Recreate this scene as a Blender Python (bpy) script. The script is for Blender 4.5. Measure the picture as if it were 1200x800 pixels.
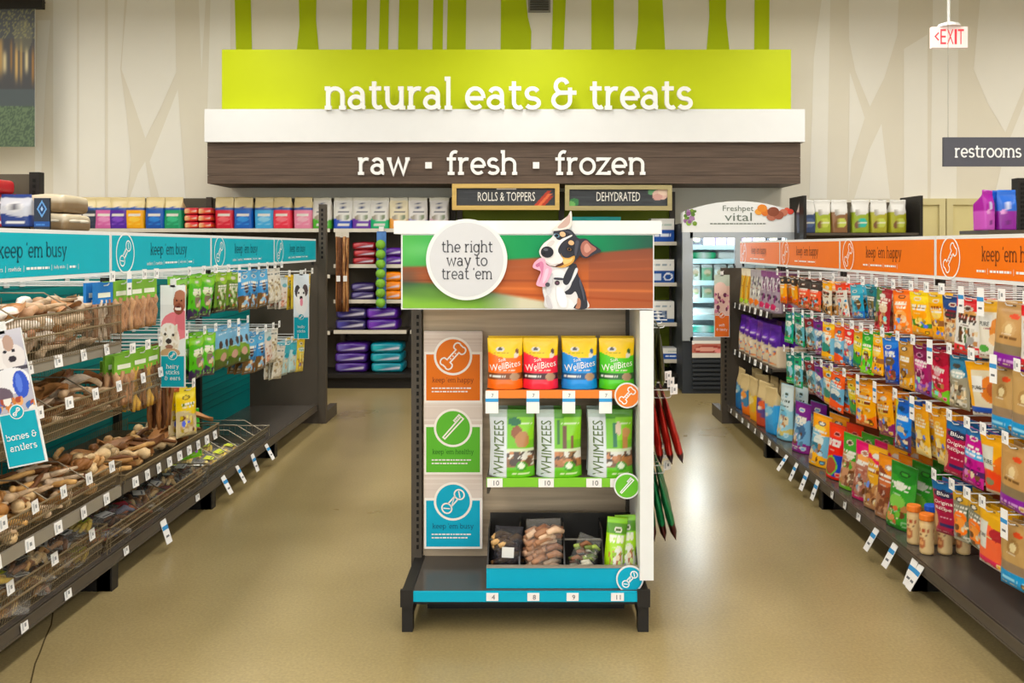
import bpy, math, random
import numpy as np
from math import sin, cos, pi, radians
from mathutils import Vector, Matrix

scn = bpy.context.scene
for _o in list(bpy.data.objects):
    bpy.data.objects.remove(_o)
COL = scn.collection
random.seed(11)

# ------------------------------------------------------------------ camera
F = 1045.0                      # focal length in pixels of a 1200 px wide frame
EYE = 1.5
cam_d = bpy.data.cameras.new('camera')
cam_d.sensor_width = 36.0
cam_d.lens = 36.0 * F / 1200.0
cam_d.shift_x = -25.0 / 1200.0
cam_d.shift_y = -111.0 / 1200.0
cam_d.clip_start = 0.05
cam = bpy.data.objects.new('camera', cam_d)
cam.location = (0, 0, EYE)
cam.rotation_euler = (pi / 2, 0, 0)
COL.objects.link(cam)
scn.camera = cam

# ------------------------------------------------------------------ light
scn.view_settings.view_transform = 'Standard'
scn.view_settings.look = 'None'
scn.view_settings.gamma = 1.0
scn.view_settings.use_curve_mapping = False
scn.view_settings.exposure = -0.05
w = bpy.data.worlds.new('world')
scn.world = w
w.use_nodes = True
w.node_tree.nodes['Background'].inputs[0].default_value = (1, 0.97, 0.92, 1)
w.node_tree.nodes['Background'].inputs[1].default_value = 0.3


def area(name, loc, sx, sy, power, col=(1, 0.975, 0.935)):
    d = bpy.data.lights.new(name, 'AREA')
    d.shape = 'RECTANGLE'
    d.size, d.size_y = sx, sy
    d.energy = power
    d.color = col
    o = bpy.data.objects.new(name, d)
    o.location = loc
    COL.objects.link(o)
    return o


LAMP_Z = 4.12
for _i, _x in enumerate((-6.0, -3.0, 0.0, 3.0, 6.0)):
    area('ceiling_strip_lamp', (_x, 2.9, LAMP_Z), 0.5, 11.8, 228)
fill_l = area('added_front_fill', (0, -3.9, 1.75), 12.0, 2.7, 330, (0.95, 0.98, 1.0))  # unseen fill light added behind the camera to brighten camera-facing surfaces
fill_l.rotation_euler = (-pi / 2, 0, 0)


def P(px, py, Y):
    """point seen at photo pixel (px, py) at depth Y"""
    return ((px - 625.0) * Y / F, Y, EYE - (py - 289.0) * Y / F)


# ------------------------------------------------------------------ colours and materials
def lin(c):
    if isinstance(c, str):
        c = tuple(int(c[i:i + 2], 16) for i in (0, 2, 4))
    r = []
    for v in c:
        v = v / 255.0
        r.append(v / 12.92 if v <= 0.04045 else ((v + 0.055) / 1.055) ** 2.4)
    return tuple(r)


_M = {}


def mat(name, col=(128, 128, 128), rough=0.5, metal=0.0, var=0.06, scale=8.0, bump=0.0, emit=0.0, coat=0.0, alpha=1.0, trans=0.0, attr=False, stretch=None, spec=0.22):
    if name in _M:
        return _M[name]
    m = bpy.data.materials.new(name)
    m.use_nodes = True
    nt = m.node_tree
    b = nt.nodes['Principled BSDF']
    b.inputs['Roughness'].default_value = rough
    b.inputs['Metallic'].default_value = metal
    b.inputs['Specular IOR Level'].default_value = spec
    if coat:
        b.inputs['Coat Weight'].default_value = coat
        b.inputs['Coat Roughness'].default_value = 0.15
    if trans:
        b.inputs['Transmission Weight'].default_value = trans
    if alpha < 1:
        b.inputs['Alpha'].default_value = alpha
    tc = nt.nodes.new('ShaderNodeTexCoord')
    mp = nt.nodes.new('ShaderNodeMapping')
    nt.links.new(tc.outputs['Object'], mp.inputs['Vector'])
    if stretch:
        mp.inputs['Scale'].default_value = stretch
    nz = nt.nodes.new('ShaderNodeTexNoise')
    nz.inputs['Scale'].default_value = scale
    nz.inputs['Detail'].default_value = 4
    nt.links.new(mp.outputs['Vector'], nz.inputs['Vector'])
    if attr:
        at = nt.nodes.new('ShaderNodeAttribute')
        at.attribute_name = 'Col'
        src = at.outputs['Color']
        mx = nt.nodes.new('ShaderNodeMix')
        mx.data_type = 'RGBA'
        mx.blend_type = 'MULTIPLY'
        mx.inputs[0].default_value = 1.0
        rp = nt.nodes.new('ShaderNodeMapRange')
        rp.inputs[3].default_value = 1 - var
        rp.inputs[4].default_value = 1 + var
        nt.links.new(nz.outputs['Fac'], rp.inputs[0])
        nt.links.new(src, mx.inputs[6])
        nt.links.new(rp.outputs[0], mx.inputs[7])
        out = mx.outputs[2]
    else:
        l = lin(col)
        rp = nt.nodes.new('ShaderNodeValToRGB')
        rp.color_ramp.elements[0].position = 0.3
        rp.color_ramp.elements[1].position = 0.7
        rp.color_ramp.elements[0].color = tuple(max(0, v * (1 - var)) for v in l) + (1,)
        rp.color_ramp.elements[1].color = tuple(min(1, v * (1 + var)) for v in l) + (1,)
        nt.links.new(nz.outputs['Fac'], rp.inputs[0])
        out = rp.outputs[0]
    nt.links.new(out, b.inputs['Base Color'])
    if emit:
        nt.links.new(out, b.inputs['Emission Color'])
        b.inputs['Emission Strength'].default_value = emit
    if bump:
        bp = nt.nodes.new('ShaderNodeBump')
        bp.inputs['Strength'].default_value = bump
        bp.inputs['Distance'].default_value = 0.004
        nt.links.new(nz.outputs['Fac'], bp.inputs['Height'])
        nt.links.new(bp.outputs['Normal'], b.inputs['Normal'])
    _M[name] = m
    return m


WHITE = mat('white_enamel', (226, 226, 224), 0.45, var=0.01)
PRINT = mat('printed_film', rough=0.3, attr=True, var=0.06, scale=16, bump=0.3, spec=0.5)
PAPER = mat('printed_board', rough=0.5, attr=True, var=0.02, scale=5, spec=0.2)
CHEW = mat('dried_chew', rough=0.4, attr=True, var=0.55, scale=34, bump=0.8)
STEEL = mat('dark_taupe_steel', (78, 70, 60), 0.45, var=0.05, scale=4)
STEELD = mat('black_steel', (38, 35, 32), 0.45, var=0.06, scale=4)
DECKM = mat('deck_steel', (76, 70, 64), 0.2, var=0.07, scale=3)
WIRE = mat('bare_wire', (150, 140, 120), 0.35, metal=0.8, var=0.05)
WIREW = mat('white_wire', (225, 225, 222), 0.35, var=0.02)
WIREG = mat('bronze_wire', (140, 122, 92), 0.35, metal=0.3, var=0.05)
RAIL = mat('price_rail', (150, 142, 128), 0.35, metal=0.2, var=0.04)
RAILD = mat('dark_price_rail', (88, 80, 70), 0.35, metal=0.2, var=0.04)
TEAL = mat('teal_panel', (0, 128, 128), 0.5, var=0.05, scale=3)
RUST = mat('rust_panel', (150, 66, 30), 0.5, var=0.08, scale=3)
ACRY = mat('smoky_acrylic', (52, 50, 48), 0.2, var=0.05)


# ------------------------------------------------------------------ mesh building
class MB:
    def __init__(s):
        s.v, s.f, s.c, s.cur = [], [], [], (0.5, 0.5, 0.5)
        s.use = False

    def col(s, c):
        s.cur = lin(c)
        s.use = True
        return s

    def add(s, vs, fs, cs=None):
        n = len(s.v)
        s.v += [tuple(p) for p in vs]
        s.f += [tuple(i + n for i in f) for f in fs]
        s.c += cs if cs is not None else [s.cur] * len(vs)
        if cs is not None:
            s.use = True
        return s

    def box(s, x0, x1, y0, y1, z0, z1):
        vs = [(x, y, z) for x in (x0, x1) for y in (y0, y1) for z in (z0, z1)]
        return s.add(vs, [(0, 1, 3, 2), (4, 6, 7, 5), (0, 4, 5, 1), (2, 3, 7, 6), (0, 2, 6, 4), (1, 5, 7, 3)])

    def tube(s, pts, r, n=6, cap=True):
        pts = [Vector(p) for p in pts]
        rs = r if isinstance(r, (list, tuple)) else [r] * len(pts)
        t0 = (pts[1] - pts[0]).normalized()
        up = Vector((0, 0, 1)) if abs(t0.z) < 0.9 else Vector((1, 0, 0))
        vs, fs = [], []
        for i, p in enumerate(pts):
            t = (pts[min(i + 1, len(pts) - 1)] - pts[max(i - 1, 0)]).normalized()
            a = t.cross(up)
            if a.length < 1e-5:
                a = t.cross(Vector((0, 1, 0)))
            a.normalize()
            b = a.cross(t)
            up = b
            for k in range(n):
                th = 2 * pi * k / n + pi / n
                vs.append(p + (a * cos(th) + b * sin(th)) * rs[i])
        for i in range(len(pts) - 1):
            for k in range(n):
                k2 = (k + 1) % n
                fs.append((i * n + k, i * n + k2, (i + 1) * n + k2, (i + 1) * n + k))
        if cap:
            fs.append(tuple(range(n - 1, -1, -1)))
            fs.append(tuple((len(pts) - 1) * n + k for k in range(n)))
        return s.add(vs, fs)

    def poly(s, pts, d0=0.0, d1=None, plane=None):
        """flat or extruded polygon in the (x, z) plane facing -Y; d = distance towards the viewer"""
        n = len(pts)
        if d1 is None:
            return s.add([(x, -d0, z) for x, z in pts], [tuple(range(n))])
        vs = [(x, -d1, z) for x, z in pts] + [(x, -d0, z) for x, z in pts]
        fs = [tuple(range(n)), tuple(range(2 * n - 1, n - 1, -1))]
        fs += [(i, i + n, (i + 1) % n + n, (i + 1) % n) for i in range(n)]
        return s.add(vs, fs)

    def disc(s, cx, cz, r, d0, d1=None, n=40, rz=None):
        rz = rz or r
        return s.poly([(cx + r * cos(2 * pi * i / n), cz + rz * sin(2 * pi * i / n)) for i in range(n)], d0, d1)

    def ribbon(s, pts, wd, d0, d1=None, closed=False):
        P2 = [Vector(p) for p in pts]
        n = len(P2)
        L, R = [], []
        for i in range(n):
            if closed:
                a, b = P2[(i - 1) % n], P2[(i + 1) % n]
                t1, t2 = (P2[i] - a), (b - P2[i])
            else:
                t1 = P2[i] - P2[max(i - 1, 0)]
                t2 = P2[min(i + 1, n - 1)] - P2[i]
            if t1.length < 1e-9:
                t1 = t2
            if t2.length < 1e-9:
                t2 = t1
            t1 = t1.normalized()
            t2 = t2.normalized()
            t = (t1 + t2)
            t = t.normalized() if t.length > 1e-4 else t1
            nrm = Vector((-t.y, t.x))
            k = max(0.5, abs(nrm.dot(Vector((-t1.y, t1.x)))))
            L.append(P2[i] + nrm * (wd / 2 / k))
            R.append(P2[i] - nrm * (wd / 2 / k))
        m = n if closed else n - 1
        for i in range(m):
            j = (i + 1) % n
            s.poly([tuple(R[i]), tuple(R[j]), tuple(L[j]), tuple(L[i])], d0, d1)
        return s

    def shift(s, dx, dy, dz):
        s.v = [(x + dx, y + dy, z + dz) for x, y, z in s.v]
        return s

    def xf(s, M):
        s.v = [tuple(M @ Vector(p)) for p in s.v]
        return s

    def mesh(s, name, m, smooth=False):
        me = bpy.data.meshes.new(name)
        me.from_pydata(s.v, [], s.f)
        if s.use:
            a = me.color_attributes.new('Col', 'FLOAT_COLOR', 'POINT')
            arr = np.ones((len(s.v), 4), dtype=np.float32)
            arr[:, :3] = np.array(s.c, dtype=np.float32)
            a.data.foreach_set('color', arr.ravel())
        me.materials.append(m)
        if smooth:
            me.shade_smooth()
        me.update()
        return me


def link(name, data, parent=None, loc=(0, 0, 0), rot=None):
    o = bpy.data.objects.new(name, data)
    COL.objects.link(o)
    o.location = loc
    if rot is not None:
        o.rotation_euler = rot
    if parent is not None:
        o.parent = parent
    return o


def tag(o, label, cat, group=None):
    o['label'] = label
    o['category'] = cat
    if group:
        o['group'] = group
    return o


def thing(name, label, cat, loc=(0, 0, 0), rz=0.0, group=None):
    return tag(link(name, None, None, loc, (0, 0, rz)), label, cat, group)


def part(name, mb, m, parent, world=False, smooth=False, label=None):
    if world:
        l = parent.location
        q = parent.parent
        while q is not None:
            l = l + q.location
            q = q.parent
        mb.shift(-l.x, -l.y, -l.z)
    o = link(name, mb.mesh(name, m, smooth), parent)
    if label:
        o['label'] = label
    return o


def struct(name, mb, m, parent=None, smooth=False):
    o = link(name, mb.mesh(name, m, smooth), parent)
    o['kind'] = 'structure'
    return o


FACE = {'front': 0.0, 'left': pi / 2, 'right': -pi / 2}
ORD = ['first', 'second', 'third', 'fourth', 'fifth', 'sixth', 'seventh', 'eighth', 'ninth', 'tenth', 'eleventh', 'twelfth', 'thirteenth',
       'fourteenth', 'fifteenth', 'sixteenth', 'seventeenth', 'eighteenth', 'nineteenth', 'twentieth', 'twenty-first', 'twenty-second', 'twenty-third', 'twenty-fourth', 'twenty-fifth', 'twenty-sixth', 'twenty-seventh', 'twenty-eighth']


# ------------------------------------------------------------------ slab-serif stroke lettering
def _arc(cx, cy, rx, ry, a0, a1, n=None):
    n = n or max(6, int(abs(a1 - a0) / 15))
    return [(cx + rx * cos(radians(a0 + (a1 - a0) * i / n)), cy + ry * sin(radians(a0 + (a1 - a0) * i / n))) for i in range(n + 1)]


def _ell(cx, cy, rx, ry):
    return _arc(cx, cy, rx, ry, 0, 360, 26)


G = {
    'a': (5.3, [_arc(2.3, 3.4, 1.6, 1.6, 155, 0) + [(3.9, 0.9)] + _arc(4.6, 0.8, 0.7, 0.8, 180, 270), _arc(2.2, 1.45, 1.75, 1.45, 0, 360, 22)]),
    'b': (5.7, [[(.9, 0), (.9, 7.5)], [(0, 7.5), (.9, 7.5)], _ell(3, 2.5, 2.1, 2.5)]),
    'c': (4.7, [_arc(2.6, 2.5, 2.2, 2.5, 45, 315)]),
    'd': (5.7, [[(4.7, 0), (4.7, 7.5)], [(3.8, 7.5), (4.7, 7.5)], _ell(2.6, 2.5, 2.1, 2.5)]),
    'e': (5.3, [[(.5, 2.45), (4.7, 2.45)], _arc(2.6, 2.5, 2.15, 2.5, 0, 312)]),
    'f': (3.6, [[(1.5, 0), (1.5, 5.9)] + _arc(2.9, 5.9, 1.4, 1.6, 180, 60), [(.1, 5), (3.2, 5)], [(.4, 0), (2.7, 0)]]),
    'g': (5.8, [_ell(2.6, 2.5, 2.1, 2.5), [(5.4, 5), (4.7, 5), (4.7, -.6)] + _arc(2.7, -.6, 2, 1.7, 0, -150)]),
    'h': (6.0, [[(0, 7.5), (.9, 7.5), (.9, 0)], _arc(2.85, 3.2, 1.95, 1.8, 180, 0) + [(4.8, 0)], [(0, 0), (1.8, 0)], [(3.9, 0), (5.7, 0)]]),
    'i': (2.3, [[(.1, 5), (1.1, 5), (1.1, 0)], [(.1, 0), (2.1, 0)], [(1.1, 6.6), (1.1, 7.4)]]),
    'k': (5.2, [[(0, 7.5), (.9, 7.5), (.9, 0)], [(.9, 2.1), (4, 5)], [(2, 3.1), (4.4, 0)], [(0, 0), (1.8, 0)], [(3.2, 5), (4.8, 5)], [(3.6, 0), (5.1, 0)]]),
    'l': (2.3, [[(.1, 7.5), (1.1, 7.5), (1.1, 0)], [(.1, 0), (2.1, 0)]]),
    'm': (9.0, [[(0, 5), (.9, 5), (.9, 0)], _arc(2.6, 3.3, 1.7, 1.7, 180, 0) + [(4.3, 0)], _arc(6.1, 3.3, 1.8, 1.7, 180, 0) + [(7.9, 0)], [(0, 0), (1.7, 0)], [(3.5, 0), (5.1, 0)], [(7, 0), (8.8, 0)]]),
    'n': (6.0, [[(0, 5), (.9, 5), (.9, 0)], _arc(2.85, 3.2, 1.95, 1.8, 180, 0) + [(4.8, 0)], [(0, 0), (1.8, 0)], [(3.9, 0), (5.7, 0)]]),
    'o': (5.4, [_ell(2.65, 2.5, 2.25, 2.5)]),
    'p': (5.7, [[(0, 5), (.9, 5), (.9, -2.3)], [(0, -2.3), (1.9, -2.3)], _ell(3, 2.5, 2.1, 2.5)]),
    'r': (4.0, [[(0, 5), (.9, 5), (.9, 0)], _arc(2.9, 2.8, 2, 2.2, 180, 70), [(0, 0), (2, 0)]]),
    's': (4.4, [_arc(2.1, 3.7, 1.5, 1.3, 25, 270) + _arc(2.1, 1.2, 1.7, 1.2, 90, -150)]),
    't': (3.8, [[(1.4, 6.8), (1.4, 1.5)] + _arc(2.7, 1.5, 1.3, 1.5, 180, 310), [(.1, 5), (3.3, 5)]]),
    'u': (6.0, [[(0, 5), (.9, 5), (.9, 1.9)] + _arc(2.8, 1.9, 1.9, 1.9, 180, 360), [(3.8, 5), (4.7, 5), (4.7, 0), (5.7, 0)]]),
    'w': (7.9, [[(.7, 5), (2.2, 0), (3.9, 4.8), (5.6, 0), (7.1, 5)], [(0, 5), (1.5, 5)], [(6.3, 5), (7.8, 5)]]),
    'y': (5.4, [[(.7, 5), (2.8, .2)], [(4.7, 5), (2.4, -1.3)] + _arc(1.3, -1.2, 1.1, 1.1, -20, -110), [(0, 5), (1.5, 5)], [(3.9, 5), (5.4, 5)]]),
    'z': (4.7, [[(.4, 4.2), (.4, 5), (4, 5), (.4, 0), (4.2, 0), (4.2, .9)]]),
    '&': (6.6, [_arc(2.5, 5.6, 1.5, 1.7, 20, 270) + [(2.7, 3.9)], _arc(2.5, 1.95, 2.1, 1.95, 90, 365), [(2.4, 3.9), (6.2, 3.9)], [(4.6, 5.2), (4.6, 2)]]),
    "'": (1.6, [[(.7, 7.4), (.5, 5.9)]]),
    ' ': (2.7, []),
    '.': (2.0, [[(.6, 0), (1.2, 0)]]),
}


def slab_strokes(txt):
    x, out = 0.0, []
    for ch in txt:
        a, st = G[ch]
        out += [[(px + x, py) for px, py in s] for s in st]
        x += a + 0.35
    return out, max(p[0] for s in out for p in s), min(p[0] for s in out for p in s)


def slab(mb, txt, x0, zbase, xh, width=None, d0=0.0, d1=None, wt=1.0, center=False):
    st, mx, mn = slab_strokes(txt)
    ky = xh / 5.0
    kx = width / (mx - mn) if width else ky
    if center:
        x0 -= kx * (mx - mn) / 2
    for i, s in enumerate(st):
        e = 0.00004 * (i % 5)
        mb.ribbon([(x0 + (px - mn) * kx, zbase + py * ky) for px, py in s], wt * min(kx, ky) * 1.08, d0, (d1 + e) if d1 is not None else None)
    return mb


_TX = {}


def btext(s):
    """outline text in the built-in font: 2-D verts (height-normalised) and faces"""
    if s not in _TX:
        cu = bpy.data.curves.new('txt', 'FONT')
        cu.body = s
        cu.size = 1.0
        cu.resolution_u = 2
        ob = bpy.data.objects.new('txt', cu)
        me = bpy.data.meshes.new_from_object(ob)
        vs = [(v.co.x, v.co.y) for v in me.vertices]
        fs = [tuple(p.vertices) for p in me.polygons]
        bpy.data.objects.remove(ob)
        bpy.data.curves.remove(cu)
        bpy.data.meshes.remove(me)
        x0, x1 = min(v[0] for v in vs), max(v[0] for v in vs)
        y0, y1 = min(v[1] for v in vs), max(v[1] for v in vs)
        _TX[s] = ([((x - x0) / (x1 - x0), (y - y0) / (y1 - y0)) for x, y in vs], fs, (x1 - x0) / (y1 - y0))
    return _TX[s]


def btxt(mb, s, cx, cz, h, wd=None, d=0.0, rot=0.0, shear=0.0):
    vs, fs, asp = btext(s)
    wd = wd or h * asp
    out = []
    for x, y in vs:
        a, b = (x - .5) * wd, (y - .5) * h
        a += shear * b
        out.append((cx + a * cos(rot) - b * sin(rot), -d, cz + a * sin(rot) + b * cos(rot)))
    return mb.add(out, fs)


def dashes(mb, x0, x1, zc, h, d, seed=1):
    """unreadably small print, as short bars"""
    r = random.Random(seed)
    x = x0
    while x < x1:
        l = h * r.uniform(1.2, 3.6)
        mb.poly([(x, zc - h / 2), (min(x + l, x1), zc - h / 2), (min(x + l, x1), zc + h / 2), (x, zc + h / 2)], d)
        x += l + h * 0.6
    return mb


# icons drawn as white outlines (unit size: about 1 across)
def _rot(pts, a, s, cx, cz):
    return [(cx + s * (x * cos(a) - y * sin(a)), cz + s * (x * sin(a) + y * cos(a))) for x, y in pts]


def icon(mb, kind, cx, cz, s, wd, d):
    a = radians(48)
    if kind == 'bone':
        pts = _arc(.37, -.12, .14, .12, -150, 30) + _arc(.37, .12, .14, .12, -30, 150) + [(.24, .075), (-.24, .075)] + _arc(-.37, .12, .14, .12, 30, 210) + _arc(-.37, -.12, .14, .12, 150, 330) + [(-.24, -.075), (.24, -.075)]
        mb.ribbon(_rot(pts, a, s, cx, cz), wd, d, closed=True)
        for t in (-.13, 0, .13):
            p = _rot([(t, 0)], a, s, cx, cz)[0]
            mb.disc(p[0], p[1], wd * .55, d, n=8)
    elif kind == 'brush':
        pts = [(-.5, -.045), (.5, -.06), (.5, .06), (-.5, .045)]
        mb.ribbon(_rot(pts, a, s, cx, cz), wd, d, closed=True)
        mb.ribbon(_rot([(.22, .06), (.22, .16), (.5, .16), (.5, .06)], a, s, cx, cz), wd, d)
        for t in (.29, .36, .43):
            mb.ribbon(_rot([(t, .06), (t, .16)], a, s, cx, cz), wd * .6, d)
    else:
        for sx in (1, -1):
            mb.ribbon(_rot(_arc(.34 * sx, 0, .17, .19, 0, 345, 16), a, s, cx, cz), wd, d, closed=True)
            mb.ribbon(_rot([(.27 * sx, -.1), (.42 * sx, .1)], a, s, cx, cz), wd * .8, d)
        mb.ribbon(_rot([(-.19, .08), (.19, .08)], a, s, cx, cz), wd, d)
        mb.ribbon(_rot([(-.19, -.08), (.19, -.08)], a, s, cx, cz), wd, d)
        mb.ribbon(_rot([(-.19, -.08), (.19, .08)], a, s, cx, cz), wd * .6, d)
    return mb


def image_grid(x0, x1, z0, z1, nu, nv, fn, d=0.0):
    """a printed picture: grid facing -Y whose colours come from fn(U, V) -> (n, 3) sRGB 0-255"""
    U, V = np.meshgrid(np.linspace(0, 1, nu + 1), np.linspace(0, 1, nv + 1))
    c = np.clip(fn(U.ravel(), V.ravel()), 0, 255) / 255.0
    c = np.where(c <= 0.04045, c / 12.92, ((c + 0.055) / 1.055) ** 2.4)
    mb = MB()
    vs = [(x0 + (x1 - x0) * u, -d, z0 + (z1 - z0) * v) for u, v in zip(U.ravel(), V.ravel())]
    n = nu + 1
    fs = [(j * n + i, j * n + i + 1, (j + 1) * n + i + 1, (j + 1) * n + i) for j in range(nv) for i in range(nu)]
    mb.add(vs, fs, [tuple(k) for k in c])
    return mb


def rgb(h):
    return np.array([int(h[i:i + 2], 16) for i in (0, 2, 4)], dtype=float)


def vivid(C, k=1.32):
    g = C.mean(axis=1, keepdims=True)
    return np.clip((g + (C - g) * k) * .91, 0, 255)


def paint(U, V, layers):
    """printed artwork as flat colour areas"""
    C = np.zeros((len(U), 3))
    for L in layers:
        k = L[0]
        if k == 'base':
            C[:] = rgb(L[1])
        elif k == 'b':
            C[(V >= L[1]) & (V <= L[2])] = rgb(L[3])
        elif k == 'w':
            C[V > L[1] + L[3] * np.sin(2 * pi * (L[4] * U + (L[5] if len(L) > 5 else 0.1)))] = rgb(L[2])
        elif k == 'x':
            C[V < L[1] + L[3] * np.sin(2 * pi * (L[4] * U + (L[5] if len(L) > 5 else 0.1)))] = rgb(L[2])
        elif k == 'e':
            C[((U - L[1]) / L[3]) ** 2 + ((V - L[2]) / L[4]) ** 2 < 1] = rgb(L[5])
        elif k == 'r':
            C[(U >= L[1]) & (U <= L[2]) & (V >= L[3]) & (V <= L[4])] = rgb(L[5])
        elif k == 's':
            r = random.Random(L[7])
            for _ in range(L[6]):
                a, b = r.uniform(L[1], L[2]), r.uniform(L[3], L[4])
                ra, rb = r.uniform(.04, .12), r.uniform(.025, .07)
                m = (((U - a) / ra) ** 2 + ((V - b) / rb) ** 2 < 1) & (V >= L[3]) & (V <= L[4]) & (U >= L[1]) & (U <= L[2])
                C[m] = rgb(r.choice(L[5]))
        elif k == 'v':            # vertical sticks
            r = random.Random(L[7])
            n = L[6]
            cc = [rgb(r.choice(L[5])) * r.uniform(.75, 1.15) for _ in range(n)]
            idx = np.clip(((U - L[1]) / (L[2] - L[1]) * n + .35 * np.sin(9 * V + 3)).astype(int), 0, n - 1)
            m = (V >= L[3]) & (V <= L[4]) & (U >= L[1]) & (U <= L[2])
            for q in range(n):
                C[m & (idx == q)] = np.clip(cc[q], 0, 255)
        elif k == 't':
            r = random.Random(int(L[1] * 1000))
            n = 15
            on = np.array([r.random() < .76 for _ in range(n)])
            idx = np.clip(((U - L[2]) / (L[3] - L[2]) * n).astype(int), 0, n - 1)
            C[(abs(V - L[1]) < L[4]) & (U >= L[2]) & (U <= L[3]) & on[idx]] = rgb(L[5])
        elif k == 'g':            # printed soft blend between two heights
            t = np.clip((V - L[1]) / (L[2] - L[1]), 0, 1)[:, None]
            m = (V >= L[1]) & (V <= L[2])
            C[m] = (rgb(L[3]) * (1 - t) + rgb(L[4]) * t)[m]
    return C

# ================================================================== THE ROOM
WY = 10.0
CEIL = 4.75
XW = 9.0


def concrete():
    m = bpy.data.materials.new('polished_concrete')
    m.use_nodes = True
    nt = m.node_tree
    b = nt.nodes['Principled BSDF']
    tc = nt.nodes.new('ShaderNodeTexCoord')
    n1 = nt.nodes.new('ShaderNodeTexNoise')
    n1.inputs['Scale'].default_value = 0.9
    n1.inputs['Detail'].default_value = 6
    n2 = nt.nodes.new('ShaderNodeTexNoise')
    n2.inputs['Scale'].default_value = 90
    n2.inputs['Detail'].default_value = 3
    for n in (n1, n2):
        nt.links.new(tc.outputs['Object'], n.inputs['Vector'])
    r1 = nt.nodes.new('ShaderNodeValToRGB')
    r1.color_ramp.elements[0].position = 0.3
    r1.color_ramp.elements[0].color = lin('8f7d52') + (1,)
    r1.color_ramp.elements[1].position = 0.72
    r1.color_ramp.elements[1].color = lin('a9966a') + (1,)
    r2 = nt.nodes.new('ShaderNodeValToRGB')
    r2.color_ramp.elements[0].position = 0.35
    r2.color_ramp.elements[0].color = (0.84, 0.84, 0.84, 1)
    r2.color_ramp.elements[1].position = 0.68
    r2.color_ramp.elements[1].color = (1.08, 1.08, 1.08, 1)
    mx = nt.nodes.new('ShaderNodeMix')
    mx.data_type = 'RGBA'
    mx.blend_type = 'MULTIPLY'
    mx.inputs[0].default_value = 1
    nt.links.new(n1.outputs['Fac'], r1.inputs[0])
    nt.links.new(n2.outputs['Fac'], r2.inputs[0])
    nt.links.new(r1.outputs[0], mx.inputs[6])
    nt.links.new(r2.outputs[0], mx.inputs[7])
    nt.links.new(mx.outputs[2], b.inputs['Base Color'])
    rr = nt.nodes.new('ShaderNodeMapRange')
    rr.inputs[3].default_value = 0.22
    rr.inputs[4].default_value = 0.38
    nt.links.new(n1.outputs['Fac'], rr.inputs[0])
    nt.links.new(rr.outputs[0], b.inputs['Roughness'])
    b.inputs['Specular IOR Level'].default_value = 0.45
    return m


WALLM = mat('wall_paint', 'e1dac8', 0.75, var=0.015, scale=2)
struct('floor', MB().box(-XW, XW, -4, WY + .1, -.12, 0), concrete())
struct('ceiling', MB().box(-XW, XW, -4, WY + .1, CEIL, CEIL + .1), mat('ceiling_paint', 'd8d2c4', 0.85, var=0.02))
wall_back = struct('wall_back', MB().box(-XW, XW, WY, WY + .1, 0, CEIL), WALLM)
struct('wall_left', MB().box(-XW - .1, -XW, -4, WY + .1, 0, CEIL), WALLM)
struct('wall_right', MB().box(XW, XW + .1, -4, WY + .1, 0, CEIL), WALLM)
struct('wall_front', MB().box(-XW, XW, -4.1, -4, 0, CEIL), WALLM)
win = struct('added_window_1', MB().box(-6.1, 6.1, -4.0, -3.96, .35, 3.15), mat('added_window_pane', 'dfe8ee', .1, var=.01))  # invented window behind the camera, added to go with the fill light
fr0 = MB()
for q in range(6):
    fr0.box(-6.1 + 2.4 * q + (0 if q else 0), -6.02 + 2.4 * q, -3.96, -3.91, .35, 3.15)
fr0.box(-6.1, 6.1, -3.96, -3.91, .3, .38).box(-6.1, 6.1, -3.96, -3.91, 3.12, 3.2)
struct('added_window_frame', fr0, STEELD, win)  # frame of the invented window, out of view


def wall_poly(mb, pts, zoom_x0, k=2.963, d=0.003):
    q = []
    for zx, zy in pts:
        p = P(zoom_x0 + zx / k, zy / k if zy > 2 else -45, WY)
        q.append((p[0], p[2]))
    return mb.poly(q, d)


# painted tree-trunk pattern on the wall
mur = MB()
for pts in ([(185, 0), (268, 0), (268, 690), (185, 690)], [(275, 0), (365, 0), (365, 690), (275, 690)],
            [(455, 0), (605, 0), (612, 250), (560, 370), (505, 480), (458, 340), (422, 240), (428, 150)],
            [(375, 0), (440, 0), (425, 150), (418, 240), (440, 400), (455, 560), (440, 690), (375, 690)],
            [(520, 560), (618, 310), (645, 690), (555, 690)], [(480, 600), (505, 560), (525, 690), (450, 690)],
            [(685, 0), (722, 0), (700, 250)], [(735, 0), (800, 0), (800, 170), (770, 400), (720, 400)], [(130, 70), (175, 70), (160, 260), (140, 690), (120, 690)]):
    wall_poly(mur, pts, 0)
for pts in ([(575, 0), (755, 0), (745, 120), (700, 270), (650, 370), (600, 250), (578, 140)], [(500, 0), (515, 0), (500, 690), (440, 690), (455, 200)],
            [(648, 520), (690, 430), (720, 690), (595, 690)], [(580, 250), (632, 410), (585, 560), (575, 690)], [(768, 170), (850, 120), (850, 690), (768, 690)],
            [(870, 0), (960, 0), (950, 690), (860, 690)], [(1045, 0), (1185, 0), (1185, 300), (1120, 460), (1060, 360), (1010, 240)], [(1120, 520), (1185, 360), (1185, 690), (1080, 690)]):
    wall_poly(mur, pts, 800)
struct('mural_trunks', mur, mat('pale_mural_paint', 'eae6da', 0.75, var=0.015, scale=2), wall_back)
gre = MB()
for pts in ([(812, 0), (868, 0), (876, 182), (820, 182)], [(1035, 0), (1102, 0), (1098, 70), (1108, 182), (1030, 182), (1040, 90)]):
    wall_poly(gre, pts, 0, d=.006)
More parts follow.
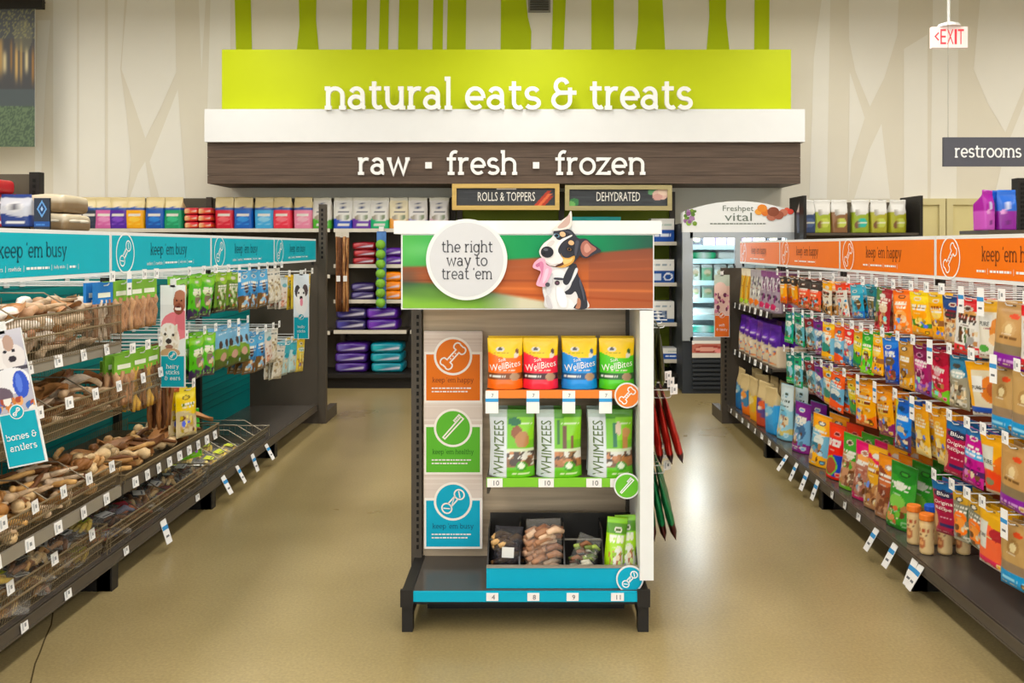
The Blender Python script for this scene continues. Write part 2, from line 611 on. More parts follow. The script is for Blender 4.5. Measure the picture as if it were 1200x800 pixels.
for pts in ([(40, 0), (92, 0), (86, 182), (36, 182)], [(138, 0), (168, 0), (163, 182), (130, 182)], [(205, 0), (270, 0), (266, 182), (197, 182)],
            [(322, 0), (356, 0), (352, 182), (316, 182)], [(372, 0), (436, 0), (432, 182), (366, 182)],
            [(555, 0), (628, 0), (648, 60), (660, 110), (658, 182), (553, 182)], [(738, 0), (785, 0), (772, 182), (730, 182)],
            [(868, 0), (945, 0), (947, 182), (868, 182)], [(1032, 0), (1108, 0), (1125, 182), (1020, 182), (1030, 80)]):
    wall_poly(gre, pts, 400, d=.006)
for pts in ([(88, 0), (152, 0), (150, 60), (163, 182), (82, 182), (92, 60)], [(250, 0), (302, 0), (300, 182), (248, 182)]):
    wall_poly(gre, pts, 800, d=.006)
for o_ in (gre, mur):
    pass
struct('mural_green_trunks', gre, mat('lime_mural_paint', 'b4c600', 0.7, var=0.015, scale=2), wall_back)


def shift_wall(ob):
    for v in ob.data.vertices:
        v.co.y += WY


shift_wall(bpy.data.objects['mural_trunks'])
shift_wall(bpy.data.objects['mural_green_trunks'])

# doors in the back wall at the right
CREAM = mat('cream_door_paint', 'd8cb92', 0.55, var=0.02)
for n, (a, b) in enumerate(((1070, 1098), (1114, 1146)), 1):
    x0, _, z1 = P(a, 237, WY)
    x1 = P(b, 237, WY)[0]
    d = struct('door_%d' % n, MB().box(x0, x1, WY - .03, WY - .005, 0, z1 - .03), CREAM)
    fr = MB()
    fr.box(x0 - .07, x0, WY - .06, WY - .002, 0, z1 + .04).box(x1, x1 + .07, WY - .06, WY - .002, 0, z1 + .04).box(x0, x1, WY - .06, WY - .002, z1 - .03, z1 + .04)
    struct('door_frame', fr, mat('cream_frame_paint', 'd3c795', 0.5, var=0.02), d)
    kn = MB().tube([(x1 - .06, WY - .03, 1.0), (x1 - .06, WY - .09, 1.0)], .025, 10)
    struct('door_knob', kn, RAIL, d)

# air vent high on the wall
vx0, _, vz1 = P(619, -6, WY)
vx1, _, vz0 = P(645, 15, WY)
t = thing('air_vent', 'small grey louvred air vent high on the wall above the lime board', 'vent', ((vx0 + vx1) / 2, WY - .01, vz0))
part('frame', MB().box(vx0, vx1, WY - .03, WY - .008, vz0, vz1), mat('vent_grey', '8d8878', 0.5), t, True)
lv = MB()
for k in range(6):
    z = vz0 + .02 + (vz1 - vz0 - .04) * k / 6
    lv.box(vx0 + .02, vx1 - .02, WY - .045, WY - .028, z, z + .018)
part('louvre', lv, mat('vent_dark', '4b483e', 0.5), t, True)

# crack in the concrete by the left shelves
cr = [P(x, y, 1.0) for x, y in ((62, 718), (60, 732), (52, 750), (47, 764), (41, 778), (36, 800), (30, 815))]
crp = []
for x, y in ((62, 718), (60, 732), (52, 750), (47, 764), (41, 778), (36, 800), (30, 815)):
    Y = EYE * F / (y - 289)
    crp.append(((x - 625) * Y / F, Y))
c_ = MB()
for k in range(len(crp) - 1):
    (a, b), (c, d) = crp[k], crp[k + 1]
    c_.add([(a - .003, b, .001), (a + .003, b, .001), (c + .003, d, .001), (c - .003, d, .001)], [(0, 1, 2, 3)])
struct('floor_crack', c_, mat('crack', '4a3d24', 0.8), bpy.data.objects['floor'])

# ================================================================== BIG STORE SIGN ON THE BACK WALL
FY = 9.3
t = thing('store_sign', 'wide lime, white and dark wood store sign above the back shelves', 'sign', (0, FY, 2.16))


def rectP(px0, px1, py0, py1, Y):
    a, b = P(px0, py1, Y), P(px1, py0, Y)
    return a[0], b[0], a[2], b[2]


x0, x1, z0, z1 = rectP(243, 938, 167, 215, FY)
plank = mat('dark_wood_plank', '5a4a3e', 0.5, var=0.28, scale=6, stretch=(0.35, 1, 9), bump=0.2)
wd = MB()
zs = [z0, z0 + .085, z0 + .27, z1]
for k in range(3):
    wd.box(x0, x1, FY, WY - .01, zs[k] + (.004 if k else 0), zs[k + 1])
wd.box(x0 + .01, x1 - .01, FY + .006, WY - .01, z0 + .01, z1)
part('wood_fascia', wd, plank, t, True)
x0, x1, wz0, wz1 = rectP(240, 943, 128, 167, FY - .05)
part('white_band', MB().box(x0, x1, FY - .06, WY - .01, z1, wz1), WHITE, t, True)
x0, x1, gz0, gz1 = rectP(260, 927, 58, 128, FY + .12)
part('lime_panel', MB().box(x0, x1, FY + .12, FY + .2, wz1, gz1), mat('lime_panel', 'bcc800', 0.55, var=0.02, scale=2), t, True)
SIGNW = mat('white_letter', 'f0efec', 0.4, var=0.01)


def word(mb, s, px0, px1, pyb, xhpx, Y):
    a, b = P(px0, pyb, Y), P(px1, pyb, Y)
    h = xhpx * Y / F
    wt = .88 * h / 5
    st, mx, mn = slab_strokes(s)
    kx = (b[0] - a[0] - wt) / (mx - mn)
    ky = (h - wt) / 5
    for i, q in enumerate(st):
        mb.ribbon([(a[0] + wt / 2 + (u - mn) * kx, a[2] + wt / 2 + v * ky) for u, v in q], wt, 0, .035 + .0003 * (i % 7))
    return mb


for s, a, b in (('natural', 378, 532), ('eats', 545, 634), ('&', 646, 678), ('treats', 689, 812)):
    mb = word(MB(), s, a, b, 128.5, 27.5, FY - .1)
    mb.shift(0, FY - .063, 0)
    part('lettering', mb, SIGNW, t, True)
for s, a, b in (('raw', 418, 482), ('fresh', 522, 608), ('frozen', 649, 758)):
    mb = word(MB(), s, a, b, 205, 20.5, FY - .02)
    mb.shift(0, FY, 0)
    part('lettering', mb, SIGNW, t, True)
for a in (498.5, 624.5):
    q0, q1, q2, q3 = rectP(a, a + 7.5, 190, 197.5, FY - .02)
    part('dot', MB().box(q0, q1, FY - .035, FY, q2, q3), SIGNW, t, True)

# ------------------------------------------------------------------ framed hanging category signs
def framed(px0, px1, py0, py1, Y, txt, tx0, tx1, label, framecol, art):
    x0, x1, z0, z1 = rectP(px0, px1, py0, py1, Y)
    t = thing('category_sign', label, 'sign', ((x0 + x1) / 2, Y, z0), 0, 'framed signs under the wooden fascia')
    f = .045
    fm = MB().box(x0, x1, Y - .03, Y + .02, z0, z0 + f).box(x0, x1, Y - .03, Y + .02, z1 - f, z1)
    fm.box(x0, x0 + f, Y - .03, Y + .02, z0 + f, z1 - f).box(x1 - f, x1, Y - .03, Y + .02, z0 + f, z1 - f)
    part('frame', fm, mat('sign_frame_' + framecol, framecol, 0.45, var=.1, scale=5, stretch=(.5, 1, 6)), t, True)
    bd = image_grid(x0 + f, x1 - f, z0 + f, z1 - f, 90, 24, art, .004).shift(0, Y, 0)
    part('board', bd, PAPER, t, True)
    part('backing', MB().box(x0 + f, x1 - f, Y - .003, Y + .015, z0 + f, z1 - f), STEELD, t, True)
    l0, l1, b0, b1 = rectP(tx0, tx1, 225, 235.5, Y)
    lt = btxt(MB(), txt, (l0 + l1) / 2, (b0 + b1) / 2, b1 - b0, l1 - l0, .008).shift(0, Y, 0)
    c0 = rectP(tx0 + 22, tx1 - 22, 220.8, 222.0, Y)
    lt.poly([(c0[0], Y * 0 + c0[2]), (c0[1], c0[2]), (c0[1], c0[3]), (c0[0], c0[3])], .008 - Y)
    part('lettering', lt, mat('cream_print', 'e6e2d8', 0.6, var=.01), t, True)
    hg = MB()
    for q in (x0 + .1, x1 - .1):
        hg.tube([(q, Y, z1), (q, Y + .05, 2.165)], .006, 6)
    part('hanger', hg, STEELD, t, True)


def art1(U, V):
    C = paint(U, V, [('base', '3f4144'), ('s', .02, .98, .02, .98, ['44464a', '3b3d40'], 60, 3)])
    for k, (c, off) in enumerate((('b5412e', 0), ('d96b42', .035), ('a83a28', .07))):
        m = (abs((U - .87 - off) - (V - .4) * .16) < .02) & (V < .85 - k * .15)
        C[m] = rgb(c)
    return C


def art2(U, V):
    C = paint(U, V, [('base', '3d4043'), ('s', .02, .98, .02, .98, ['424548', '393b3e'], 60, 4), ('e', .05, .22, .05, .25, '3d7a4a'), ('e', .02, .1, .04, .2, '6fae60'),
                     ('e', .86, .86, .06, .2, '5f9468'), ('e', .93, .7, .08, .32, 'd8b4a6'), ('e', .97, .9, .07, .25, 'e2c7b2'), ('e', .9, .55, .05, .2, 'c99a90')])
    return C


framed(530, 655.5, 215.5, 246, 9.28, 'ROLLS & TOPPERS', 560, 627, 'gold framed dark sign reading rolls and toppers under the wood fascia', 'c9a860', art1)
framed(662, 787, 217, 246.5, 9.28, 'DEHYDRATED', 699, 750, 'framed dark sign reading dehydrated under the wood fascia', 'a89a6c', art2)

# ------------------------------------------------------------------ exit sign and restrooms sign
Y = 8.0
x0, x1, z0, z1 = rectP(1091, 1132.5, 32, 56.5, Y)
t = thing('exit_sign', 'white hanging sign with red EXIT letters and left arrow', 'sign', ((x0 + x1) / 2, Y, z0))
part('housing', MB().box(x0, x1, Y - .025, Y + .025, z0, z1), mat('exit_sign_face', 'ecd9d4', 0.4, var=.02, emit=.25), t, True)
lt = MB()
a = rectP(1100.5, 1128, 35, 52.5, Y)
for k, ch in enumerate('EXIT'):
    wds = [.24, .28, .1, .26]
    xs = a[0] + (a[1] - a[0]) * [.0, .28, .60, .74][k]
    btxt(lt, ch, xs + wds[k] * (a[1] - a[0]) / 2, (a[2] + a[3]) / 2, a[3] - a[2], wds[k] * (a[1] - a[0]), .0265)
lt.ribbon([(P(1098.5, 48, Y)[0], P(0, 48, Y)[2]), (P(1094.5, 43.5, Y)[0], P(0, 43.5, Y)[2]), (P(1098.5, 39, Y)[0], P(0, 39, Y)[2])], .012, .0265)
lt.shift(0, Y, 0)
part('lettering', lt, mat('exit_red', 'd6404a', 0.4, emit=.5, var=.02), t, True)
cx = (x0 + x1) / 2
part('canopy', MB().tube([(cx, Y, z1), (cx, Y, z1 + .025), (cx, Y, z1 + .045)], [.1, .09, .03], 16), WHITE, t, True)
part('stem', MB().tube([(cx, Y, z1 + .02), (cx, Y, CEIL)], .012, 8), WHITE, t, True)

Y = 7.0
x0, x1, z0, z1 = rectP(1105, 1234, 161, 195, Y)
t = thing('restroom_sign', 'dark grey hanging board with white restrooms lettering', 'sign', ((x0 + x1) / 2, Y, z0))
part('board', MB().box(x0, x1, Y - .012, Y + .012, z0, z1), mat('slate_board', '55555c', 0.5, var=.03), t, True)
lt = MB()
a = P(1118, 184, Y)
b = P(1195, 184, Y)
slab(lt, 'restrooms', a[0], a[2], 9.6 * Y / F, b[0] - a[0], 0.0, .016, wt=.95)
lt.shift(0, Y, 0)
part('lettering', lt, SIGNW, t, True)
hg = MB()
for q in (x0 + .04, x1 - .04):
    hg.tube([(q, Y, z1 - .01), (q, Y, CEIL)], .0022, 5)
part('cable', hg, mat('cable_grey', '8c8878', .5), t, True)

# ------------------------------------------------------------------ forest photo banner on the left of the wall
Y = 9.6
x0, x1, z0, z1 = rectP(-50, 41, 10, 172, Y)
t = thing('wall_banner', 'photo banner of dark trees with golden light hanging from a black rod', 'banner', ((x0 + x1) / 2, Y, z0))


def forest(U, V):
    rs = np.random.RandomState(4)
    C = np.zeros((len(U), 3)) + rgb('4a4a4c')
    for k in range(11):
        u = .3 + .066 * k + rs.uniform(-.02, .02)
        vc, hl, wd_ = rs.uniform(.54, .66), rs.uniform(.06, .16), rs.uniform(.012, .03)
        m = (np.exp(-((U - u) / wd_) ** 2 - ((V - vc) / hl) ** 4) * rs.uniform(.6, 1))[:, None]
        C = C * (1 - m) + rgb(['d9a95a', 'ecd8a0', 'b9803c', 'e2b468'][k % 4]) * m
    f = V < .42
    C[f] = rgb('50585a')
    g = V < .3
    n = rs.rand(len(U))[g]
    C[g] = np.where((n < .5)[:, None], rgb('66785c'), rgb('4c5c4c'))
    tp = V > .78
    n2 = rs.rand(len(U))[tp]
    C[tp] = np.where((n2 < .3)[:, None], rgb('7a7858'), rgb('4e5052'))
    m = (((U - .85) / .12) ** 2 + ((V - .8) / .12) ** 2 < 1)
    C[m] = C[m] * .7 + rgb('9a9468') * .3
    return C


part('print', image_grid(x0, x1, z0, z1, 70, 90, forest, .004).shift(0, Y, 0), PAPER, t, True)
part('backing', MB().box(x0, x1, Y - .002, Y + .006, z0, z1), WHITE, t, True)
x2 = P(51, 0, Y)[0]
part('rod', MB().box(x0, x2, Y - .03, Y + .03, z1 - .005, z1 + .1), STEELD, t, True)
hg = MB()
for q in (x0 + .2, x2 - .1):
    hg.tube([(q, Y, z1 + .05), (q - .1, Y + .02, z1 + .17), (q - .1, WY - .005, z1 + .17)], .008, 6)
part('bracket', hg, STEELD, t, True)

# ================================================================== PRODUCT PACKAGES
LETTER = {}


def lettermat(h):
    if h not in LETTER:
        LETTER[h] = mat('print_' + h, h, 0.4, var=0.01)
    return LETTER[h]


BROWNS = ['6b4226', '8a5a32', 'a87444', '5a3620', 'b98a58']
# name: (w, h, thickness, artwork layers, lettering, colour words)
T = {}


def deft(k, desc, w, h, t, layers, letters=()):
    T[k] = (w, h, t, layers, letters, desc)


HOLE = ('e', .5, .955, .07, .016, '4a4038')


def std(base, top, bot, pic=None, word='f4efe2', win=None, seed=1, amp=.04):
    L = [('base', base)]
    if top:
        L.append(('w', .7, top, amp, .9, seed * .17))
    if bot:
        L.append(('x', .2, bot, amp * .6, .8, seed * .31))
    if win:
        L += [('e', .5, .34, .36, .17, win), ('s', .2, .8, .2, .48, BROWNS, 26, seed)]
    if pic:
        L += [('e', .62, .42, .26, .17, pic[0]), ('e', .4, .3, .2, .1, pic[1])]
    L += [('t', .64, .15, .85, .03, word), ('t', .57, .22, .78, .018, word), ('t', .1, .15, .8, .014, word)]
    return L


# hanging pouches of the aisle with the orange header
deft('amber', 'amber and black', .15, .24, .03, [('base', 'f0a51c'), ('b', .72, 1, '40332a'), ('w', .25, 'f0a51c', 0, 1), ('b', .72, 1, '3a2f2a'), ('x', .25, 'd86a18', .04, 1), ('e', .5, .45, .2, .12, 'f8d77a'), ('t', .6, .2, .8, .03, 'fbf3da'), HOLE])
deft('salmon', 'salmon red and black', .2, .24, .04, [('base', 'e0603a'), ('b', .66, 1, '3c3330'), ('b', .05, .22, 'b58a58'), ('s', .05, .95, .05, .22, BROWNS, 20, 3), ('t', .5, .2, .8, .035, 'f6e6c8'), ('t', .4, .25, .75, .02, 'f6e6c8'), HOLE])
deft('ywhite', 'white and yellow', .15, .25, .03, [('base', 'f2ead8'), ('b', .76, 1, 'f4b418'), ('x', .3, 'c89a60', .05, 1), ('s', .1, .9, .02, .26, ['3c3a38', '8a6a44', 'd8b080'], 14, 5), ('t', .66, .15, .85, .03, 'c4502a'), ('t', .56, .2, .8, .02, '8a5a32'), HOLE])
deft('rwhite', 'spotted white', .18, .25, .03, [('base', 'f4efe4'), ('b', .78, 1, 'e6502c'), ('s', .05, .95, .05, .55, ['e0502e', '2c9ccc', 'f0961e', '38383c', 'd8324a'], 14, 8), ('t', .68, .15, .85, .03, 'd24a2c'), HOLE])
deft('sky', 'sky blue', .17, .23, .03, std('3aa0bc', '5cb8cc', '2878c0', ('6a5a3c', '84cbd8'), seed=2) + [HOLE])
deft('slate', 'slate and teal', .13, .22, .03, [('base', '4c6a72'), ('b', .72, 1, '2c7c84'), ('x', .36, '34404e', .04, 1), ('v', .2, .8, .36, .72, ['7a6a40', '4c5a48', '94804e'], 7, 4), ('e', .5, .2, .2, .1, '7a8a94'), HOLE])
deft('garnet', 'garnet and green', .17, .27, .03, [('base', '9c2c34'), ('r', 0, .36, 0, 1, '5c7c44'), ('e', .62, .55, .25, .12, 'e8d4b8'), ('e', .64, .3, .2, .12, 'dba072'), ('x', .14, 'c62f48', .02, 1), ('t', .75, .4, .95, .03, 'f4dcd0'), HOLE])
deft('orange', 'bright orange', .17, .26, .035, [('base', 'f08a2c'), ('e', .5, .42, .3, .14, 'f7b46a'), ('e', .6, .34, .2, .09, 'fbe0bc'), ('t', .7, .2, .8, .035, 'fff2dc'), ('t', .6, .25, .75, .018, 'fff2dc'), ('b', .88, 1, 'e8761c'), HOLE])
deft('lemon', 'lemon yellow and green', .18, .25, .04, [('base', 'f6c81a'), ('w', .78, 'f8dc3a', .03, 1), ('e', .5, .5, .36, .16, 'f2a81c'), ('x', .34, '4a8a2c', .05, .8), ('x', .22, 'e8a428', .03, .8), ('t', .68, .15, .85, .035, '7a4a10'), HOLE])
deft('golden', 'golden yellow', .15, .25, .03, [('base', 'f3b322'), ('b', .8, 1, 'f6cd3c'), ('b', .3, .42, '9a6a44'), ('e', .5, .56, .3, .1, 'f6da7c'), ('t', .7, .2, .8, .03, '8a4a10'), HOLE])
deft('cream', 'cream and navy', .15, .26, .03, [('base', 'e6c9a2'), ('w', .68, '2a4f86', .05, 1), ('e', .5, .62, .36, .08, '3a3634'), ('t', .5, .2, .8, .03, 'b4763c'), ('s', .15, .85, .08, .4, ['d8ae80', 'e9d6b6', 'c79464'], 14, 2), HOLE])
deft('redwhite', 'white and red', .2, .29, .04, [('base', 'f2efe8'), ('w', .8, 'cc2c34', .03, 1), ('b', 0, .17, 'd22f38'), ('e', .45, .74, .34, .06, 'e0b070'), ('v', .25, .8, .22, .48, ['4c6c3c', '5a4a34', 'e8e2d4', 'f0ece2'], 8, 3), ('t', .66, .15, .85, .03, '8a3a30'), ('t', .58, .2, .8, .02, '3c3a38'), HOLE])
deft('puregold', 'gold topped', .19, .28, .04, [('base', 'efe9da'), ('b', .8, 1, 'e0b23a'), ('e', .78, .5, .24, .2, 'd8924a'), ('e', .72, .34, .2, .1, 'f0cfa4'), ('b', 0, .13, 'f3efe6'), ('e', .3, .18, .22, .06, '5aa04a'), ('r', .08, .6, .56, .76, 'f6f5ef'), HOLE], [('PURE', .32, .6, .075, .42, '3c403c', 0)])
deft('kraft', 'kraft and purple', .2, .3, .04, [('base', 'bf9a68'), ('b', 0, .22, '8a2c9a'), ('b', .22, .36, '8a7a60'), ('e', .5, .6, .22, .12, 'c9a878'), ('e', .5, .6, .12, .07, 'e6d2a8'), ('e', .62, .8, .16, .04, 'd65a34'), ('t', .47, .25, .75, .014, '7a5a34'), ('t', .12, .1, .9, .02, 'd6a8dc'), HOLE])
deft('krafteal', 'kraft and sky blue', .2, .3, .04, [('base', 'c0a06e'), ('b', 0, .24, '1f96c8'), ('b', .24, .38, '96826a'), ('e', .5, .62, .2, .12, 'a98858'), ('e', .5, .62, .11, .07, 'eadab0'), ('e', .6, .82, .16, .04, 'd65a34'), ('t', .14, .1, .9, .02, 'a8dcf0'), HOLE])
deft('teal', 'teal green', .17, .26, .03, std('1c9a86', '16786e', '24a85c', ('a8d8e4', '3e6a5c'), seed=3) + [HOLE])
deft('seagreen', 'sea green and pale blue', .18, .26, .03, std('7cc0cc', '20a070', '18a070', ('4a6a5c', 'cfe8ec'), seed=5) + [HOLE])
deft('maroon', 'maroon and pale blue', .18, .27, .03, std('8fc2d0', '8c2c38', '7c3432', ('5a7c84', 'e2eef0'), seed=4) + [HOLE])
deft('purpleblue', 'purple and pale blue', .18, .27, .03, std('88b8d8', '7a2c86', '8a2a80', ('4a6a8a', 'e4dcf0'), seed=6) + [HOLE])
deft('sunset', 'yellow and blue', .2, .28, .04, [('base', '8cc4da'), ('w', .66, 'f0a02c', .06, .8), ('w', .84, 'f6cc3c', .03, 1), ('x', .22, 'f0b41c', .05, .6), ('e', .62, .54, .2, .12, 'f2ecd8'), ('e', .62, .58, .1, .06, 'd87830'), ('e', .4, .34, .4, .12, '3a8a7a'), ('t', .72, .2, .8, .025, 'fff4d8'), HOLE])
deft('tangerine', 'tangerine and blue', .19, .28, .04, [('base', '86bcd6'), ('w', .68, 'ea6a2a', .06, .8), ('x', .26, 'e8622c', .05, .6), ('e', .5, .48, .32, .1, 'eef0ea'), ('e', .5, .36, .3, .08, '3a6a86'), ('t', .76, .2, .8, .025, 'fff4d8'), HOLE])
deft('redblue', 'red and blue', .15, .26, .03, [('base', '8aa8c0'), ('w', .6, 'dc3a36', .06, 1), ('x', .2, '1c68a0', .03, 1), ('e', .5, .34, .3, .1, 'c63044'), ('e', .4, .5, .2, .08, 'e8e0d8'), ('t', .72, .2, .8, .03, 'ffe4d0'), HOLE])
deft('yellowgreen', 'yellow and green', .15, .26, .03, [('base', 'e4cf2c'), ('x', .4, '3c9a3c', .08, 1), ('x', .18, '207868', .03, 1), ('w', .82, 'd89a20', .03, 1), ('t', .66, .2, .8, .03, '2c6a2c'), HOLE])
deft('lime', 'lime green', .16, .27, .03, [('base', '5cc02c'), ('w', .72, '2f9a30', .05, 1), ('e', .5, .5, .34, .14, 'e8d83a'), ('e', .5, .48, .2, .08, '6a4a2a'), ('x', .2, '8cd42c', .04, 1), ('t', .68, .2, .8, .03, 'fbfbe0'), HOLE])
deft('cobalt', 'cobalt blue', .17, .28, .035, [('base', '1f5fc4'), ('w', .8, '3a8ad8', .03, 1), ('e', .5, .5, .3, .1, '6a5a44'), ('x', .22, '24489a', .05, 1), ('s', .2, .8, .1, .3, ['7a4a34', '9a7a5a', 'c64a40'], 12, 6), ('t', .66, .2, .8, .035, 'e8f0fb'), HOLE])
deft('bronze', 'bronze and gold', .16, .28, .035, [('base', 'b88a3c'), ('w', .74, 'c89a50', .04, 1), ('x', .32, 'e0a62a', .06, 1), ('e', .4, .34, .2, .1, '5a3a20'), ('t', .66, .2, .8, .03, 'fbe8b8'), HOLE])
deft('plum', 'plum and magenta', .16, .28, .035, [('base', 'a4306e'), ('w', .74, '7a1c50', .05, 1), ('x', .3, '8a5ab0', .06, 1), ('e', .5, .62, .24, .08, 'e49ac0'), ('s', .2, .8, .3, .52, ['c84a84', 'e8b0cc', '6c1c4c'], 10, 3), ('t', .7, .2, .8, .025, 'fbe0ee'), HOLE])
deft('raspberry', 'raspberry red and green', .17, .28, .035, [('base', 'c62c50'), ('w', .76, '9c1838', .05, 1), ('x', .26, '7ec43a', .05, 1), ('e', .5, .6, .2, .1, 'eac0c8'), ('t', .46, .2, .8, .035, 'fbe6ea'), ('t', .36, .25, .75, .02, 'fbe6ea'), HOLE])
deft('tealclear', 'teal topped clear', .18, .27, .04, [('base', '9a9480'), ('w', .62, '2a7a9a', .04, 1), ('e', .5, .66, .36, .09, 'b8c8c4'), ('s', .08, .92, .06, .5, ['e2dccc', '6a5a44', 'b8a888', '4a4238', 'd2c4a8'], 30, 9), HOLE])
deft('pureblue', 'blue based gold', .22, .27, .04, [('base', 'eadfc4'), ('b', .84, 1, 'e2a82c'), ('r', 0, .16, .1, .84, 'f0b42c'), ('e', .72, .5, .3, .24, 'd8863c'), ('e', .78, .5, .14, .12, 'b4602c'), ('b', 0, .08, 'f4f0e6'), ('b', .08, .17, '2858a8'), ('r', .16, .52, .45, .74, 'f6f5ef'), HOLE], [('PURE', .33, .53, .07, .3, '3c403c', 0)])
deft('honey', 'bone print honey', .24, .28, .045, [('base', 'f2b01c'), ('w', .84, 'e89a18', .02, 1), ('x', .3, 'ec7a2c', .08, .9), ('e', .3, .78, .06, .03, '8a3a20'), ('e', .7, .74, .06, .03, '8a3a20'), ('e', .5, .56, .34, .07, 'f8d05a'), ('t', .56, .18, .82, .035, '7a3a18'), HOLE])
deft('honeyplum', 'honey yellow and purple', .24, .28, .045, [('base', 'efac1e'), ('w', .84, 'e89a18', .02, 1), ('x', .32, '8a2c6e', .08, .9), ('e', .3, .78, .06, .03, '8a3a20'), ('e', .7, .74, .06, .03, '8a3a20'), ('e', .5, .56, .34, .07, 'f8d05a'), ('t', .56, .18, .82, .035, '7a3a18'), HOLE])
deft('azure', 'azure blue', .18, .3, .035, [('base', '2c8ada'), ('w', .78, '1c60b0', .05, 1), ('r', 0, .16, 0, 1, 'd8c83a'), ('x', .3, '5a3a5c', .06, 1), ('e', .5, .42, .26, .06, 'd8c8a0'), ('t', .64, .2, .9, .04, 'e6f2fc'), HOLE])
deft('butter', 'butter yellow', .14, .28, .03, [('base', 'e8b93a'), ('w', .72, 'e2a42a', .04, 1), ('x', .2, 'f0dca0', .05, 1), ('e', .4, .42, .24, .1, 'f6e2a4'), ('e', .4, .28, .16, .06, '6a4a28'), ('t', .74, .2, .8, .03, 'fff4d0'), HOLE])
deft('crimson', 'crimson and blue', .19, .28, .04, [('base', '9c1c48'), ('b', .82, 1, '2a6c9c'), ('e', .5, .76, .42, .075, '35304a'), ('e', .1, .28, .14, .16, 'd0ac80'), ('r', .3, .9, .16, .22, '2c2c5a'), ('t', .34, .35, .8, .014, 'e8b8c8'), HOLE],
     [('Blue', .5, .765, .07, .5, 'f2eee6', 0), ('Original', .52, .6, .085, .8, 'f4ece0', 0), ('Recipe', .5, .49, .085, .66, 'f4ece0', 0)])
deft('magenta', 'magenta and blue', .16, .28, .035, [('base', 'b8208c'), ('b', .84, 1, '2a6c9c'), ('b', .48, .62, '5ab0dc'), ('b', .2, .3, '4a1c5a'), ('t', .55, .1, .9, .02, 'f0f0fa'), ('t', .25, .1, .9, .014, 'e6c0e0'), HOLE])
deft('pureorange', 'orange and gold', .19, .28, .04, [('base', 'eab02e'), ('e', .9, .4, .42, .3, 'e07a2c'), ('x', .36, 'e0532e', .06, .5), ('e', .3, .22, .2, .06, '8a8a6a'), ('b', 0, .07, 'f0e6d8'), ('r', .06, .52, .42, .82, 'e6e6da'), HOLE], [('PURE', .3, .56, .075, .38, '2f3634', 0)])
deft('puresalmon', 'salmon pink and gold', .2, .28, .04, [('base', 'e4b43a'), ('x', .66, 'e8744e', .06, .5), ('e', .75, .6, .26, .1, 'a4343a'), ('r', .04, .4, .3, .76, 'e8e8de'), ('b', .06, .15, 'cc2c60'), ('b', 0, .06, 'f0e6e0'), HOLE], [('PURE', .22, .52, .06, .28, '44444a', 0)])
deft('carrot', 'clear and orange', .17, .25, .04, [('base', '8c8c7c'), ('w', .78, 'c8a03c', .03, 1), ('e', .5, .38, .42, .24, 'e8802c'), ('e', .55, .36, .26, .14, 'f0a050'), ('b', 0, .07, 'e0dcc8'), ('r', .84, 1, 0, .7, '4a5a44'), HOLE])
deft('clearpack', 'clear and grey', .14, .3, .035, [('base', 'd0ccc4'), ('w', .8, 'b8b0b4', .03, 1), ('s', .05, .95, .1, .85, ['5a5860', 'eceae4', '8a7a90', 'a49c98', '3e3a40'], 40, 12), ('e', .5, .16, .3, .08, 'e0822c')])
deft('clearplum', 'clear and plum', .14, .3, .035, [('base', 'a89aa4'), ('w', .82, '8a5a84', .03, 1), ('s', .05, .95, .2, .85, ['4a3a48', 'e4dce0', '7a3a6c', 'b0a0a8'], 40, 13), ('e', .5, .14, .3, .08, 'c63a6c')])
deft('clearamber', 'clear and amber', .13, .3, .035, [('base', 'e6dcb8'), ('w', .8, 'f0e6d0', .03, 1), ('v', .15, .85, .1, .8, ['e6b02c', 'c48a2c', 'f0d880'], 7, 3), ('e', .5, .12, .3, .07, 'b4d048')])
# hanging pouches of the aisle with the teal header
deft('meadow', 'green meadow', .18, .27, .035, [('base', '5cb028'), ('w', .78, '8cc83a', .04, 1), ('x', .22, '3a2a4a', .04, 1), ('e', .5, .6, .34, .08, 'e8f0c8'), ('e', .5, .42, .2, .16, '8a7a6a'), ('t', .62, .2, .8, .02, '2a5a1c'), HOLE])
deft('olive', 'olive green', .17, .26, .035, [('base', '6a8a34'), ('w', .76, '9cc040', .04, 1), ('s', .1, .9, .1, .6, ['4a3a24', '8a6a3a', 'e0e0c8', '3c5a24'], 18, 4), ('x', .12, '3a3224', .03, 1), HOLE])
deft('landscape', 'sky blue landscape', .2, .27, .035, [('base', '8ec0dc'), ('x', .5, '7a9a3a', .06, .7), ('x', .24, '4a5c24', .04, .7), ('e', .3, .62, .11, .1, '4a3a34'), ('e', .7, .62, .11, .1, '4a3a34'), ('e', .5, .3, .22, .1, 'c8a494'), ('t', .88, .2, .8, .014, 'f0f6fa'), HOLE])
deft('bluebrown', 'light blue and brown', .19, .28, .035, [('base', '4a94c8'), ('w', .7, '6cb4dc', .04, 1), ('e', .5, .56, .14, .13, '4a2c24'), ('x', .36, '6a5230', .05, 1), ('e', .5, .3, .2, .1, 'a8744a'), HOLE])
deft('clearwhite', 'clear white', .17, .27, .035, [('base', 'e2ddcf'), ('w', .78, 'ece8de', .02, 1), ('s', .08, .92, .06, .7, ['c8b898', 'f0ece2', 'a89878', 'dcd2b8', '8a7c64'], 34, 6), ('t', .84, .2, .8, .02, '6a7a7c'), HOLE])
deft('clearpink', 'clear pale pink', .16, .26, .035, [('base', 'e6dcd2'), ('w', .72, 'd8e4e4', .03, 1), ('s', .1, .9, .06, .55, ['d8a890', 'c88a74', 'ecd8c8', 'b07a64'], 22, 7), ('e', .5, .74, .3, .06, '6aa8b4'), HOLE])
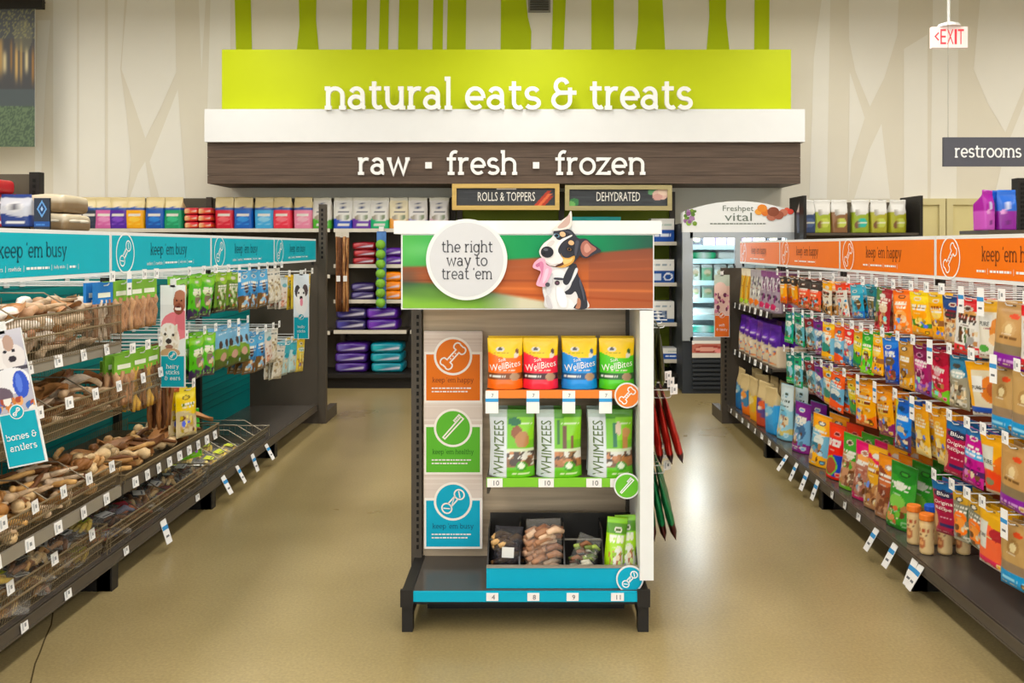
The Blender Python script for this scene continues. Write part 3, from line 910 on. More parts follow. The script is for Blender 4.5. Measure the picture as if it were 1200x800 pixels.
deft('clearteal', 'clear pale teal', .17, .27, .035, [('base', 'c8e0e0'), ('w', .68, '5cb8c8', .04, 1), ('s', .1, .9, .06, .5, ['e8e0c8', 'd0b890', 'b8d8d8'], 20, 8), ('e', .5, .62, .26, .08, '2898a8'), HOLE])
deft('straw', 'straw yellow', .18, .3, .035, [('base', 'e0cc5c'), ('w', .8, 'd8bc40', .03, 1), ('v', .2, .8, .15, .55, ['c8a83c', 'ecdc8c', 'e6d678'], 6, 5), ('e', .5, .66, .3, .07, '6aa8a4'), HOLE])
deft('greensky', 'green and orange landscape', .13, .28, .03, [('base', '8cc04c'), ('w', .62, 'e0b070', .05, 1), ('w', .8, '90c858', .04, 1), ('x', .5, '5aa8d0', .03, 1), ('x', .32, 'd8b070', .04, 1), ('x', .16, '68a84c', .04, 1), HOLE])
deft('tomato', 'tomato red and black', .16, .3, .035, [('base', 'd8442c'), ('w', .7, '2c2c38', .03, 1), ('e', .5, .44, .3, .12, 'f0a890'), ('x', .14, 'b83020', .03, 1), ('t', .58, .2, .8, .02, 'fbe6dc'), HOLE])
deft('yellowbag', 'yellow', .2, .28, .04, [('base', 'ecd028'), ('w', .8, 'f0dc50', .03, 1), ('x', .5, 'd8c8a4', .06, .8), ('s', .1, .9, .05, .42, ['c8a878', 'e8dcc4', 'b08a5c'], 18, 5), ('t', .66, .2, .8, .03, '6a7a1c'), HOLE])


def enrich(key):
    w, h, t, L, lt, d = T[key]
    r = random.Random(key)
    base = L[0][1]
    bc = rgb(base)
    hx = lambda v: '%02x%02x%02x' % tuple(int(max(0, min(255, q))) for q in v)
    lum = bc.mean()
    ink = 'f8f4ea' if lum < 185 else r.choice(['8a3a20', '3c4a3c', '4a3426', '7a2434'])
    dark = hx(bc * .45)
    lite = hx(bc * .5 + 127)
    E = []
    if key.startswith(('dental', 'wb')) :
        return L
    cz = r.uniform(.8, .86)
    cu = r.uniform(.4, .6)
    E += [('e', cu, cz, .2, .045, r.choice([lite, 'f4efe2', dark])), ('e', cu, cz, .13, .026, r.choice([base, dark, ink]))]
    E += [('s', .12, .88, .1, .44, [hx(bc * .7), hx(bc * .85), lite, 'b88858', '6a4426', 'e8d8b8', hx(255 - bc * .6)], 16, r.randrange(999))]
    mid = hx(bc * .35 + rgb(ink) * .65)
    E += [('t', r.uniform(.66, .7), .14, .86, .022, ink), ('t', r.uniform(.6, .62), .18, .82, .016, ink), ('t', .55, .25, .75, .007, mid), ('t', .525, .22, .7, .006, mid)]
    E += [('t', .06, .1, .6, .007, mid), ('t', .09, .1, .5, .006, mid), ('e', .84, .1, .08, .045, r.choice([mid, dark, lite])), ('e', .84, .1, .05, .025, base)]
    E += [('b', .985, 1, hx(bc * .8)), ('b', .9, .905, hx(bc * .75))]
    if key.startswith(('pure', 'crimson', 'kraft', 'clear', 'strip', 'landscape')):
        E = E[5:] if not key.startswith(('crimson', 'kraft', 'pure')) else E[6:]
    return L[:1] + L[1:] + E if r.random() < .65 else L[:1] + E[2:3] + L[1:] + E[:2] + E[3:]


def pouch_front(u, v, w, h, t, hang):
    """local front-surface point: x, outward bulge, z (bottom at 0)"""
    pin = 1 - (.05 * sin(pi * v) if not hang else .025 * sin(pi * v))
    if hang:
        prof = (min(1, v / .1) ** .6) * (max(0.0, min(1, (.9 - v) / .35)) ** .6 if v < .9 else 0)
    else:
        prof = (max(0.0, (.93 - v) / .93) ** .75 if v < .93 else 0) * (0.86 + .14 * min(1, v / .12))
    b = t / 2 * prof * (1 - abs(2 * u - 1) ** 3.2) + .0012
    b += .0016 * prof * sin(9 * u + 4 * v) * sin(13 * v + 2 * u)
    return (u - .5) * w * pin, b, v * h


_PM = {}


def pouch_meshes(key, hang=True):
    kk = (key, hang)
    if kk in _PM:
        return _PM[kk]
    w, h, t, layers, letters, desc = T[key]
    layers = enrich(key)
    if not hang:
        t = t * 2.2
    nu, nv = 32, 48
    U, V = np.meshgrid(np.linspace(0, 1, nu + 1), np.linspace(0, 1, nv + 1))
    U, V = U.ravel(), V.ravel()
    C = vivid(paint(U, V, layers)) / 255.0
    C = np.where(C <= .04045, C / 12.92, ((C + .055) / 1.055) ** 2.4)
    base = tuple(lin(layers[0][1]))
    top = -h + .0 if hang else 0.0
    vf, vb = [], []
    for u, v in zip(U, V):
        x, b, z = pouch_front(u, v, w, h, t, hang)
        vf.append((x, -b, z + (-h + .012 if hang else 0)))
        vb.append((x, b, z + (-h + .012 if hang else 0)))
    n = nu + 1
    ff, fb = [], []
    for j in range(nv):
        for i in range(nu):
            q = (j * n + i, j * n + i + 1, (j + 1) * n + i + 1, (j + 1) * n + i)
            ff.append(q)
            fb.append(tuple(reversed(q)))
    mb = MB()
    cs = [tuple(c) for c in C]
    mb.add(vf + vb, ff + [tuple(i + len(vf) for i in f) for f in fb], cs + cs)
    N = len(vf)
    rim = [(j * n, (j + 1) * n, (j + 1) * n + N, j * n + N) for j in range(nv)] + [((j + 1) * n + nu, j * n + nu, j * n + nu + N, (j + 1) * n + nu + N) for j in range(nv)]
    rim += [(i + 1, i, i + N, i + 1 + N) for i in range(nu)] + [(nv * n + i, nv * n + i + 1, nv * n + i + 1 + N, nv * n + i + N) for i in range(nu)]
    mb.f += rim
    me = mb.mesh('treat_pouch', PRINT, True)
    lets = []
    for s, cu, cv, hh, ww, hexc, rot in letters:
        tm = MB()
        btxt(tm, s, cu, cv, hh, ww, 0, rot)
        out = []
        for x, _, z in tm.v:
            a, b, c = pouch_front(min(max(x, 0), 1), min(max(z, 0), 1), w, h, t, hang)
            out.append((a, -b - (.0015 if hang else .0042), c + (-h + .012 if hang else 0)))
        tm.v = out
        lets.append(tm.mesh('lettering', lettermat(hexc)))
    _PM[kk] = (me, lets)
    return _PM[kk]


def pouch(key, loc, rz, label, group, hang=True, tilt=0.0, name='treat_pouch', cat='treat pouch', roll=0.0, scale=1.0):
    me, lets = pouch_meshes(key, hang)
    o = tag(link(name, me, None, loc, (tilt, roll, rz)), label, cat, group)
    if scale != 1.0:
        o.scale = (scale,) * 3
    for l in lets:
        link('lettering', l, o)
    return o


# block-bottom bags with a folded paper top
_BM = {}


def bag_mesh(key, w, h, t, layers, seed=0):
    if key in _BM:
        return _BM[key]
    nu, nv = 20, 26
    mb = MB()
    r = random.Random(seed)
    ph = r.uniform(0, 6)
    # ring around the bag: front, right side, back, left side with rounded corners
    ring = []
    for k in range(44):
        a = 2 * pi * k / 44
        cx, cy = cos(a), sin(a)
        e = .42
        ring.append((abs(cx) ** e * (1 if cx > 0 else -1), abs(cy) ** e * (1 if cy > 0 else -1)))
    vs, us, vv = [], [], []
    for j in range(nv + 1):
        v = j / nv
        th = 1.0 if v < .66 else (max(.12, 1 - ((v - .66) / .22) * .88) if v < .9 else .1)
        off = -(1 - th) * t * .27
        bulge = 1 + .06 * sin(pi * min(1, v / .7)) - (.03 if v > .75 else 0)
        for k, (a, b) in enumerate(ring):
            wob = 1 + .02 * sin(7 * v + ph + k * .8)
            vs.append((a * w / 2 * (1 - .03 * v + (.04 * sin(ph + 2) if v > .85 else 0)) * (wob if abs(b) > .5 else 1), b * t / 2 * th * bulge * wob + off, v * h + (.012 * h * sin(k * .9 + ph * 3) if v > .88 else 0)))
            us.append(a * .5 + .5 if b < 0 else .02)
            vv.append(v)
    C = vivid(paint(np.array(us), np.array(vv), layers)) / 255.0
    C = np.where(C <= .04045, C / 12.92, ((C + .055) / 1.055) ** 2.4)
    n = 44
    fs = [(j * n + k, j * n + (k + 1) % n, (j + 1) * n + (k + 1) % n, (j + 1) * n + k) for j in range(nv) for k in range(n)]
    fs.append(tuple(range(n - 1, -1, -1)))
    fs.append(tuple(nv * n + k for k in range(n)))
    mb.add(vs, fs, [tuple(c) for c in C])
    _BM[key] = mb.mesh('food_bag', PRINT, True)
    return _BM[key]


# a bag lying flat (pillow)
_LM = {}


def lying_mesh(key, w, d, h, layers):
    if key in _LM:
        return _LM[key]
    n1, n2 = 18, 14
    mb = MB()
    vs, us, vv = [], [], []
    for j in range(n2 + 1):
        a = -pi / 2 + pi * j / n2
        for k in range(n1 * 2):
            b = 2 * pi * k / (n1 * 2)
            ca, sa = cos(a), sin(a)
            sg = lambda q, e: abs(q) ** e * (1 if q > 0 else -1)
            x = sg(ca, .16) * sg(cos(b), .22) * w / 2
            y = sg(ca, .16) * sg(sin(b), .22) * d / 2
            z = h / 2 + sg(sa, .6) * h / 2 * (.86 + .14 * cos(x * 2.6 / w)) + .004 * sin(38 * x + 3 + 9 * y) * sin(26 * y + 11 * x) * ca ** .3
            vs.append((x, y, max(0, z)))
            us.append(x / w + .5)
            vv.append(z / h)
    C = vivid(paint(np.array(us), np.array(vv), layers)) / 255.0
    C = np.where(C <= .04045, C / 12.92, ((C + .055) / 1.055) ** 2.4)
    n = n1 * 2
    mb.add(vs, [(j * n + k, j * n + (k + 1) % n, (j + 1) * n + (k + 1) % n, (j + 1) * n + k) for j in range(n2) for k in range(n)], [tuple(c) for c in C])
    _LM[key] = mb.mesh('stacked_bag', PRINT, True)
    return _LM[key]


# ================================================================== SHELVING ON THE BACK WALL
def slots(mb, x, y, z0, z1, w=.012, step=.05):
    z = z0
    while z < z1:
        mb.box(x - w / 2, x + w / 2, y - .003, y + .002, z, z + step * .55)
        z += step


BACKP = mat('taupe_back_panel', '5c5446', 0.6, var=.04)
GREENP = mat('olive_back_panel', '6f7c12', 0.6, var=.05)


def wall_unit(label, x0, x1, zs, ztop, depth, back, ups, group=None, deck=True):
    t = thing('back_shelving', label, 'shelving', ((x0 + x1) / 2, WY - .3, 0), 0, group)
    yb = WY - .06
    part('back_panel', MB().box(x0, x1, yb, yb + .03, .02, ztop), back, t, True)
    for x in ups:
        u = MB().box(x - .03, x + .03, yb - .05, yb, 0, ztop + .01)
        slots(u, x, yb - .05, .15, ztop - .05)
        part('upright', u, STEEL, t, True)
    for z in zs:
        s = part('shelf', MB().box(x0 + .02, x1 - .02, yb - depth, yb, z - .02, z), STEEL, t, True)
        part('price_rail', MB().box(x0 + .02, x1 - .02, yb - depth - .012, yb - depth, z - .035, z + .004), mat('pale_rail', 'cfc8b8', .4), s, True)
    if deck:
        part('base_deck', MB().box(x0, x1, yb - .55, yb, .12, .16), STEELD, t, True)
        part('kick_plate', MB().box(x0, x1, yb - .48, yb, 0, .12), STEELD, t, True)
    return t


UX0 = P(100, 0, 9.5)[0]
xa, xb, xc, xd = -5.0, P(388, 0, 9.45)[0], P(478, 0, 9.45)[0], P(530, 0, 9.45)[0]
ZT = 1.69
wall_unit('dark shelving run along the back wall left of the center, bags on top', xa, xb, (.6, 1.2, ZT), 2.04, .45, BACKP, (xa + .03, -3.6), deck=True)
uB = wall_unit('dark shelving bay with stacked purple, teal and orange bags', xb, xc, (.61, .934, 1.31, ZT), 2.04, .45, BACKP, (xb + .03, xc - .03))
wall_unit('dark shelving bay mostly behind the dog photo display', xc, xd, (.61, .934, 1.31, ZT), 2.04, .45, BACKP, (xd - .03,))
xe = P(799, 0, 9.45)[0]
uG = wall_unit('shelving bay with olive green back panel behind the display header', xd, xe, (.3, .69, 1.115, 1.55), 2.1, .45, GREENP, (xd + .04, P(658, 0, 9.9)[0], xe - .03))

# side panel closing the left unit at the aisle (taupe) below
# bags along the top shelf
TOPS = [(93, 'magenta', 'cc2c9c', 'a81c80'), (108, 'dark blue', '2c3648', '3c4658'), (125, 'pink', 'd87ab0', 'e8a4cc'), (142, 'purple', '5c2c9c', '8a5ac4'),
        (161, 'yellow', 'ecb01c', 'f6d060'), (184, 'blue', '1c5ca8', '3a8ad0'), (206, 'green', '1c9468', '48b88c'), (265, 'red', 'cc3448', 'e87a80'),
        (287, 'blue', '2468b4', '4a9ad8'), (311, 'light blue', '58b0dc', 'a0d4ec'), (333, 'coral red', 'e0485c', 'f08a94'), (357, 'pink', 'ec9cb4', 'f4c4d0')]
TOPS2 = [(379, 'leaf green', '58a83c', 'f0ece4'), (403, 'white and royal blue', '2850b0', 'f0eee8'), (425, 'white and violet', '7040a0', 'f0eee8'), (446, 'white and emerald', '28b078', 'f2f0ea'),
         (468, 'cream and amber', 'ecaa54', 'f2e8cc'), (490, 'white and lavender', 'b8b4d4', 'f0ece8'), (515, 'white and pale pink', 'e8c8d4', 'f0ece8')]
YB = 9.63
for k, (px, nm, c, c2) in enumerate(TOPS):
    p = P(px, 268, YB)
    me = bag_mesh('top' + c, .205, .34, .15, [('base', c), ('b', .66, 1, 'e8d8ac'), ('b', .6, .68, '2c5c9c'), ('e', .5, .66, .12, .07, '2c4c8c'), ('e', .5, .3, .3, .1, c2), ('t', .44, .2, .8, .03, 'f4f0e8'), ('t', .16, .2, .8, .02, c2), ('b', .97, 1, 'd8c698')], k)
    o = tag(link('food_bag', me, None, (p[0], YB, ZT), (0, 0, random.uniform(-.12, .12))), '%s pet food bag with cream top, %s along the top wall shelf' % (nm, ORD[k]), 'food bag', 'cream topped bags on the high wall shelf')
for k, (px, nm, c, c2) in enumerate(TOPS2):
    p = P(px, 268, YB)
    me = bag_mesh('top2' + c, .21, .34, .14, [('base', c2), ('x', .28, c, .05, 1), ('w', .9, 'dcd8c8', .01, 1), ('e', .5, .74, .1, .09, '34466e'), ('e', .5, .74, .05, .045, 'e8e4dc'), ('e', .3, .36, .16, .07, 'a8a090'), ('e', .68, .38, .14, .08, '8a9478'), ('t', .55, .2, .8, .02, '4a5060'), ('t', .14, .2, .8, .025, 'f4f0e8')], k + 40)
    tag(link('food_bag', me, None, (p[0], YB, ZT), (0, 0, random.uniform(-.1, .1))), '%s pet food bag, %s from the framed signs, high shelf' % (nm, ORD[len(TOPS2) - 1 - k]), 'food bag', 'white bags on the high wall shelf')
# red packs lying in a pile between the green and the red bag
k = 0
for col, px in enumerate((229, 245)):
    for lv_ in range(3):
        p = P(px, 268, YB)
        me = lying_mesh('redpack', .15, .26, .075, [('base', 'c03040'), ('b', .3, .6, 'd87040'), ('r', .1, .4, .2, .8, 'e8c89a'), ('r', .55, .9, .35, .6, 'f0d8d0')])
        tag(link('stacked_bag', me, None, (p[0] + random.uniform(-.004, .004), YB, ZT + .076 * lv_)), 'red pack lying %s in the %s pile between green and red bags' % (('at the bottom', 'in the middle', 'on top')[lv_], ('left', 'right')[col]), 'pet food pack', 'red packs lying on the high wall shelf')
        k += 1

# folded stacks of the bay
STK = [(414, 388, .335, '2c2250', '5c58a0', 'navy blue', 2, .61, .12), (449, 388, .335, '4c2080', '8a58c0', 'purple', 2, .61, .12),
       (413, 438, .34, '4a2a78', '7a6cb0', 'dark purple', 3, .16, .105), (455, 438, .34, '108090', '48b8c0', 'teal', 3, .16, .105),
       (427, 352, .26, '382a5c', '8a84b0', 'dark violet', 2, .934, .09), (461, 352, .2, 'e8901c', 'f4b850', 'orange', 3, .934, .1),
       (429, 310, .25, '8c2430', 'c85a5c', 'dark red', 3, 1.31, .08), (462, 310, .2, '5a2c8c', '8a60b8', 'violet', 2, 1.31, .09)]
for px, py, wd_, c, c2, nm, n, z, hh in STK:
    p = P(px, py, 9.6)
    for q in range(n):
        me = lying_mesh('st' + c, wd_, .36, hh, [('base', c), ('s', .05, .95, .1, .9, [c2, c], 10, 3), ('r', .08, .3, .3, .75, c2), ('t', .56, .2, .9, .09, 'e8e4f0'), ('t', .36, .3, .85, .05, 'd8d4e4'), ('b', .0, .12, c2)])
        tag(link('stacked_bag', me, None, (p[0] + random.uniform(-.008, .008), 9.66, z + hh * q), (0, 0, random.uniform(-.03, .03))),
            '%s pet food bag lying %s of its stack on the back shelves' % (nm, ('at the bottom', 'second' if n == 3 else 'on top', 'on top')[q]), 'food bag', 'bags lying in stacks on the back shelves')

# brown stick packs and a strip of green balls hanging in front of the bay
def ball_strip():
    Y = 9.455
    p = P(447, 0, Y)
    z1 = P(0, 271, Y)[2]
    z0 = P(0, 361, Y)[2]
    t = thing('clip_strip', 'blue clip strip hanging from the top shelf, hung with green balls', 'clip strip', (p[0], Y, z1))
    part('strip', MB().box(p[0] - .05, p[0] + .05, Y, Y + .004, z0, z1), mat('strip_blue', '4c78b4', .4, var=.2, scale=14), t, True)
    part('clip', MB().box(p[0] - .025, p[0] + .025, Y - .01, Y + .02, z1, z1 + .05), WHITE, t, True)
    for k in range(7):
        z = z0 + .06 + (z1 - z0 - .2) * k / 6
        n = 14
        u = MB()
        vs, fs = [], []
        for j in range(9):
            a = -pi / 2 + pi * j / 8
            for q in range(n):
                b = 2 * pi * q / n
                vs.append((p[0] + .052 * cos(a) * cos(b), Y - .054 + .052 * cos(a) * sin(b), z + .052 * sin(a)))
        for j in range(8):
            for q in range(n):
                fs.append((j * n + q, j * n + (q + 1) % n, (j + 1) * n + (q + 1) % n, (j + 1) * n + q))
        u.add(vs, fs)
        o = link('ball', u.shift(-p[0], -Y, -z1).mesh('ball', mat('ball_green', '7cb43c', .6, var=.15, scale=20), True))
        o.location = (p[0], Y, z1)
        tag(o, 'green ball, %s from the top of the hanging blue strip' % ORD[6 - k], 'ball', 'green balls on the clip strip')


ball_strip()
for k, px in enumerate((397, 405)):
    Y = 9.44
    p = P(px, 277, Y)
    z0 = P(0, 365, Y)[2]
    r = random.Random(k)
    s = MB()
    for q in range(6):
        s.col(random.choice(BROWNS))
        xx = p[0] - .024 + .0096 * q
        s.tube([(xx + r.uniform(-.004, .004), Y + r.uniform(-.015, .015), z0 + (p[2] - z0) * a / 7) for a in range(8)], .009, 6)
    o = thing('stick_strip', 'long brown chew stick bundle, %s of two hanging by the shelf post' % ('nearer the post' if k == 0 else 'farther from the post'), 'chew sticks', (p[0], Y, p[2]), 0, 'long stick bundles by the shelf post')
    part('sticks', s, CHEW, o, True, True)
    part('header_card', MB().box(p[0] - .035, p[0] + .035, Y - .004, Y + .004, p[2] - .01, p[2] + .05), mat('clear_card', 'c8c0b0', .4), o, True)
    part('tag', MB().box(p[0] - .02, p[0] + .02, Y - .024, Y - .02, z0 + .32, z0 + .38), WHITE, o, True)

# white and blue boxes on the green bay
def box_pack(px0, px1, py0, py1, nm, kind, Y=9.5):
    x0, x1, z0, z1 = rectP(px0, px1, py0, py1, Y)
    z0 += .001

    def fn(U, V):
        if kind == 0:
            return paint(U, V, [('base', 'eceae4'), ('b', 0, .5, '1c50a8'), ('t', .3, .15, .85, .05, 'e8eef8'), ('t', .74, .3, .9, .04, 'b8c8c0')])
        if kind == 1:
            return paint(U, V, [('base', 'eceae4'), ('b', 0, .5, '1c4c98'), ('e', .74, .26, .2, .17, 'e8eef8'), ('e', .74, .26, .14, .11, '1c4c98'), ('r', .1, .44, .1, .4, 'c8d4e8'), ('t', .76, .1, .85, .04, '9aa8b0')])
        return paint(U, V, [('base', 'e8e6e0'), ('b', 0, .18, '24508c'), ('v', .05, .7, .2, .55, ['e8e6e0', '4a6494', 'e8e6e0', '8a9ab4'], 9, 3), ('t', .76, .1, .85, .04, '9aa8b0')])
    t = thing('food_box', nm, 'food box', ((x0 + x1) / 2, Y, z0), 0, 'boxes on the olive green bay')
    part('front_print', image_grid(x0, x1, z0, z1, 24, 24, fn, .002).shift(0, Y, 0), PAPER, t, True)
    part('carton', MB().box(x0, x1, Y, Y + .22, z0, z1), WHITE, t, True)


def shelf_py(z, Y=9.5):
    return 289 + (EYE - z) * F / Y


box_pack(763, 790, 256, shelf_py(1.55), 'white and blue box on the highest green bay shelf', 0)
box_pack(763, 790, 304, shelf_py(1.115), 'white and blue box with oval print on the middle green bay shelf', 1)
box_pack(763, 790, 353, shelf_py(.69), 'white and blue striped box on the lower green bay shelf', 2)
box_pack(777, 796, 408, shelf_py(.3), 'blue fronted box near the bottom of the green bay', 0)
x0, x1, z0, z1 = rectP(672, 728, 254, 262, 9.4)
t = thing('food_box', 'teal carton on the highest green bay shelf peeking above the display header', 'food box', ((x0 + x1) / 2, 9.5, 1.551))
part('carton', MB().box(x0, x1, 9.5, 9.72, 1.551, z1), mat('teal_carton', '38c0c0', .5), t, True)
part('lid_flap', MB().box(x0 - .004, x1 + .004, 9.496, 9.724, z1 - .035, z1 + .004), mat('teal_carton', '38c0c0', .5), t, True)

# ================================================================== GLASS-DOOR FRIDGE
fx0, fx1 = P(800, 0, 9.1)[0], P(931, 0, 9.1)[0]
FYF, FYB = 9.1, 9.84
zd0, zd1 = .565, 1.68
t = thing('display_fridge', 'upright glass door display fridge with white arched header and grey frame', 'fridge', ((fx0 + fx1) / 2, 9.45, 0))
SILV = mat('fridge_silver', 'a9adb0', 0.35, metal=.3, var=.02)
FWH = mat('fridge_liner', 'e6eef2', 0.5, var=.01)
CH = mat('fridge_charcoal', '33363a', 0.5, var=.04)
part('side_panel', MB().box(fx0, fx0 + .04, FYF + .06, FYB, .02, 1.74), CH, t, True)
part('side_panel', MB().box(fx1 - .04, fx1, FYF + .06, FYB, .02, 1.74), CH, t, True)
part('back_liner', MB().box(fx0 + .04, fx1 - .04, FYB - .04, FYB, .5, 1.74), FWH, t, True)
part('roof', MB().box(fx0 + .04, fx1 - .04, FYF + .06, FYB - .04, 1.69, 1.74), FWH, t, True)
part('base_cabinet', MB().box(fx0 + .04, fx1 - .04, FYF + .06, FYB, .02, .52), CH, t, True)
gr_ = MB().box(fx0, fx1, FYF + .02, FYF + .06, .0, .535)
for k in range(7):
    gr_.box(fx0 + .1, fx1 - .1, FYF - .01, FYF + .02, .05 + .045 * k, .075 + .045 * k)
part('grille', gr_, CH, t, True)


def meat(U, V):
    return paint(U, V, [('base', 'b86a58'), ('w', .72, 'e8e4dc', .12, .5), ('e', .3, .45, .26, .3, '9c3c34'), ('e', .25, .5, .2, .12, 'd89a88'), ('e', .62, .4, .24, .18, 'e08a84'), ('e', .92, .3, .12, .4, '3c7a3c'), ('x', .2, 'd8d0c0', .1, .4)])


mx0, mx1, mz0, mz1 = rectP(811, 845, 399, 419, FYF)
part('food_photo', image_grid(mx0, mx1 + .3, mz0, mz1, 40, 20, meat, .012).shift(0, FYF + .01, 0), PAPER, t, True)
# header with arched top
hp = []
hz0 = P(0, 272, FYF)[2]
for k in range(25):
    u = k / 24
    hp.append((fx0 + (fx1 - fx0) * u, P(0, 249, FYF)[2] + (P(0, 235.5, FYF)[2] - P(0, 249, FYF)[2]) * sin(pi * u) ** .8))
poly_ = [(fx0, hz0), (fx1, hz0)] + list(reversed(hp))
part('header', MB().poly(poly_, -FYF - .12, -FYF + .0), WHITE, t, True)
hb = MB()
hl = MB()
cxh = P(865, 0, FYF)[0]
btxt(hl, 'Freshpet', cxh, P(0, 245, FYF)[2], .075, P(884, 0, FYF)[0] - P(848, 0, FYF)[0], .003)
slabw = P(881, 0, FYF)[0] - P(849, 0, FYF)[0]
btxt(hl, 'vital', cxh, P(0, 254, FYF)[2], .085, slabw, .003)
dashes(hl, P(832, 0, FYF)[0], P(898, 0, FYF)[0], P(0, 262, FYF)[2], .011, .003, 5)
hl.shift(0, FYF, 0)
part('lettering', hl, mat('olive_grey_print', '6a7468', .5), t, True)
hv = MB()
r = random.Random(3)
for k in range(26):
    hv.col(r.choice(['7a9a3c', '5a7c34', '8ab04a', '8a5a8a', 'a07aa0']))
    a, b = r.uniform(803, 816), r.uniform(246, 262)
    q = P(a, b, FYF)
    hv.disc(q[0], q[2], r.uniform(.012, .03), .003 + k * .0001, n=9)
hv.shift(0, FYF, 0)
part('herb_print', hv, PAPER, t, True)
hv = MB()
for px, py, rr_, c in ((893, 244, .05, 'e0862c'), (889, 248, .04, 'e8a040'), (897, 249, .045, 'd8742c'), (906, 248, .06, '8a4a34'), (912, 252, .055, 'a45a44'), (904, 254, .05, 'b87058'), (918, 249, .045, 'c87a60'), (926, 248, .035, 'd84838'), (922, 246, .03, 'e05a40')):
    q = P(px, py, FYF)
    hv.col(c)
    hv.disc(q[0], q[2], rr_, .006 + rr_ * .01, n=18, rz=rr_ * .8)
hv.shift(0, FYF, 0)
part('fruit_print', hv, PAPER, t, True)
# door
db = MB()
fw = .075
db.box(fx0, fx0 + fw + .03, FYF, FYF + .05, .54, hz0).box(fx1 - fw, fx1, FYF, FYF + .05, .54, hz0)
db.box(fx0 + fw, fx1 - fw, FYF, FYF + .05, .54, .54 + .04).box(fx0 + fw, fx1 - fw, FYF, FYF + .05, hz0 - .06, hz0)
xm = (fx0 + fx1) / 2
db.box(xm - .035, xm + .035, FYF, FYF + .05, .58, hz0 - .06)
door = part('door', db, SILV, t, True)
gm = bpy.data.materials.new('fridge_glass')
gm.use_nodes = True
nt = gm.node_tree
for n_ in list(nt.nodes):
    nt.nodes.remove(n_)
go = nt.nodes.new('ShaderNodeOutputMaterial')
ms = nt.nodes.new('ShaderNodeMixShader')
tr = nt.nodes.new('ShaderNodeBsdfTransparent')
gl = nt.nodes.new('ShaderNodeBsdfGlossy')
gl.inputs['Roughness'].default_value = .03
fr_ = nt.nodes.new('ShaderNodeFresnel')
fr_.inputs['IOR'].default_value = 1.3
tr.inputs['Color'].default_value = (.96, .98, .98, 1)
nt.links.new(fr_.outputs[0], ms.inputs[0])
nt.links.new(tr.outputs[0], ms.inputs[1])
nt.links.new(gl.outputs[0], ms.inputs[2])
nt.links.new(ms.outputs[0], go.inputs[0])
part('glass_pane', MB().box(fx0 + fw + .03, xm - .035, FYF + .02, FYF + .026, .58, hz0 - .06), gm, door, True)
part('glass_pane', MB().box(xm + .035, fx1 - fw, FYF + .02, FYF + .026, .58, hz0 - .06), gm, door, True)
part('handle', MB().tube([(xm - .05, FYF, 1.0), (xm - .05, FYF - .04, 1.02), (xm - .05, FYF - .04, 1.3), (xm - .05, FYF, 1.32)], .011, 8), CH, door, True)
fz = [1.515, 1.37, 1.145, .965, .785, .6]
for z in fz:
    s = part('shelf', MB().box(fx0 + .05, fx1 - .05, FYF + .16, FYB - .05, z - .015, z), FWH, t, True)
    part('price_rail', MB().box(fx0 + .05, fx1 - .05, FYF + .145, FYF + .16, z - .045, z + .005), mat('ice_rail', 'b8dce6', .4, var=.02), s, True)
for sx in (fx0 + .09, fx1 - .09):
    part('lamp_tube', MB().tube([(sx, FYF + .085, .62), (sx, FYF + .085, 1.62)], .014, 8), mat('fridge_tube', 'f4faff', .4, emit=3.0), t, True)
d = area('fridge_lamp', ((fx0 + fx1) / 2, FYF + .12, 1.675), 1.0, .06, 30, (.9, .97, 1))
d2 = area('fridge_lamp', (fx0 + .13, FYF + .1, 1.15), .05, 1.0, 14, (.9, .97, 1))
d2.rotation_euler = (radians(-70), 0, 0)
# food inside
r = random.Random(9)
cols = [['2c2e34', 'd8d8e4', 'b8a8cc', 'e4e4ea', 'a48cc0', 'e8e8ec'], ['28a878', 'e0e8e4'], ['e4ece8', '88b89c', 'dce8e8', 'a8c8b8', 'e0dcd0'], ['dfe6e8', '9cb4a4', 'e6ecec', 'b4c4c8'], ['e4ecec', '2c8c64', '3ca878'], ['50b8a4', 'b8dce0', 'e0ecec']]
names = {'2c2e34': 'black', 'd8d8e4': 'pale lilac', 'b8a8cc': 'lilac', 'e4e4ea': 'white', 'a48cc0': 'violet', 'e8e8ec': 'white'}
lvl = ['top', 'second', 'third', 'fourth', 'fifth', 'bottom']
for k, z in enumerate(fz):
    x = fx0 + .12
    i = 0
    while x < fx1 - .2:
        c = cols[k][i % len(cols[k])]
        wd_ = r.uniform(.1, .15)
        if k in (1, 4, 5):
            me = lying_mesh('roll' + c, .26, .1, .075, [('base', c), ('r', .3, .6, 0, 1, 'e8f0ee'), ('r', .62, .8, .2, .9, c)])
            wd_ = .27
            nm = 'food_roll'
        else:
            me = bag_mesh('fr%s%d' % (c, k), wd_, .125 if k == 0 else .17 if k == 2 else .14, .1, [('base', c), ('e', .5, .5, .3, .22, 'c8bca4'), ('e', .55, .35, .2, .1, '8a9a74'), ('b', .8, 1, 'e8eeee')], k + i)
            nm = 'chilled_food_pack'
        tag(link(nm, me, None, (x + wd_ / 2, FYF + .26, z + .001)), 'chilled pet food pack, %s from the door hinge on the %s fridge shelf' % (ORD[i], lvl[k]), 'chilled food', 'chilled packs inside the fridge')
        x += wd_ + .012
        i += 1

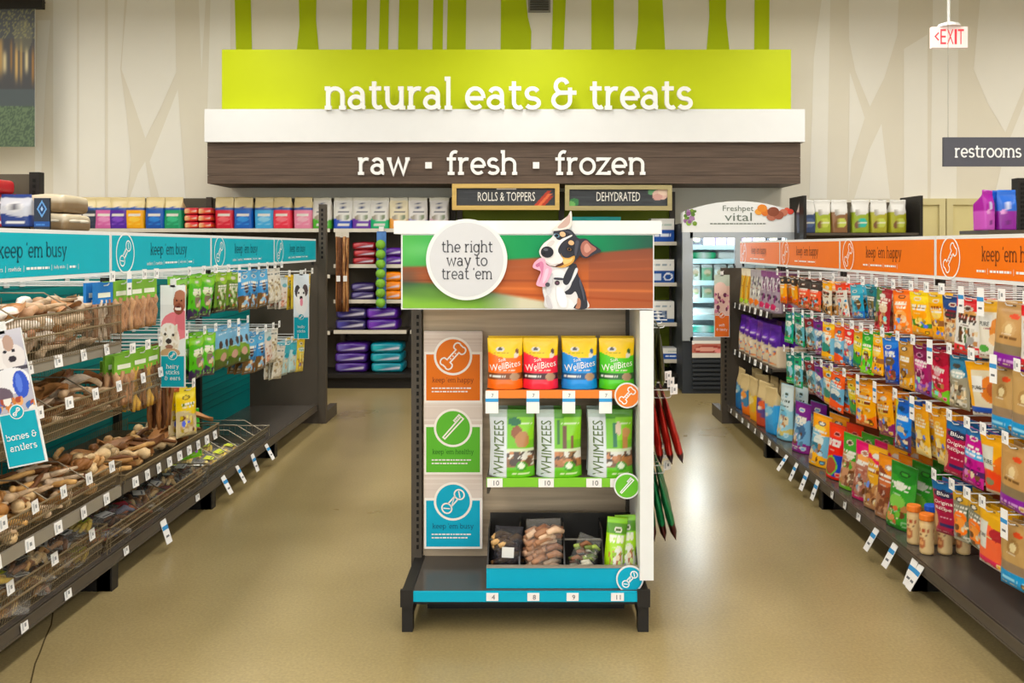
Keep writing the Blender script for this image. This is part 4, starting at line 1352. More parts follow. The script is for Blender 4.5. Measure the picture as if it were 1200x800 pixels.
# ================================================================== END DISPLAY IN THE MIDDLE
EY = 3.46          # front of the base
BY = 3.87          # back panel
EX0, EX1 = P(474, 0, EY)[0], P(757, 0, EY)[0]
t = thing('end_display', 'dark end display stand with wood print back panel and teal base trim', 'display stand', ((EX0 + EX1) / 2, EY, 0))
end_stand = t
zt = P(0, 694, EY)[2]
part('base_deck', MB().box(EX0 + .012, EX1 - .012, EY + .012, BY, zt - .025, zt), DECKM, t, True)
part('trim_strip', MB().box(EX0 + .006, EX1 - .012, EY, EY + .012, P(0, 705, EY)[2], zt + .002), mat('teal_trim', '00a2c0', .4, var=.02), t, True)
part('apron', MB().box(EX0 + .02, EX1 - .02, EY + .014, EY + .03, P(0, 707, EY)[2] - .008, zt - .03), STEELD, t, True)
part('kick_plate', MB().box(EX0 + .06, EX1 - .06, EY + .24, EY + .255, 0, zt - .03), STEELD, t, True)
for x0, x1 in ((EX0 - .012, EX0 + .03), (EX1 - .03, EX1 + .012)):
    f = MB().box(x0, x1, EY + .012, BY + .05, zt - .1, zt + .003)
    f.box(x0, x1, EY + .013, EY + .06, 0, zt - .1).box(x0, x1, BY - .02, BY + .05, 0, zt - .1)
    f.box(x0 - .004, x1 + .004, EY - .004, EY + .012, P(0, 711, EY)[2], zt + .01)
    part('foot_bracket', f, STEELD, t, True)
for x0, x1 in ((P(483, 0, BY)[0], P(495, 0, BY)[0]), (P(733, 0, BY)[0], P(743, 0, BY)[0])):
    u = MB().box(x0, x1, BY - .03, BY + .03, 0, 1.25)
    part('upright', u, STEEL, t, True)
    s_ = MB()
    slots(s_, (x0 + x1) / 2 + .006, BY - .031, .2, 1.22, .01, .03)
    part('slot_strip', s_, mat('slot_black', '14120f', .7), t, True)
bx0, bx1 = P(496, 0, BY)[0], P(742, 0, BY)[0]
woodp = mat('pale_wood_print', 'bda68a', 0.5, var=.2, scale=4, stretch=(.5, 1, 12))
part('back_panel', MB().box(bx0, bx1, BY, BY + .02, zt, 1.253), woodp, t, True)
# white side fin
wx0, wx1 = P(750, 0, EY)[0], P(766, 0, EY)[0]
part('side_fin', MB().box(wx0, wx1, EY + .0, BY + .06, P(0, 680, EY)[2], 1.252), WHITE, t, True)


def shelf_front(py0, py1, col, nm, x0p, x1p, tags, hang, Y=3.55):
    x0, x1, z0, z1 = rectP(x0p, x1p, py0, py1, Y)
    s = part('shelf', MB().box(x0, x1, Y + .012, BY - .002, z1 - .02, z1 - .002), STEEL, end_stand, True, label='shelf with %s front rail' % nm)
    part('shelf_rail', MB().box(x0, x1, Y, Y + .012, z0, z1), mat('rail_' + nm, col, .35, var=.02), s, True)
    for sx in (x0, x1 - .012):
        part('bracket', MB().poly([(0, 0), (0, .05), (.28, .05), (.28, -.03)], 0, .01).xf(Matrix.Translation((sx, BY - .29, z1 - .07)) @ Matrix.Rotation(pi / 2, 4, 'Z')), STEEL, s, True)
    for k, px in enumerate(tags):
        a, b, c, d = rectP(px, px + (15 if hang else 19), py0 if not hang else 482, py1 if hang else py0 + 0, Y)
        tg = MB()
        if hang:
            a, b, c, d = rectP(px, px + 15, 457.5, 484, Y)
            tg.col('eeece8').box(a, b, Y - .005, Y - .003, c, d)
            q = rectP(px, px + 15, 466.5, 470.5, Y)
            tg.col('3a9cd8').box(q[0], q[1], Y - .0056, Y - .0046, q[2], q[3])
            q = rectP(px + 7, px + 9.5, 461, 465, Y)
            tg.col('5a5a5c')
            btxt(tg, '7', (q[0] + q[1]) / 2, (q[2] + q[3]) / 2, q[3] - q[2], None, .0062 - Y)
        else:
            a, b, c, d = rectP(px, px + 18, py0 + .4, py1 - .2, Y)
            tg.col('ece6e2').box(a, b, Y - .005, Y - .001, c, d)
            tg.col('3c3c3e')
            btxt(tg, '10', (a + b) / 2 + .006, (c + d) / 2, (d - c) * .6, None, .0058 - Y)
        part('price_tag', tg, PAPER, s, True)
    return s, z1


def round_badge(cx, cy, r, col, kind, nm, parent, Y, lab):
    c = P(cx, cy, Y)
    rr_ = r * Y / F
    g = MB().disc(c[0], c[2], rr_, 0, .004, 48).shift(0, Y, 0)
    b = part('badge', g, WHITE, parent, True, label=lab)
    g = MB().disc(c[0], c[2], rr_ * .89, .0046, None, 48).shift(0, Y, 0)
    part('badge_face', g, mat('badge_' + nm, col, .45, var=.02), b, True)
    g = icon(MB(), kind, c[0], c[2], rr_ * 1.35, rr_ * .085, .0056).shift(0, Y, 0)
    part('icon', g, SIGNW, b, True)


s1, sz1 = shelf_front(457, 466.5, 'ee8230', 'orange', 570, 748, (569, 617, 659, 702), True)
s2, sz2 = shelf_front(560, 570.5, '7ec230', 'green', 570, 740, (571, 631, 687, 715), False)
round_badge(735, 463, 15, 'ee8230', 'bone', 'orange', s1, 3.53, 'orange round badge with bone icon')
round_badge(734.5, 569, 15.2, '66b82c', 'brush', 'green', s2, 3.53, 'green round badge with brush icon')
# price tags on the teal trim
for px, s in ((570, '4'), (618, '8'), (664, '9'), (716, '11')):
    a, b, c, d = rectP(px, px + 14 if px != 716 else px + 15, 694.5, 703.5, EY)
    tg = MB().col('ece4e2').box(a, b, EY - .004, EY, c, d)
    tg.col('4a4446')
    btxt(tg, s, (a + b) / 2 + .004, (c + d) / 2, (d - c) * .62, None, .0048 - EY)
    part('price_tag', tg, PAPER, t, True)

# the bin with dividers
bnx0, bnx1 = P(570, 0, 3.5)[0], P(750, 0, 3.5)[0]
BF = 3.5
fz0, fz1 = P(0, 692, BF)[2], P(0, 665, BF)[2]
bt = thing('divided_bin', 'smoky divided bin with teal front and round chew badge on display base', 'bin', ((bnx0 + bnx1) / 2, BF, zt))
part('front_panel', MB().box(bnx0, bnx1, BF, BF + .012, zt + .001, fz1), mat('bin_teal', '00a2c0', .4, var=.02), bt, True)
part('front_lip', MB().box(bnx0, bnx1, BF - .004, BF + .016, fz1, fz1 + .006), RAIL, bt, True)
part('bottom', MB().box(bnx0, bnx1, BF + .012, BY - .06, zt + .001, zt + .012), ACRY, bt, True)
zb = .385
part('back_wall', MB().box(bnx0, bnx1, BY - .07, BY - .06, zt + .012, P(0, 600, BY - .06)[2]), ACRY, bt, True)
dv = [bnx0, P(608, 0, 3.6)[0], P(660, 0, 3.6)[0], P(705, 0, 3.6)[0], bnx1 - .008]
for x in dv:
    m = MB()
    y0, y1 = BF + .014, BY - .072
    zA, zB = fz1 - .01, P(0, 600, BY - .06)[2] - .02
    vs = [(x, y0, zt + .013), (x, y1, zt + .013), (x, y1, zB), (x, y1 - .14, zB), (x, y0, zA)]
    n_ = 5
    m.add(vs + [(a + .006, b, c) for a, b, c in vs], [(0, 1, 2, 3, 4), (9, 8, 7, 6, 5)] + [(i, (i + 1) % 5, (i + 1) % 5 + 5, i + 5) for i in range(5)])
    part('divider', m, ACRY, bt, True)
part('mid_rail', MB().box(bnx0 + .007, dv[3], 3.66, 3.665, P(0, 631, 3.66)[2] - .006, P(0, 631, 3.66)[2]), RAIL, bt, True)
round_badge(738, 678, 16, '00a2c0', 'chew', 'teal', bt, 3.494, 'teal round badge with chew icon')

# packs in the bin
def chew_pack(loc, w, d, h, cols, film, seed, label, group, rx=0.0, ry=0.0, rz=0.0, label_card=None, name='chew_pack', n=12, cat='chew pack'):
    """see-through pack: chews in the lower part, a card at the top"""
    r = random.Random(seed)
    o = tag(link(name, None, None, loc, (rx, ry, rz)), label, cat, group)
    m = MB()
    for k in range(n):
        m.col(r.choice(cols))
        a = r.uniform(-.4, .4)
        x, y, z = r.uniform(-.32, .32) * w, r.uniform(-.3, .3) * d, h * (.1 + .72 * k / n)
        l = w * .3
        m.tube([(x - l * cos(a) * .8, y - .2 * d, z - l * sin(a) * .4), (x, y, z + .01), (x + l * cos(a) * .8, y + .1 * d, z + l * sin(a) * .5)], [d * .1, d * .14, d * .08], 7)
    part('chews', m, CHEW, o, smooth=True)
    f = MB()
    hh = [0, .12, .5, .8, .9, 1]
    ww = [.94, 1, 1, .96, .95, .95]
    dd = [.7, 1, 1, .6, .08, .05]
    ring = 12
    vs, fs = [], []
    for j in range(6):
        for k in range(ring):
            a = 2 * pi * k / ring
            sg = lambda q, e: abs(q) ** e * (1 if q > 0 else -1)
            vs.append((sg(cos(a), .5) * w / 2 * ww[j], sg(sin(a), .5) * d / 2 * dd[j], hh[j] * h))
    for j in range(5):
        for k in range(ring):
            fs.append((j * ring + k, j * ring + (k + 1) % ring, (j + 1) * ring + (k + 1) % ring, (j + 1) * ring + k))
    f.add(vs, fs)
    part('clear_film', f, film, o, smooth=True)
    if label_card:
        c = MB().col(label_card).poly([(-w * .2, h * .45), (w * .2, h * .45), (w * .2, h * .66), (-w * .2, h * .66)], d * .52)
        part('label_card', c, PAPER, o)
    return o


def filmmat(nm, col, a):
    if nm in _M:
        return _M[nm]
    m = bpy.data.materials.new(nm)
    m.use_nodes = True
    nt = m.node_tree
    for n_ in list(nt.nodes):
        nt.nodes.remove(n_)
    go = nt.nodes.new('ShaderNodeOutputMaterial')
    ms = nt.nodes.new('ShaderNodeMixShader')
    tr = nt.nodes.new('ShaderNodeBsdfTransparent')
    gl = nt.nodes.new('ShaderNodeBsdfPrincipled')
    gl.inputs['Base Color'].default_value = lin(col) + (1,)
    gl.inputs['Roughness'].default_value = .18
    nz = nt.nodes.new('ShaderNodeTexNoise')
    nz.inputs['Scale'].default_value = 40
    bp = nt.nodes.new('ShaderNodeBump')
    bp.inputs['Strength'].default_value = .5
    bp.inputs['Distance'].default_value = .01
    nt.links.new(nz.outputs['Fac'], bp.inputs['Height'])
    nt.links.new(bp.outputs['Normal'], gl.inputs['Normal'])
    ms.inputs[0].default_value = a
    nt.links.new(tr.outputs[0], ms.inputs[1])
    nt.links.new(gl.outputs[0], ms.inputs[2])
    nt.links.new(ms.outputs[0], go.inputs[0])
    _M[nm] = m
    return m


FILM = filmmat('clear_film', 'd8d4cc', .1)
DARKF = filmmat('dark_film', '26242a', .72)
G_ = 'chew packs in the divided bin'
p = P(594, 664, 3.6)
chew_pack((p[0], 3.6, zt + .014), .12, .1, .2, ['7a5236', '96683c', 'd0a468'], DARKF, 1, 'dark see-through chew pack with white label in first bin compartment', None, ry=.05, label_card='dcdad4', n=26)
p = P(637, 664, 3.6)
chew_pack((p[0], 3.6, zt + .014), .15, .11, .23, ['a87858', 'c49878', '8a5c42', 'd8b494'], FILM, 2, 'clear pack full of tan brown chews in the second bin compartment', None, rz=.1, n=60)
p = P(676, 664, 3.6)
chew_pack((p[0] + .0, 3.6, zt + .014), .1, .07, .17, ['6a7a3c', '8a5a3c', '9cb04a', 'e0d8c0'], FILM, 3, 'small green and brown chew pack in the third bin compartment', None, ry=.35, n=22)
deft('binlime', 'lime green', .085, .24, .04, [('base', 'a8d02c'), ('w', .72, '8cc42c', .03, 1), ('b', .74, .9, '5a8c28'), ('e', .62, .3, .26, .26, 'e8e6d8'), ('s', .2, .75, .1, .46, ['a86a44', 'c88a5c', '8a4a30'], 12, 4), ('t', .64, .15, .85, .03, 'f2f6d8')])
for k, (px, ro) in enumerate(((717, .12), (737, -.06))):
    p = P(px, 664, 3.58)
    pouch('binlime', (p[0], 3.56 + .03 * k, zt + .016), 0.1 - .2 * k, 'lime green chew pouch leaning in the last bin compartment, %s' % ('nearer the divider' if k == 0 else 'nearer the badge'), 'lime pouches in the bin', False, tilt=-.12, roll=ro)

# pouches on the orange shelf and the green shelf
def wb(col, dark, cutc):
    return [('base', col), ('w', .7, 'f6d016', -.09, .5, -.05), ('e', .36, .78, .13, .05, 'e8e6e0'), ('e', .36, .785, .055, .03, '4a4a50'), ('t', .7, .16, .6, .012, cutc),
            ('e', .84, .74, .05, .06, dark), ('e', .82, .66, .07, .05, 'f2eadc'), ('b', .2, .32, dark), ('e', .78, .25, .14, .075, 'b89a80'), ('t', .26, .06, .6, .018, 'f0ece4'), ('t', .37, .2, .8, .012, 'fbe8d8'), ('b', 0, .02, dark)]


for nm, col, dark, cutc in (('wborange', 'f07a2a', '7a4a26', 'c09a20'), ('wbred', 'e8344c', '4a2a30', 'c09a20'), ('wbblue', '2494d8', '1c5a88', 'a8a828'), ('wbgreen', '5cc026', '2a5c28', 'b0a820')):
    deft(nm, nm[2:], .144, .203, .045, wb(col, dark, cutc), [('WellBites', .5, .47, .125, .9, 'f6f2ea', .12), ('Soft', .42, .58, .06, .22, 'f6f2ea', .12)])
for k, (px, key, nm) in enumerate(((592, 'wborange', 'orange and yellow'), (633.5, 'wbred', 'red and yellow'), (679, 'wbblue', 'blue and yellow'), (722.5, 'wbgreen', 'green and yellow'))):
    for q in range(2):
        p = P(px, 455, 3.6)
        pouch(key, (p[0] + (.012 if px > 700 and q == 1 else 0), 3.6 + .085 * q, sz1), (0, -.02, .02, -.03)[k], '%s stand-up treat pouch, %s in its file on the orange-railed shelf' % (nm, ('front', 'middle', 'rear')[q]), '%s pouches on the orange shelf' % nm, False, name='stand_up_pouch')


def whim(kind):
    L = [('base', '74b01e'), ('b', .86, 1, '4a8a24'), ('r', .6, 1, .55, .9, '8ac42a'), ('r', .1, 1, .16, .4, '8a6a48'), ('s', .4, 1, .17, .38, ['a8764a', '6a5240', 'c08a60', 'e8e6dc', '4a3c30'], 30, kind), ('r', .4, 1, .38, .42, 'dfe8c8'), ('b', 0, .15, '66b020'), ('e', .72, .17, .13, .07, '4a8c24'), ('e', .72, .18, .07, .05, 'e8f0d8'), ('t', .07, .5, .9, .012, 'eaf4d0'), ('t', .79, .55, .95, .012, 'e6f0d0')]
    if kind == 1:
        L += [('e', .56, .82, .15, .06, '2c6a4a'), ('e', .62, .66, .13, .1, '8a5a3c'), ('e', .74, .56, .16, .12, 'b08458')]
    elif kind == 2:
        L += [('r', .58, .68, .42, .76, '6a4a38'), ('r', .76, .84, .42, .62, '7a5a40'), ('r', .46, .52, .5, .85, '3c6a34')]
    else:
        L += [('r', .55, .64, .45, .8, '2c6a48'), ('e', .68, .72, .07, .1, 'dcc8b0'), ('r', .78, .9, .42, .64, 'b88a58'), ('e', .85, .66, .1, .07, 'c89a68')]
    L += [('r', 0, .4, 0, .88, 'e4e8ea'), ('b', .88, 1, 'c4d0c8'), ('r', .4, 1, .88, 1, '5c9430')]
    return L


for k, px in ((1, 601), (2, 655), (3, 715)):
    nm = 'dental%d' % k
    deft(nm, 'green and white', .185, .265, .05, whim(k), [('WHIMZEES', .21, .44, .23, .8, '5f7444', pi / 2)])
for k, px, nm in ((1, 600, 'green and white dental chew bag showing brown hedgehog chews'), (2, 655, 'green and white dental chew bag showing brown stick chews'), (3, 715, 'green and white dental chew bag showing toothbrush chews')):
    for q in range(2):
        p = P(px, 558, 3.6)
        pouch('dental%d' % k, (p[0], 3.6 + .085 * q, sz2), (-.02, .01, .03)[k - 1], nm + ', %s of its file' % ('front', 'rear')[q], nm, False, name='dental_chew_bag', cat='treat bag')

# the tall information board
ix0, ix1 = P(497, 0, BY - .04)[0], P(565.5, 0, BY - .04)[0]
IY = BY - .045
it = thing('info_board', 'tall board with orange, green and teal panels beside the display shelves', 'sign board', ((ix0 + ix1) / 2, IY, P(0, 642, IY)[2]))
iz0, iz1 = P(0, 642, IY)[2], P(0, 388, IY)[2]


def palewood(U, V):
    rs = np.random.RandomState(2)
    C = np.zeros((len(U), 3)) + rgb('d9c8bc')
    for k in range(60):
        v = rs.uniform(0, 1)
        C[abs(V - v) < rs.uniform(.001, .004)] = rgb(rs.choice(['cdb9ac', 'e2d4ca', 'd2c0b6']))
    return C


part('board', MB().box(ix0, ix1, IY, IY + .02, iz0, iz1), WHITE, it, True)
part('wood_print', image_grid(ix0, ix1, iz0, iz1, 8, 260, palewood, .002).shift(0, IY, 0), PAPER, it, True)
for (ya, yb, cy, col, nm, kind, word_) in ((415, 469, 417, 'e0700c', 'orange', 'bone', "keep 'em happy"), (500, 553, 501, '5cb02c', 'green', 'brush', "keep 'em healthy"), (586, 640, 587, '00a2c0', 'teal', 'chew', "keep 'em busy")):
    a, b, c, d = rectP(497.5, 565, ya - 3, yb + 2.5, IY)
    pn = MB().poly([(a, c), (b, c), (b, d), (a, d)], .0026)
    cc = P(531, cy, IY)
    rr_ = 22.5 * IY / F
    pn.disc(cc[0], cc[2], rr_, .0030)
    pn.shift(0, IY, 0)
    bo = part('panel_border', pn, mat('ivory_print', 'efe6dc', .5, var=.01), it, True)
    a, b, c, d = rectP(499.5, 562.5, ya, yb, IY)
    g = MB().poly([(a, c), (b, c), (b, d), (a, d)], .0033)
    part('panel_colour', g.shift(0, IY, 0), mat('panel_' + nm, col, .5, var=.02), it, True)
    g = MB().disc(cc[0], cc[2], rr_, .0037).shift(0, IY, 0)
    part('circle_border', g, mat('ivory_print', 'efe6dc', .5, var=.01), it, True)
    g = MB().disc(cc[0], cc[2], rr_ * .88, .0042).shift(0, IY, 0)
    part('circle', g, mat('panel_' + nm, col, .5), it, True)
    g = icon(MB(), kind, cc[0], cc[2], rr_ * 1.42, rr_ * .075, .0048).shift(0, IY, 0)
    part('icon', g, mat('ivory_print', 'efe6dc', .5), it, True)
    g = MB()
    wz = P(0, yb - 21.5, IY)[2]
    slab(g, word_, P(531, 0, IY)[0], wz, .0135, P(555, 0, IY)[0] - P(507, 0, IY)[0], .0042, None, wt=.9, center=True)
    part('lettering', g.shift(0, IY, 0), mat('dark_print_' + nm, {'orange': '8a3c10', 'green': '2c6a1c', 'teal': '0c5a74'}[nm], .5), it, True)
    g = MB()
    dashes(g, P(506, 0, IY)[0], P(552, 0, IY)[0], P(0, yb - 14.5, IY)[2], .0055, .0042, 3)
    dashes(g, P(506, 0, IY)[0], P(548, 0, IY)[0], P(0, yb - 10.5, IY)[2], .0055, .0042, 8)
    part('small_print', g.shift(0, IY, 0), mat('ivory_print', 'efe6dc', .5), it, True)

# ------------------------------------------------------------------ header with the dog picture
HY = 3.47
hx0, hx1, hz0_, hz1_ = rectP(470, 766.5, 274, 362.5, HY)
ht = thing('photo_header', 'white framed header showing a tongue-out dog in front of brown boards', 'sign', ((hx0 + hx1) / 2, HY, hz0_))
part('box', MB().box(hx0, hx1, HY, BY + .08, hz0_, hz1_), WHITE, ht, True)
a, b, c, d = rectP(461.5, 775.5, 258.5, 274.5, HY - .006)
part('top_cap', MB().box(a, b, HY - .006, BY + .1, hz1_, d), WHITE, ht, True)


def bench(U, V):
    X, Yp = 470 + U * 296, 362 - V * 88
    C = np.zeros((len(U), 3))
    n = np.sin(X * .05 + np.sin(Yp * .21) * 1.3) * .5 + .5

    def mixc(a, b, t):
        t = np.clip(t, 0, 1)[:, None]
        return rgb(a) * (1 - t) + rgb(b) * t
    grn = mixc('5cae5c', '1c8c58', (X - 480) / 150)
    grn = np.where((X > 690)[:, None], mixc('1c8a5a', '2c5a4a', (X - 690) / 70), grn)
    lite = np.exp(-((X - 495) / 26) ** 2 - ((Yp - 292) / 9) ** 2)[:, None]
    grn = grn * (1 - .5 * lite) + rgb('90d490') * .5 * lite
    top = np.where(X < 560, 312 + (X - 472) * -.02, np.where(X < 640, 303 - (X - 600) * .06, 300 - (X - 640) * .085))
    tl = np.clip((Yp - top) / 62, 0, 1)
    red = mixc('9a5a3c', 'd8783c', tl * .9 + .15 * n)
    red = np.where((X > 690)[:, None], red * .55 + mixc('8a5244', '63403c', (X - 690) / 75) * .45, red)
    for y0, sl, wd_, cc in ((318, -.03, 1.2, 'b86a44'), (329, .005, 1.0, '6a3426'), (339, .02, 1.6, 'e8925a'), (347, .05, 1.2, '8a3c20'), (310, -.06, .8, 'a86a50')):
        m = np.exp(-(((Yp - (y0 + sl * (X - 640))) / wd_) ** 2))[:, None] * .55
        red = red * (1 - m) + rgb(cc) * m
    C = grn
    t = np.clip((Yp - top) / 3 + .5, 0, 1)[:, None]
    C = C * (1 - t) + red * t
    # lower edge: grass at the left
    low = 330 + (X - 470) * .05 + np.where(X > 520, (X - 520) * .13, 0)
    gg = mixc('3c5a44', '8ab84c', (Yp - low) / 26 + .25 * n)
    pale = np.clip((X - 560) / 50, 0, 1)[:, None]
    gg = gg * (1 - pale) + rgb('ded8c0') * pale
    t = np.clip((Yp - low) / 4 + .5, 0, 1)[:, None]
    t = t * (X < 690)[:, None]
    C = C * (1 - t) + gg * t
    dk = (np.exp(-((X - 474) / 16) ** 2 - ((Yp - 325) / 12) ** 2))[:, None]
    C = C * (1 - .5 * dk) + rgb('3c4a48') * .5 * dk
    return vivid(C, 1.25)


a, b, c, d = rectP(472, 765, 275.5, 361, HY)
part('photo_print', image_grid(a, b, c, d, 150, 60, bench, .003).shift(0, HY, 0), PAPER, ht, True)


def smooth_loop(pts, n=5):
    out, m = [], len(pts)
    for i in range(m):
        p0, p1, p2, p3 = [pts[(i + k - 1) % m] for k in range(4)]
        for q in range(n):
            t_ = q / n
            out.append(tuple(.5 * (2 * p1[j] + (p2[j] - p0[j]) * t_ + (2 * p0[j] - 5 * p1[j] + 4 * p2[j] - p3[j]) * t_ ** 2 + (3 * p1[j] - p0[j] - 3 * p2[j] + p3[j]) * t_ ** 3) for j in (0, 1)))
    return out


DY = HY - .016
dm = MB()
lay = [0]


def dog(col, pts, sm=True, thick=False):
    q = [(P(600 + x / 5, 0, DY)[0], P(0, 240 + y / 5, DY)[2]) for x, y in pts]
    if sm:
        q = smooth_loop(q)
    lay[0] += 1
    dm.col(col).poly(q, .0004 * lay[0] if not thick else -.006, None if not thick else .0004 * lay[0])


def dogell(col, x, y, rx, ry, ang=0):
    dog(col, [(x + rx * cos(a) * cos(ang) - ry * sin(a) * sin(ang), y + rx * cos(a) * sin(ang) + ry * sin(a) * cos(ang)) for a in [2 * pi * k / 14 for k in range(14)]])


dog('dfdcdc', [(205, 355), (255, 365), (330, 362), (372, 350), (388, 420), (415, 480), (435, 545), (437, 606), (210, 606), (190, 545), (178, 490), (195, 440), (215, 400)], True, True)
dog('eceaea', [(215, 400), (290, 380), (330, 440), (300, 520), (350, 560), (355, 604), (215, 604), (195, 540), (188, 490)])
dog('34343c', [(345, 350), (378, 350), (388, 410), (412, 462), (434, 530), (438, 605), (362, 605), (388, 560), (372, 508), (345, 525), (298, 518), (335, 490), (350, 450), (318, 470), (298, 448), (312, 400)])
dog('d8d8dc', [(372, 372), (386, 384), (352, 452), (318, 500), (312, 492), (345, 440)])
dog('b4785a', [(385, 545), (402, 560), (398, 604), (372, 604), (380, 580)])
dog('35353e', [(385, 208), (432, 198), (470, 228), (522, 268), (480, 290), (438, 312), (404, 302), (380, 260)], True, True)
dog('a86a5c', [(408, 226), (434, 208), (462, 232), (494, 258), (462, 284), (438, 304), (414, 292), (402, 258)])
dog('c89080', [(424, 240), (440, 226), (456, 246), (462, 262), (440, 280), (424, 270)])
dog('34343d', [(250, 148), (300, 138), (348, 150), (384, 192), (412, 206), (400, 250), (398, 292), (368, 332), (330, 362), (262, 362), (205, 335), (168, 300), (160, 268), (188, 222), (236, 186)], True, True)
dog('e6dcd4', [(346, 36), (351, 88), (342, 132), (300, 146), (252, 152), (238, 146), (262, 118), (290, 92), (325, 66)], True, True)
dog('c8a89c', [(336, 56), (340, 100), (318, 128), (280, 138), (268, 128), (300, 96)])
dog('ece6e2', [(240, 180), (250, 170), (262, 200), (290, 204), (340, 178), (352, 182), (300, 214), (276, 246), (270, 272), (284, 296), (300, 324), (276, 352), (238, 358), (200, 336), (168, 300), (160, 268), (186, 226), (226, 196)])
dog('d8a04a', [(284, 284), (300, 306), (332, 310), (366, 298), (362, 330), (338, 352), (300, 368), (262, 362), (284, 348), (300, 326)])
dog('5a3428', [(258, 352), (284, 342), (306, 330), (310, 340), (290, 356), (262, 362)])
dog('d9d0cc', [(205, 232), (232, 208), (250, 214), (238, 236), (212, 246)])
dog('d4ccca', [(196, 330), (236, 346), (272, 340), (262, 352), (228, 356), (204, 344)])
dog('f7f3f0', [(282, 206), (330, 184), (340, 184), (300, 212), (276, 240), (262, 262), (256, 246)])
dog('eec27a', [(300, 318), (334, 318), (356, 308), (350, 328), (326, 344), (304, 346)])
dog('4a4a54', [(300, 148), (340, 156), (364, 184), (352, 176), (318, 160)])
dog('4c4c58', [(372, 214), (392, 214), (384, 262), (374, 300), (366, 280)])
dog('50505c', [(396, 424), (410, 470), (424, 530), (420, 560), (408, 510), (394, 460)])
dog('d2d0d4', [(214, 420), (240, 400), (236, 460), (222, 520), (206, 520), (200, 470)])
dog('f6f4f4', [(262, 480), (300, 500), (318, 540), (320, 590), (290, 598), (266, 560)])
dog('c9c4c8', [(196, 545), (212, 530), (232, 580), (236, 604), (214, 604)])
dogell('26262e', 206, 276, 37, 33, .1)
dogell('5c5c66', 198, 262, 14, 8, .1)
dogell('14141a', 188, 284, 8, 6)
dogell('e0b488', 296, 172, 18, 15, .4)
dogell('e2b080', 346, 222, 17, 14, .3)
dogell('6a90a8', 261, 180, 17, 11, .2)
dogell('1c1c22', 261, 180, 11, 9)
dogell('1c1c22', 337, 260, 21, 13, .3)
dogell('7a5a3c', 335, 260, 13, 9, .3)
dogell('0e0e12', 335, 260, 7, 7)
dog('eaa8c0', [(132, 336), (164, 312), (192, 318), (200, 346), (232, 372), (226, 410), (204, 452), (192, 478), (144, 470), (152, 432), (168, 392), (150, 380), (122, 366)], True, True)
dog('d27ca0', [(150, 345), (172, 330), (186, 350), (180, 400), (168, 440), (158, 462), (170, 410), (166, 372)])
dog('f4c4d6', [(196, 380), (214, 374), (206, 420), (186, 456), (180, 446)])
dog('c06a90', [(138, 350), (160, 338), (162, 356), (146, 364)])
dog('3a3a44', [(250, 425), (300, 428), (300, 440), (248, 436)])
dogell('3a2c34', 264, 456, 15, 14)
dogell('6a4a5a', 264, 456, 8, 7)
dogell('4c4c56', 208, 466, 14, 13)
dm.shift(0, DY, 0)
part('dog_cutout', dm, PAPER, ht, True)
cc = P(547, 304, HY - .02)
rr_ = 47.5 * (HY - .02) / F
part('disc', MB().disc(cc[0], cc[2], rr_, -.02, .006, 64).shift(0, HY - .02, 0), WHITE, ht, True, label='grey round disc with white rim')
part('disc_face', MB().disc(cc[0], cc[2], rr_ * .91, .007, None, 64).shift(0, HY - .02, 0), mat('disc_grey', 'cfced0', .5, var=.01), ht, True)
g = MB()
for s, xa_, xb_, yb_ in (('the right', 518, 577, 295), ('way to', 523.5, 570.5, 311), ("treat 'em", 518, 576.5, 326.5)):
    q = P(xa_, yb_, HY - .02)
    slab(g, s, q[0], q[2], 8.6 * HY / F, (xb_ - xa_) * HY / F, .0085, None, wt=.88)
part('lettering', g.shift(0, HY - .02, 0), mat('charcoal_print', '55555a', .5), ht, True)

# ------------------------------------------------------------------ the run of shelving behind the end display
rt = thing('shelving_spine', 'dark double sided shelving run directly behind the end display', 'shelving', (0, 4.6, 0))
part('spine_panel', MB().box(-.03, .09, BY + .12, 5.3, .02, 1.5), STEEL, rt, True)
part('base_deck', MB().box(-.42, .46, BY + .12, 5.3, .1, .15), STEELD, rt, True)
part('kick_plate', MB().box(-.3, .34, BY + .16, 5.26, 0, .1), STEELD, rt, True)

# ================================================================== THE TWO AISLE RUNS
SEC = [2.66, 3.88, 5.09, 6.33, 7.55]
SIDE = {-1: dict(edge=1.83, back=2.40, head=1.84, tip=1.78, face='left', z0=1.375, z1=1.565, panel=TEAL, zp=1.52),
        1: dict(edge=1.645, back=2.16, head=1.75, tip=1.70, face='right', z0=1.36, z1=1.547, panel=RUST, zp=1.5)}
AISLE = {-1: 'teal header aisle', 1: 'orange header aisle'}
SECN = ['nearest', 'second', 'third', 'farthest']


def bx(mb, s, xa, xb, y0, y1, z0, z1):
    a, b = s * xa, s * xb
    return mb.box(min(a, b), max(a, b), y0, y1, z0, z1)


def tag_mesh(hang, blue, seed):
    """price tag facing -Y, hanging down from z = 0 when hang"""
    m = MB().col('efedea')
    if hang:
        m.box(-.022, .022, -.002, 0, -.085, .02)
        m.col('3a90cc').poly([(-.022, -.03), (.022, -.03), (.022, -.014), (-.022, -.014)], .0026)
        m.col('6a6c70').poly([(-.012, -.06), (.012, -.06), (.012, -.052), (-.012, -.052)], .0026)
    else:
        m.box(-.024, .024, -.002, 0, -.02, .025)
        m.col('8c8e90').poly([(-.002, -.004), (.010, -.004), (.010, .009), (-.002, .009)], .0026)
        m.col('c0c2c4').poly([(-.018, -.012), (-.008, -.012), (-.008, .016), (-.018, .016)], .0026)
    return m


_TAGM = {}


def tagm(hang):
    if hang not in _TAGM:
        _TAGM[hang] = tag_mesh(hang, True, 0).mesh('price_tag', PAPER)
    return _TAGM[hang]


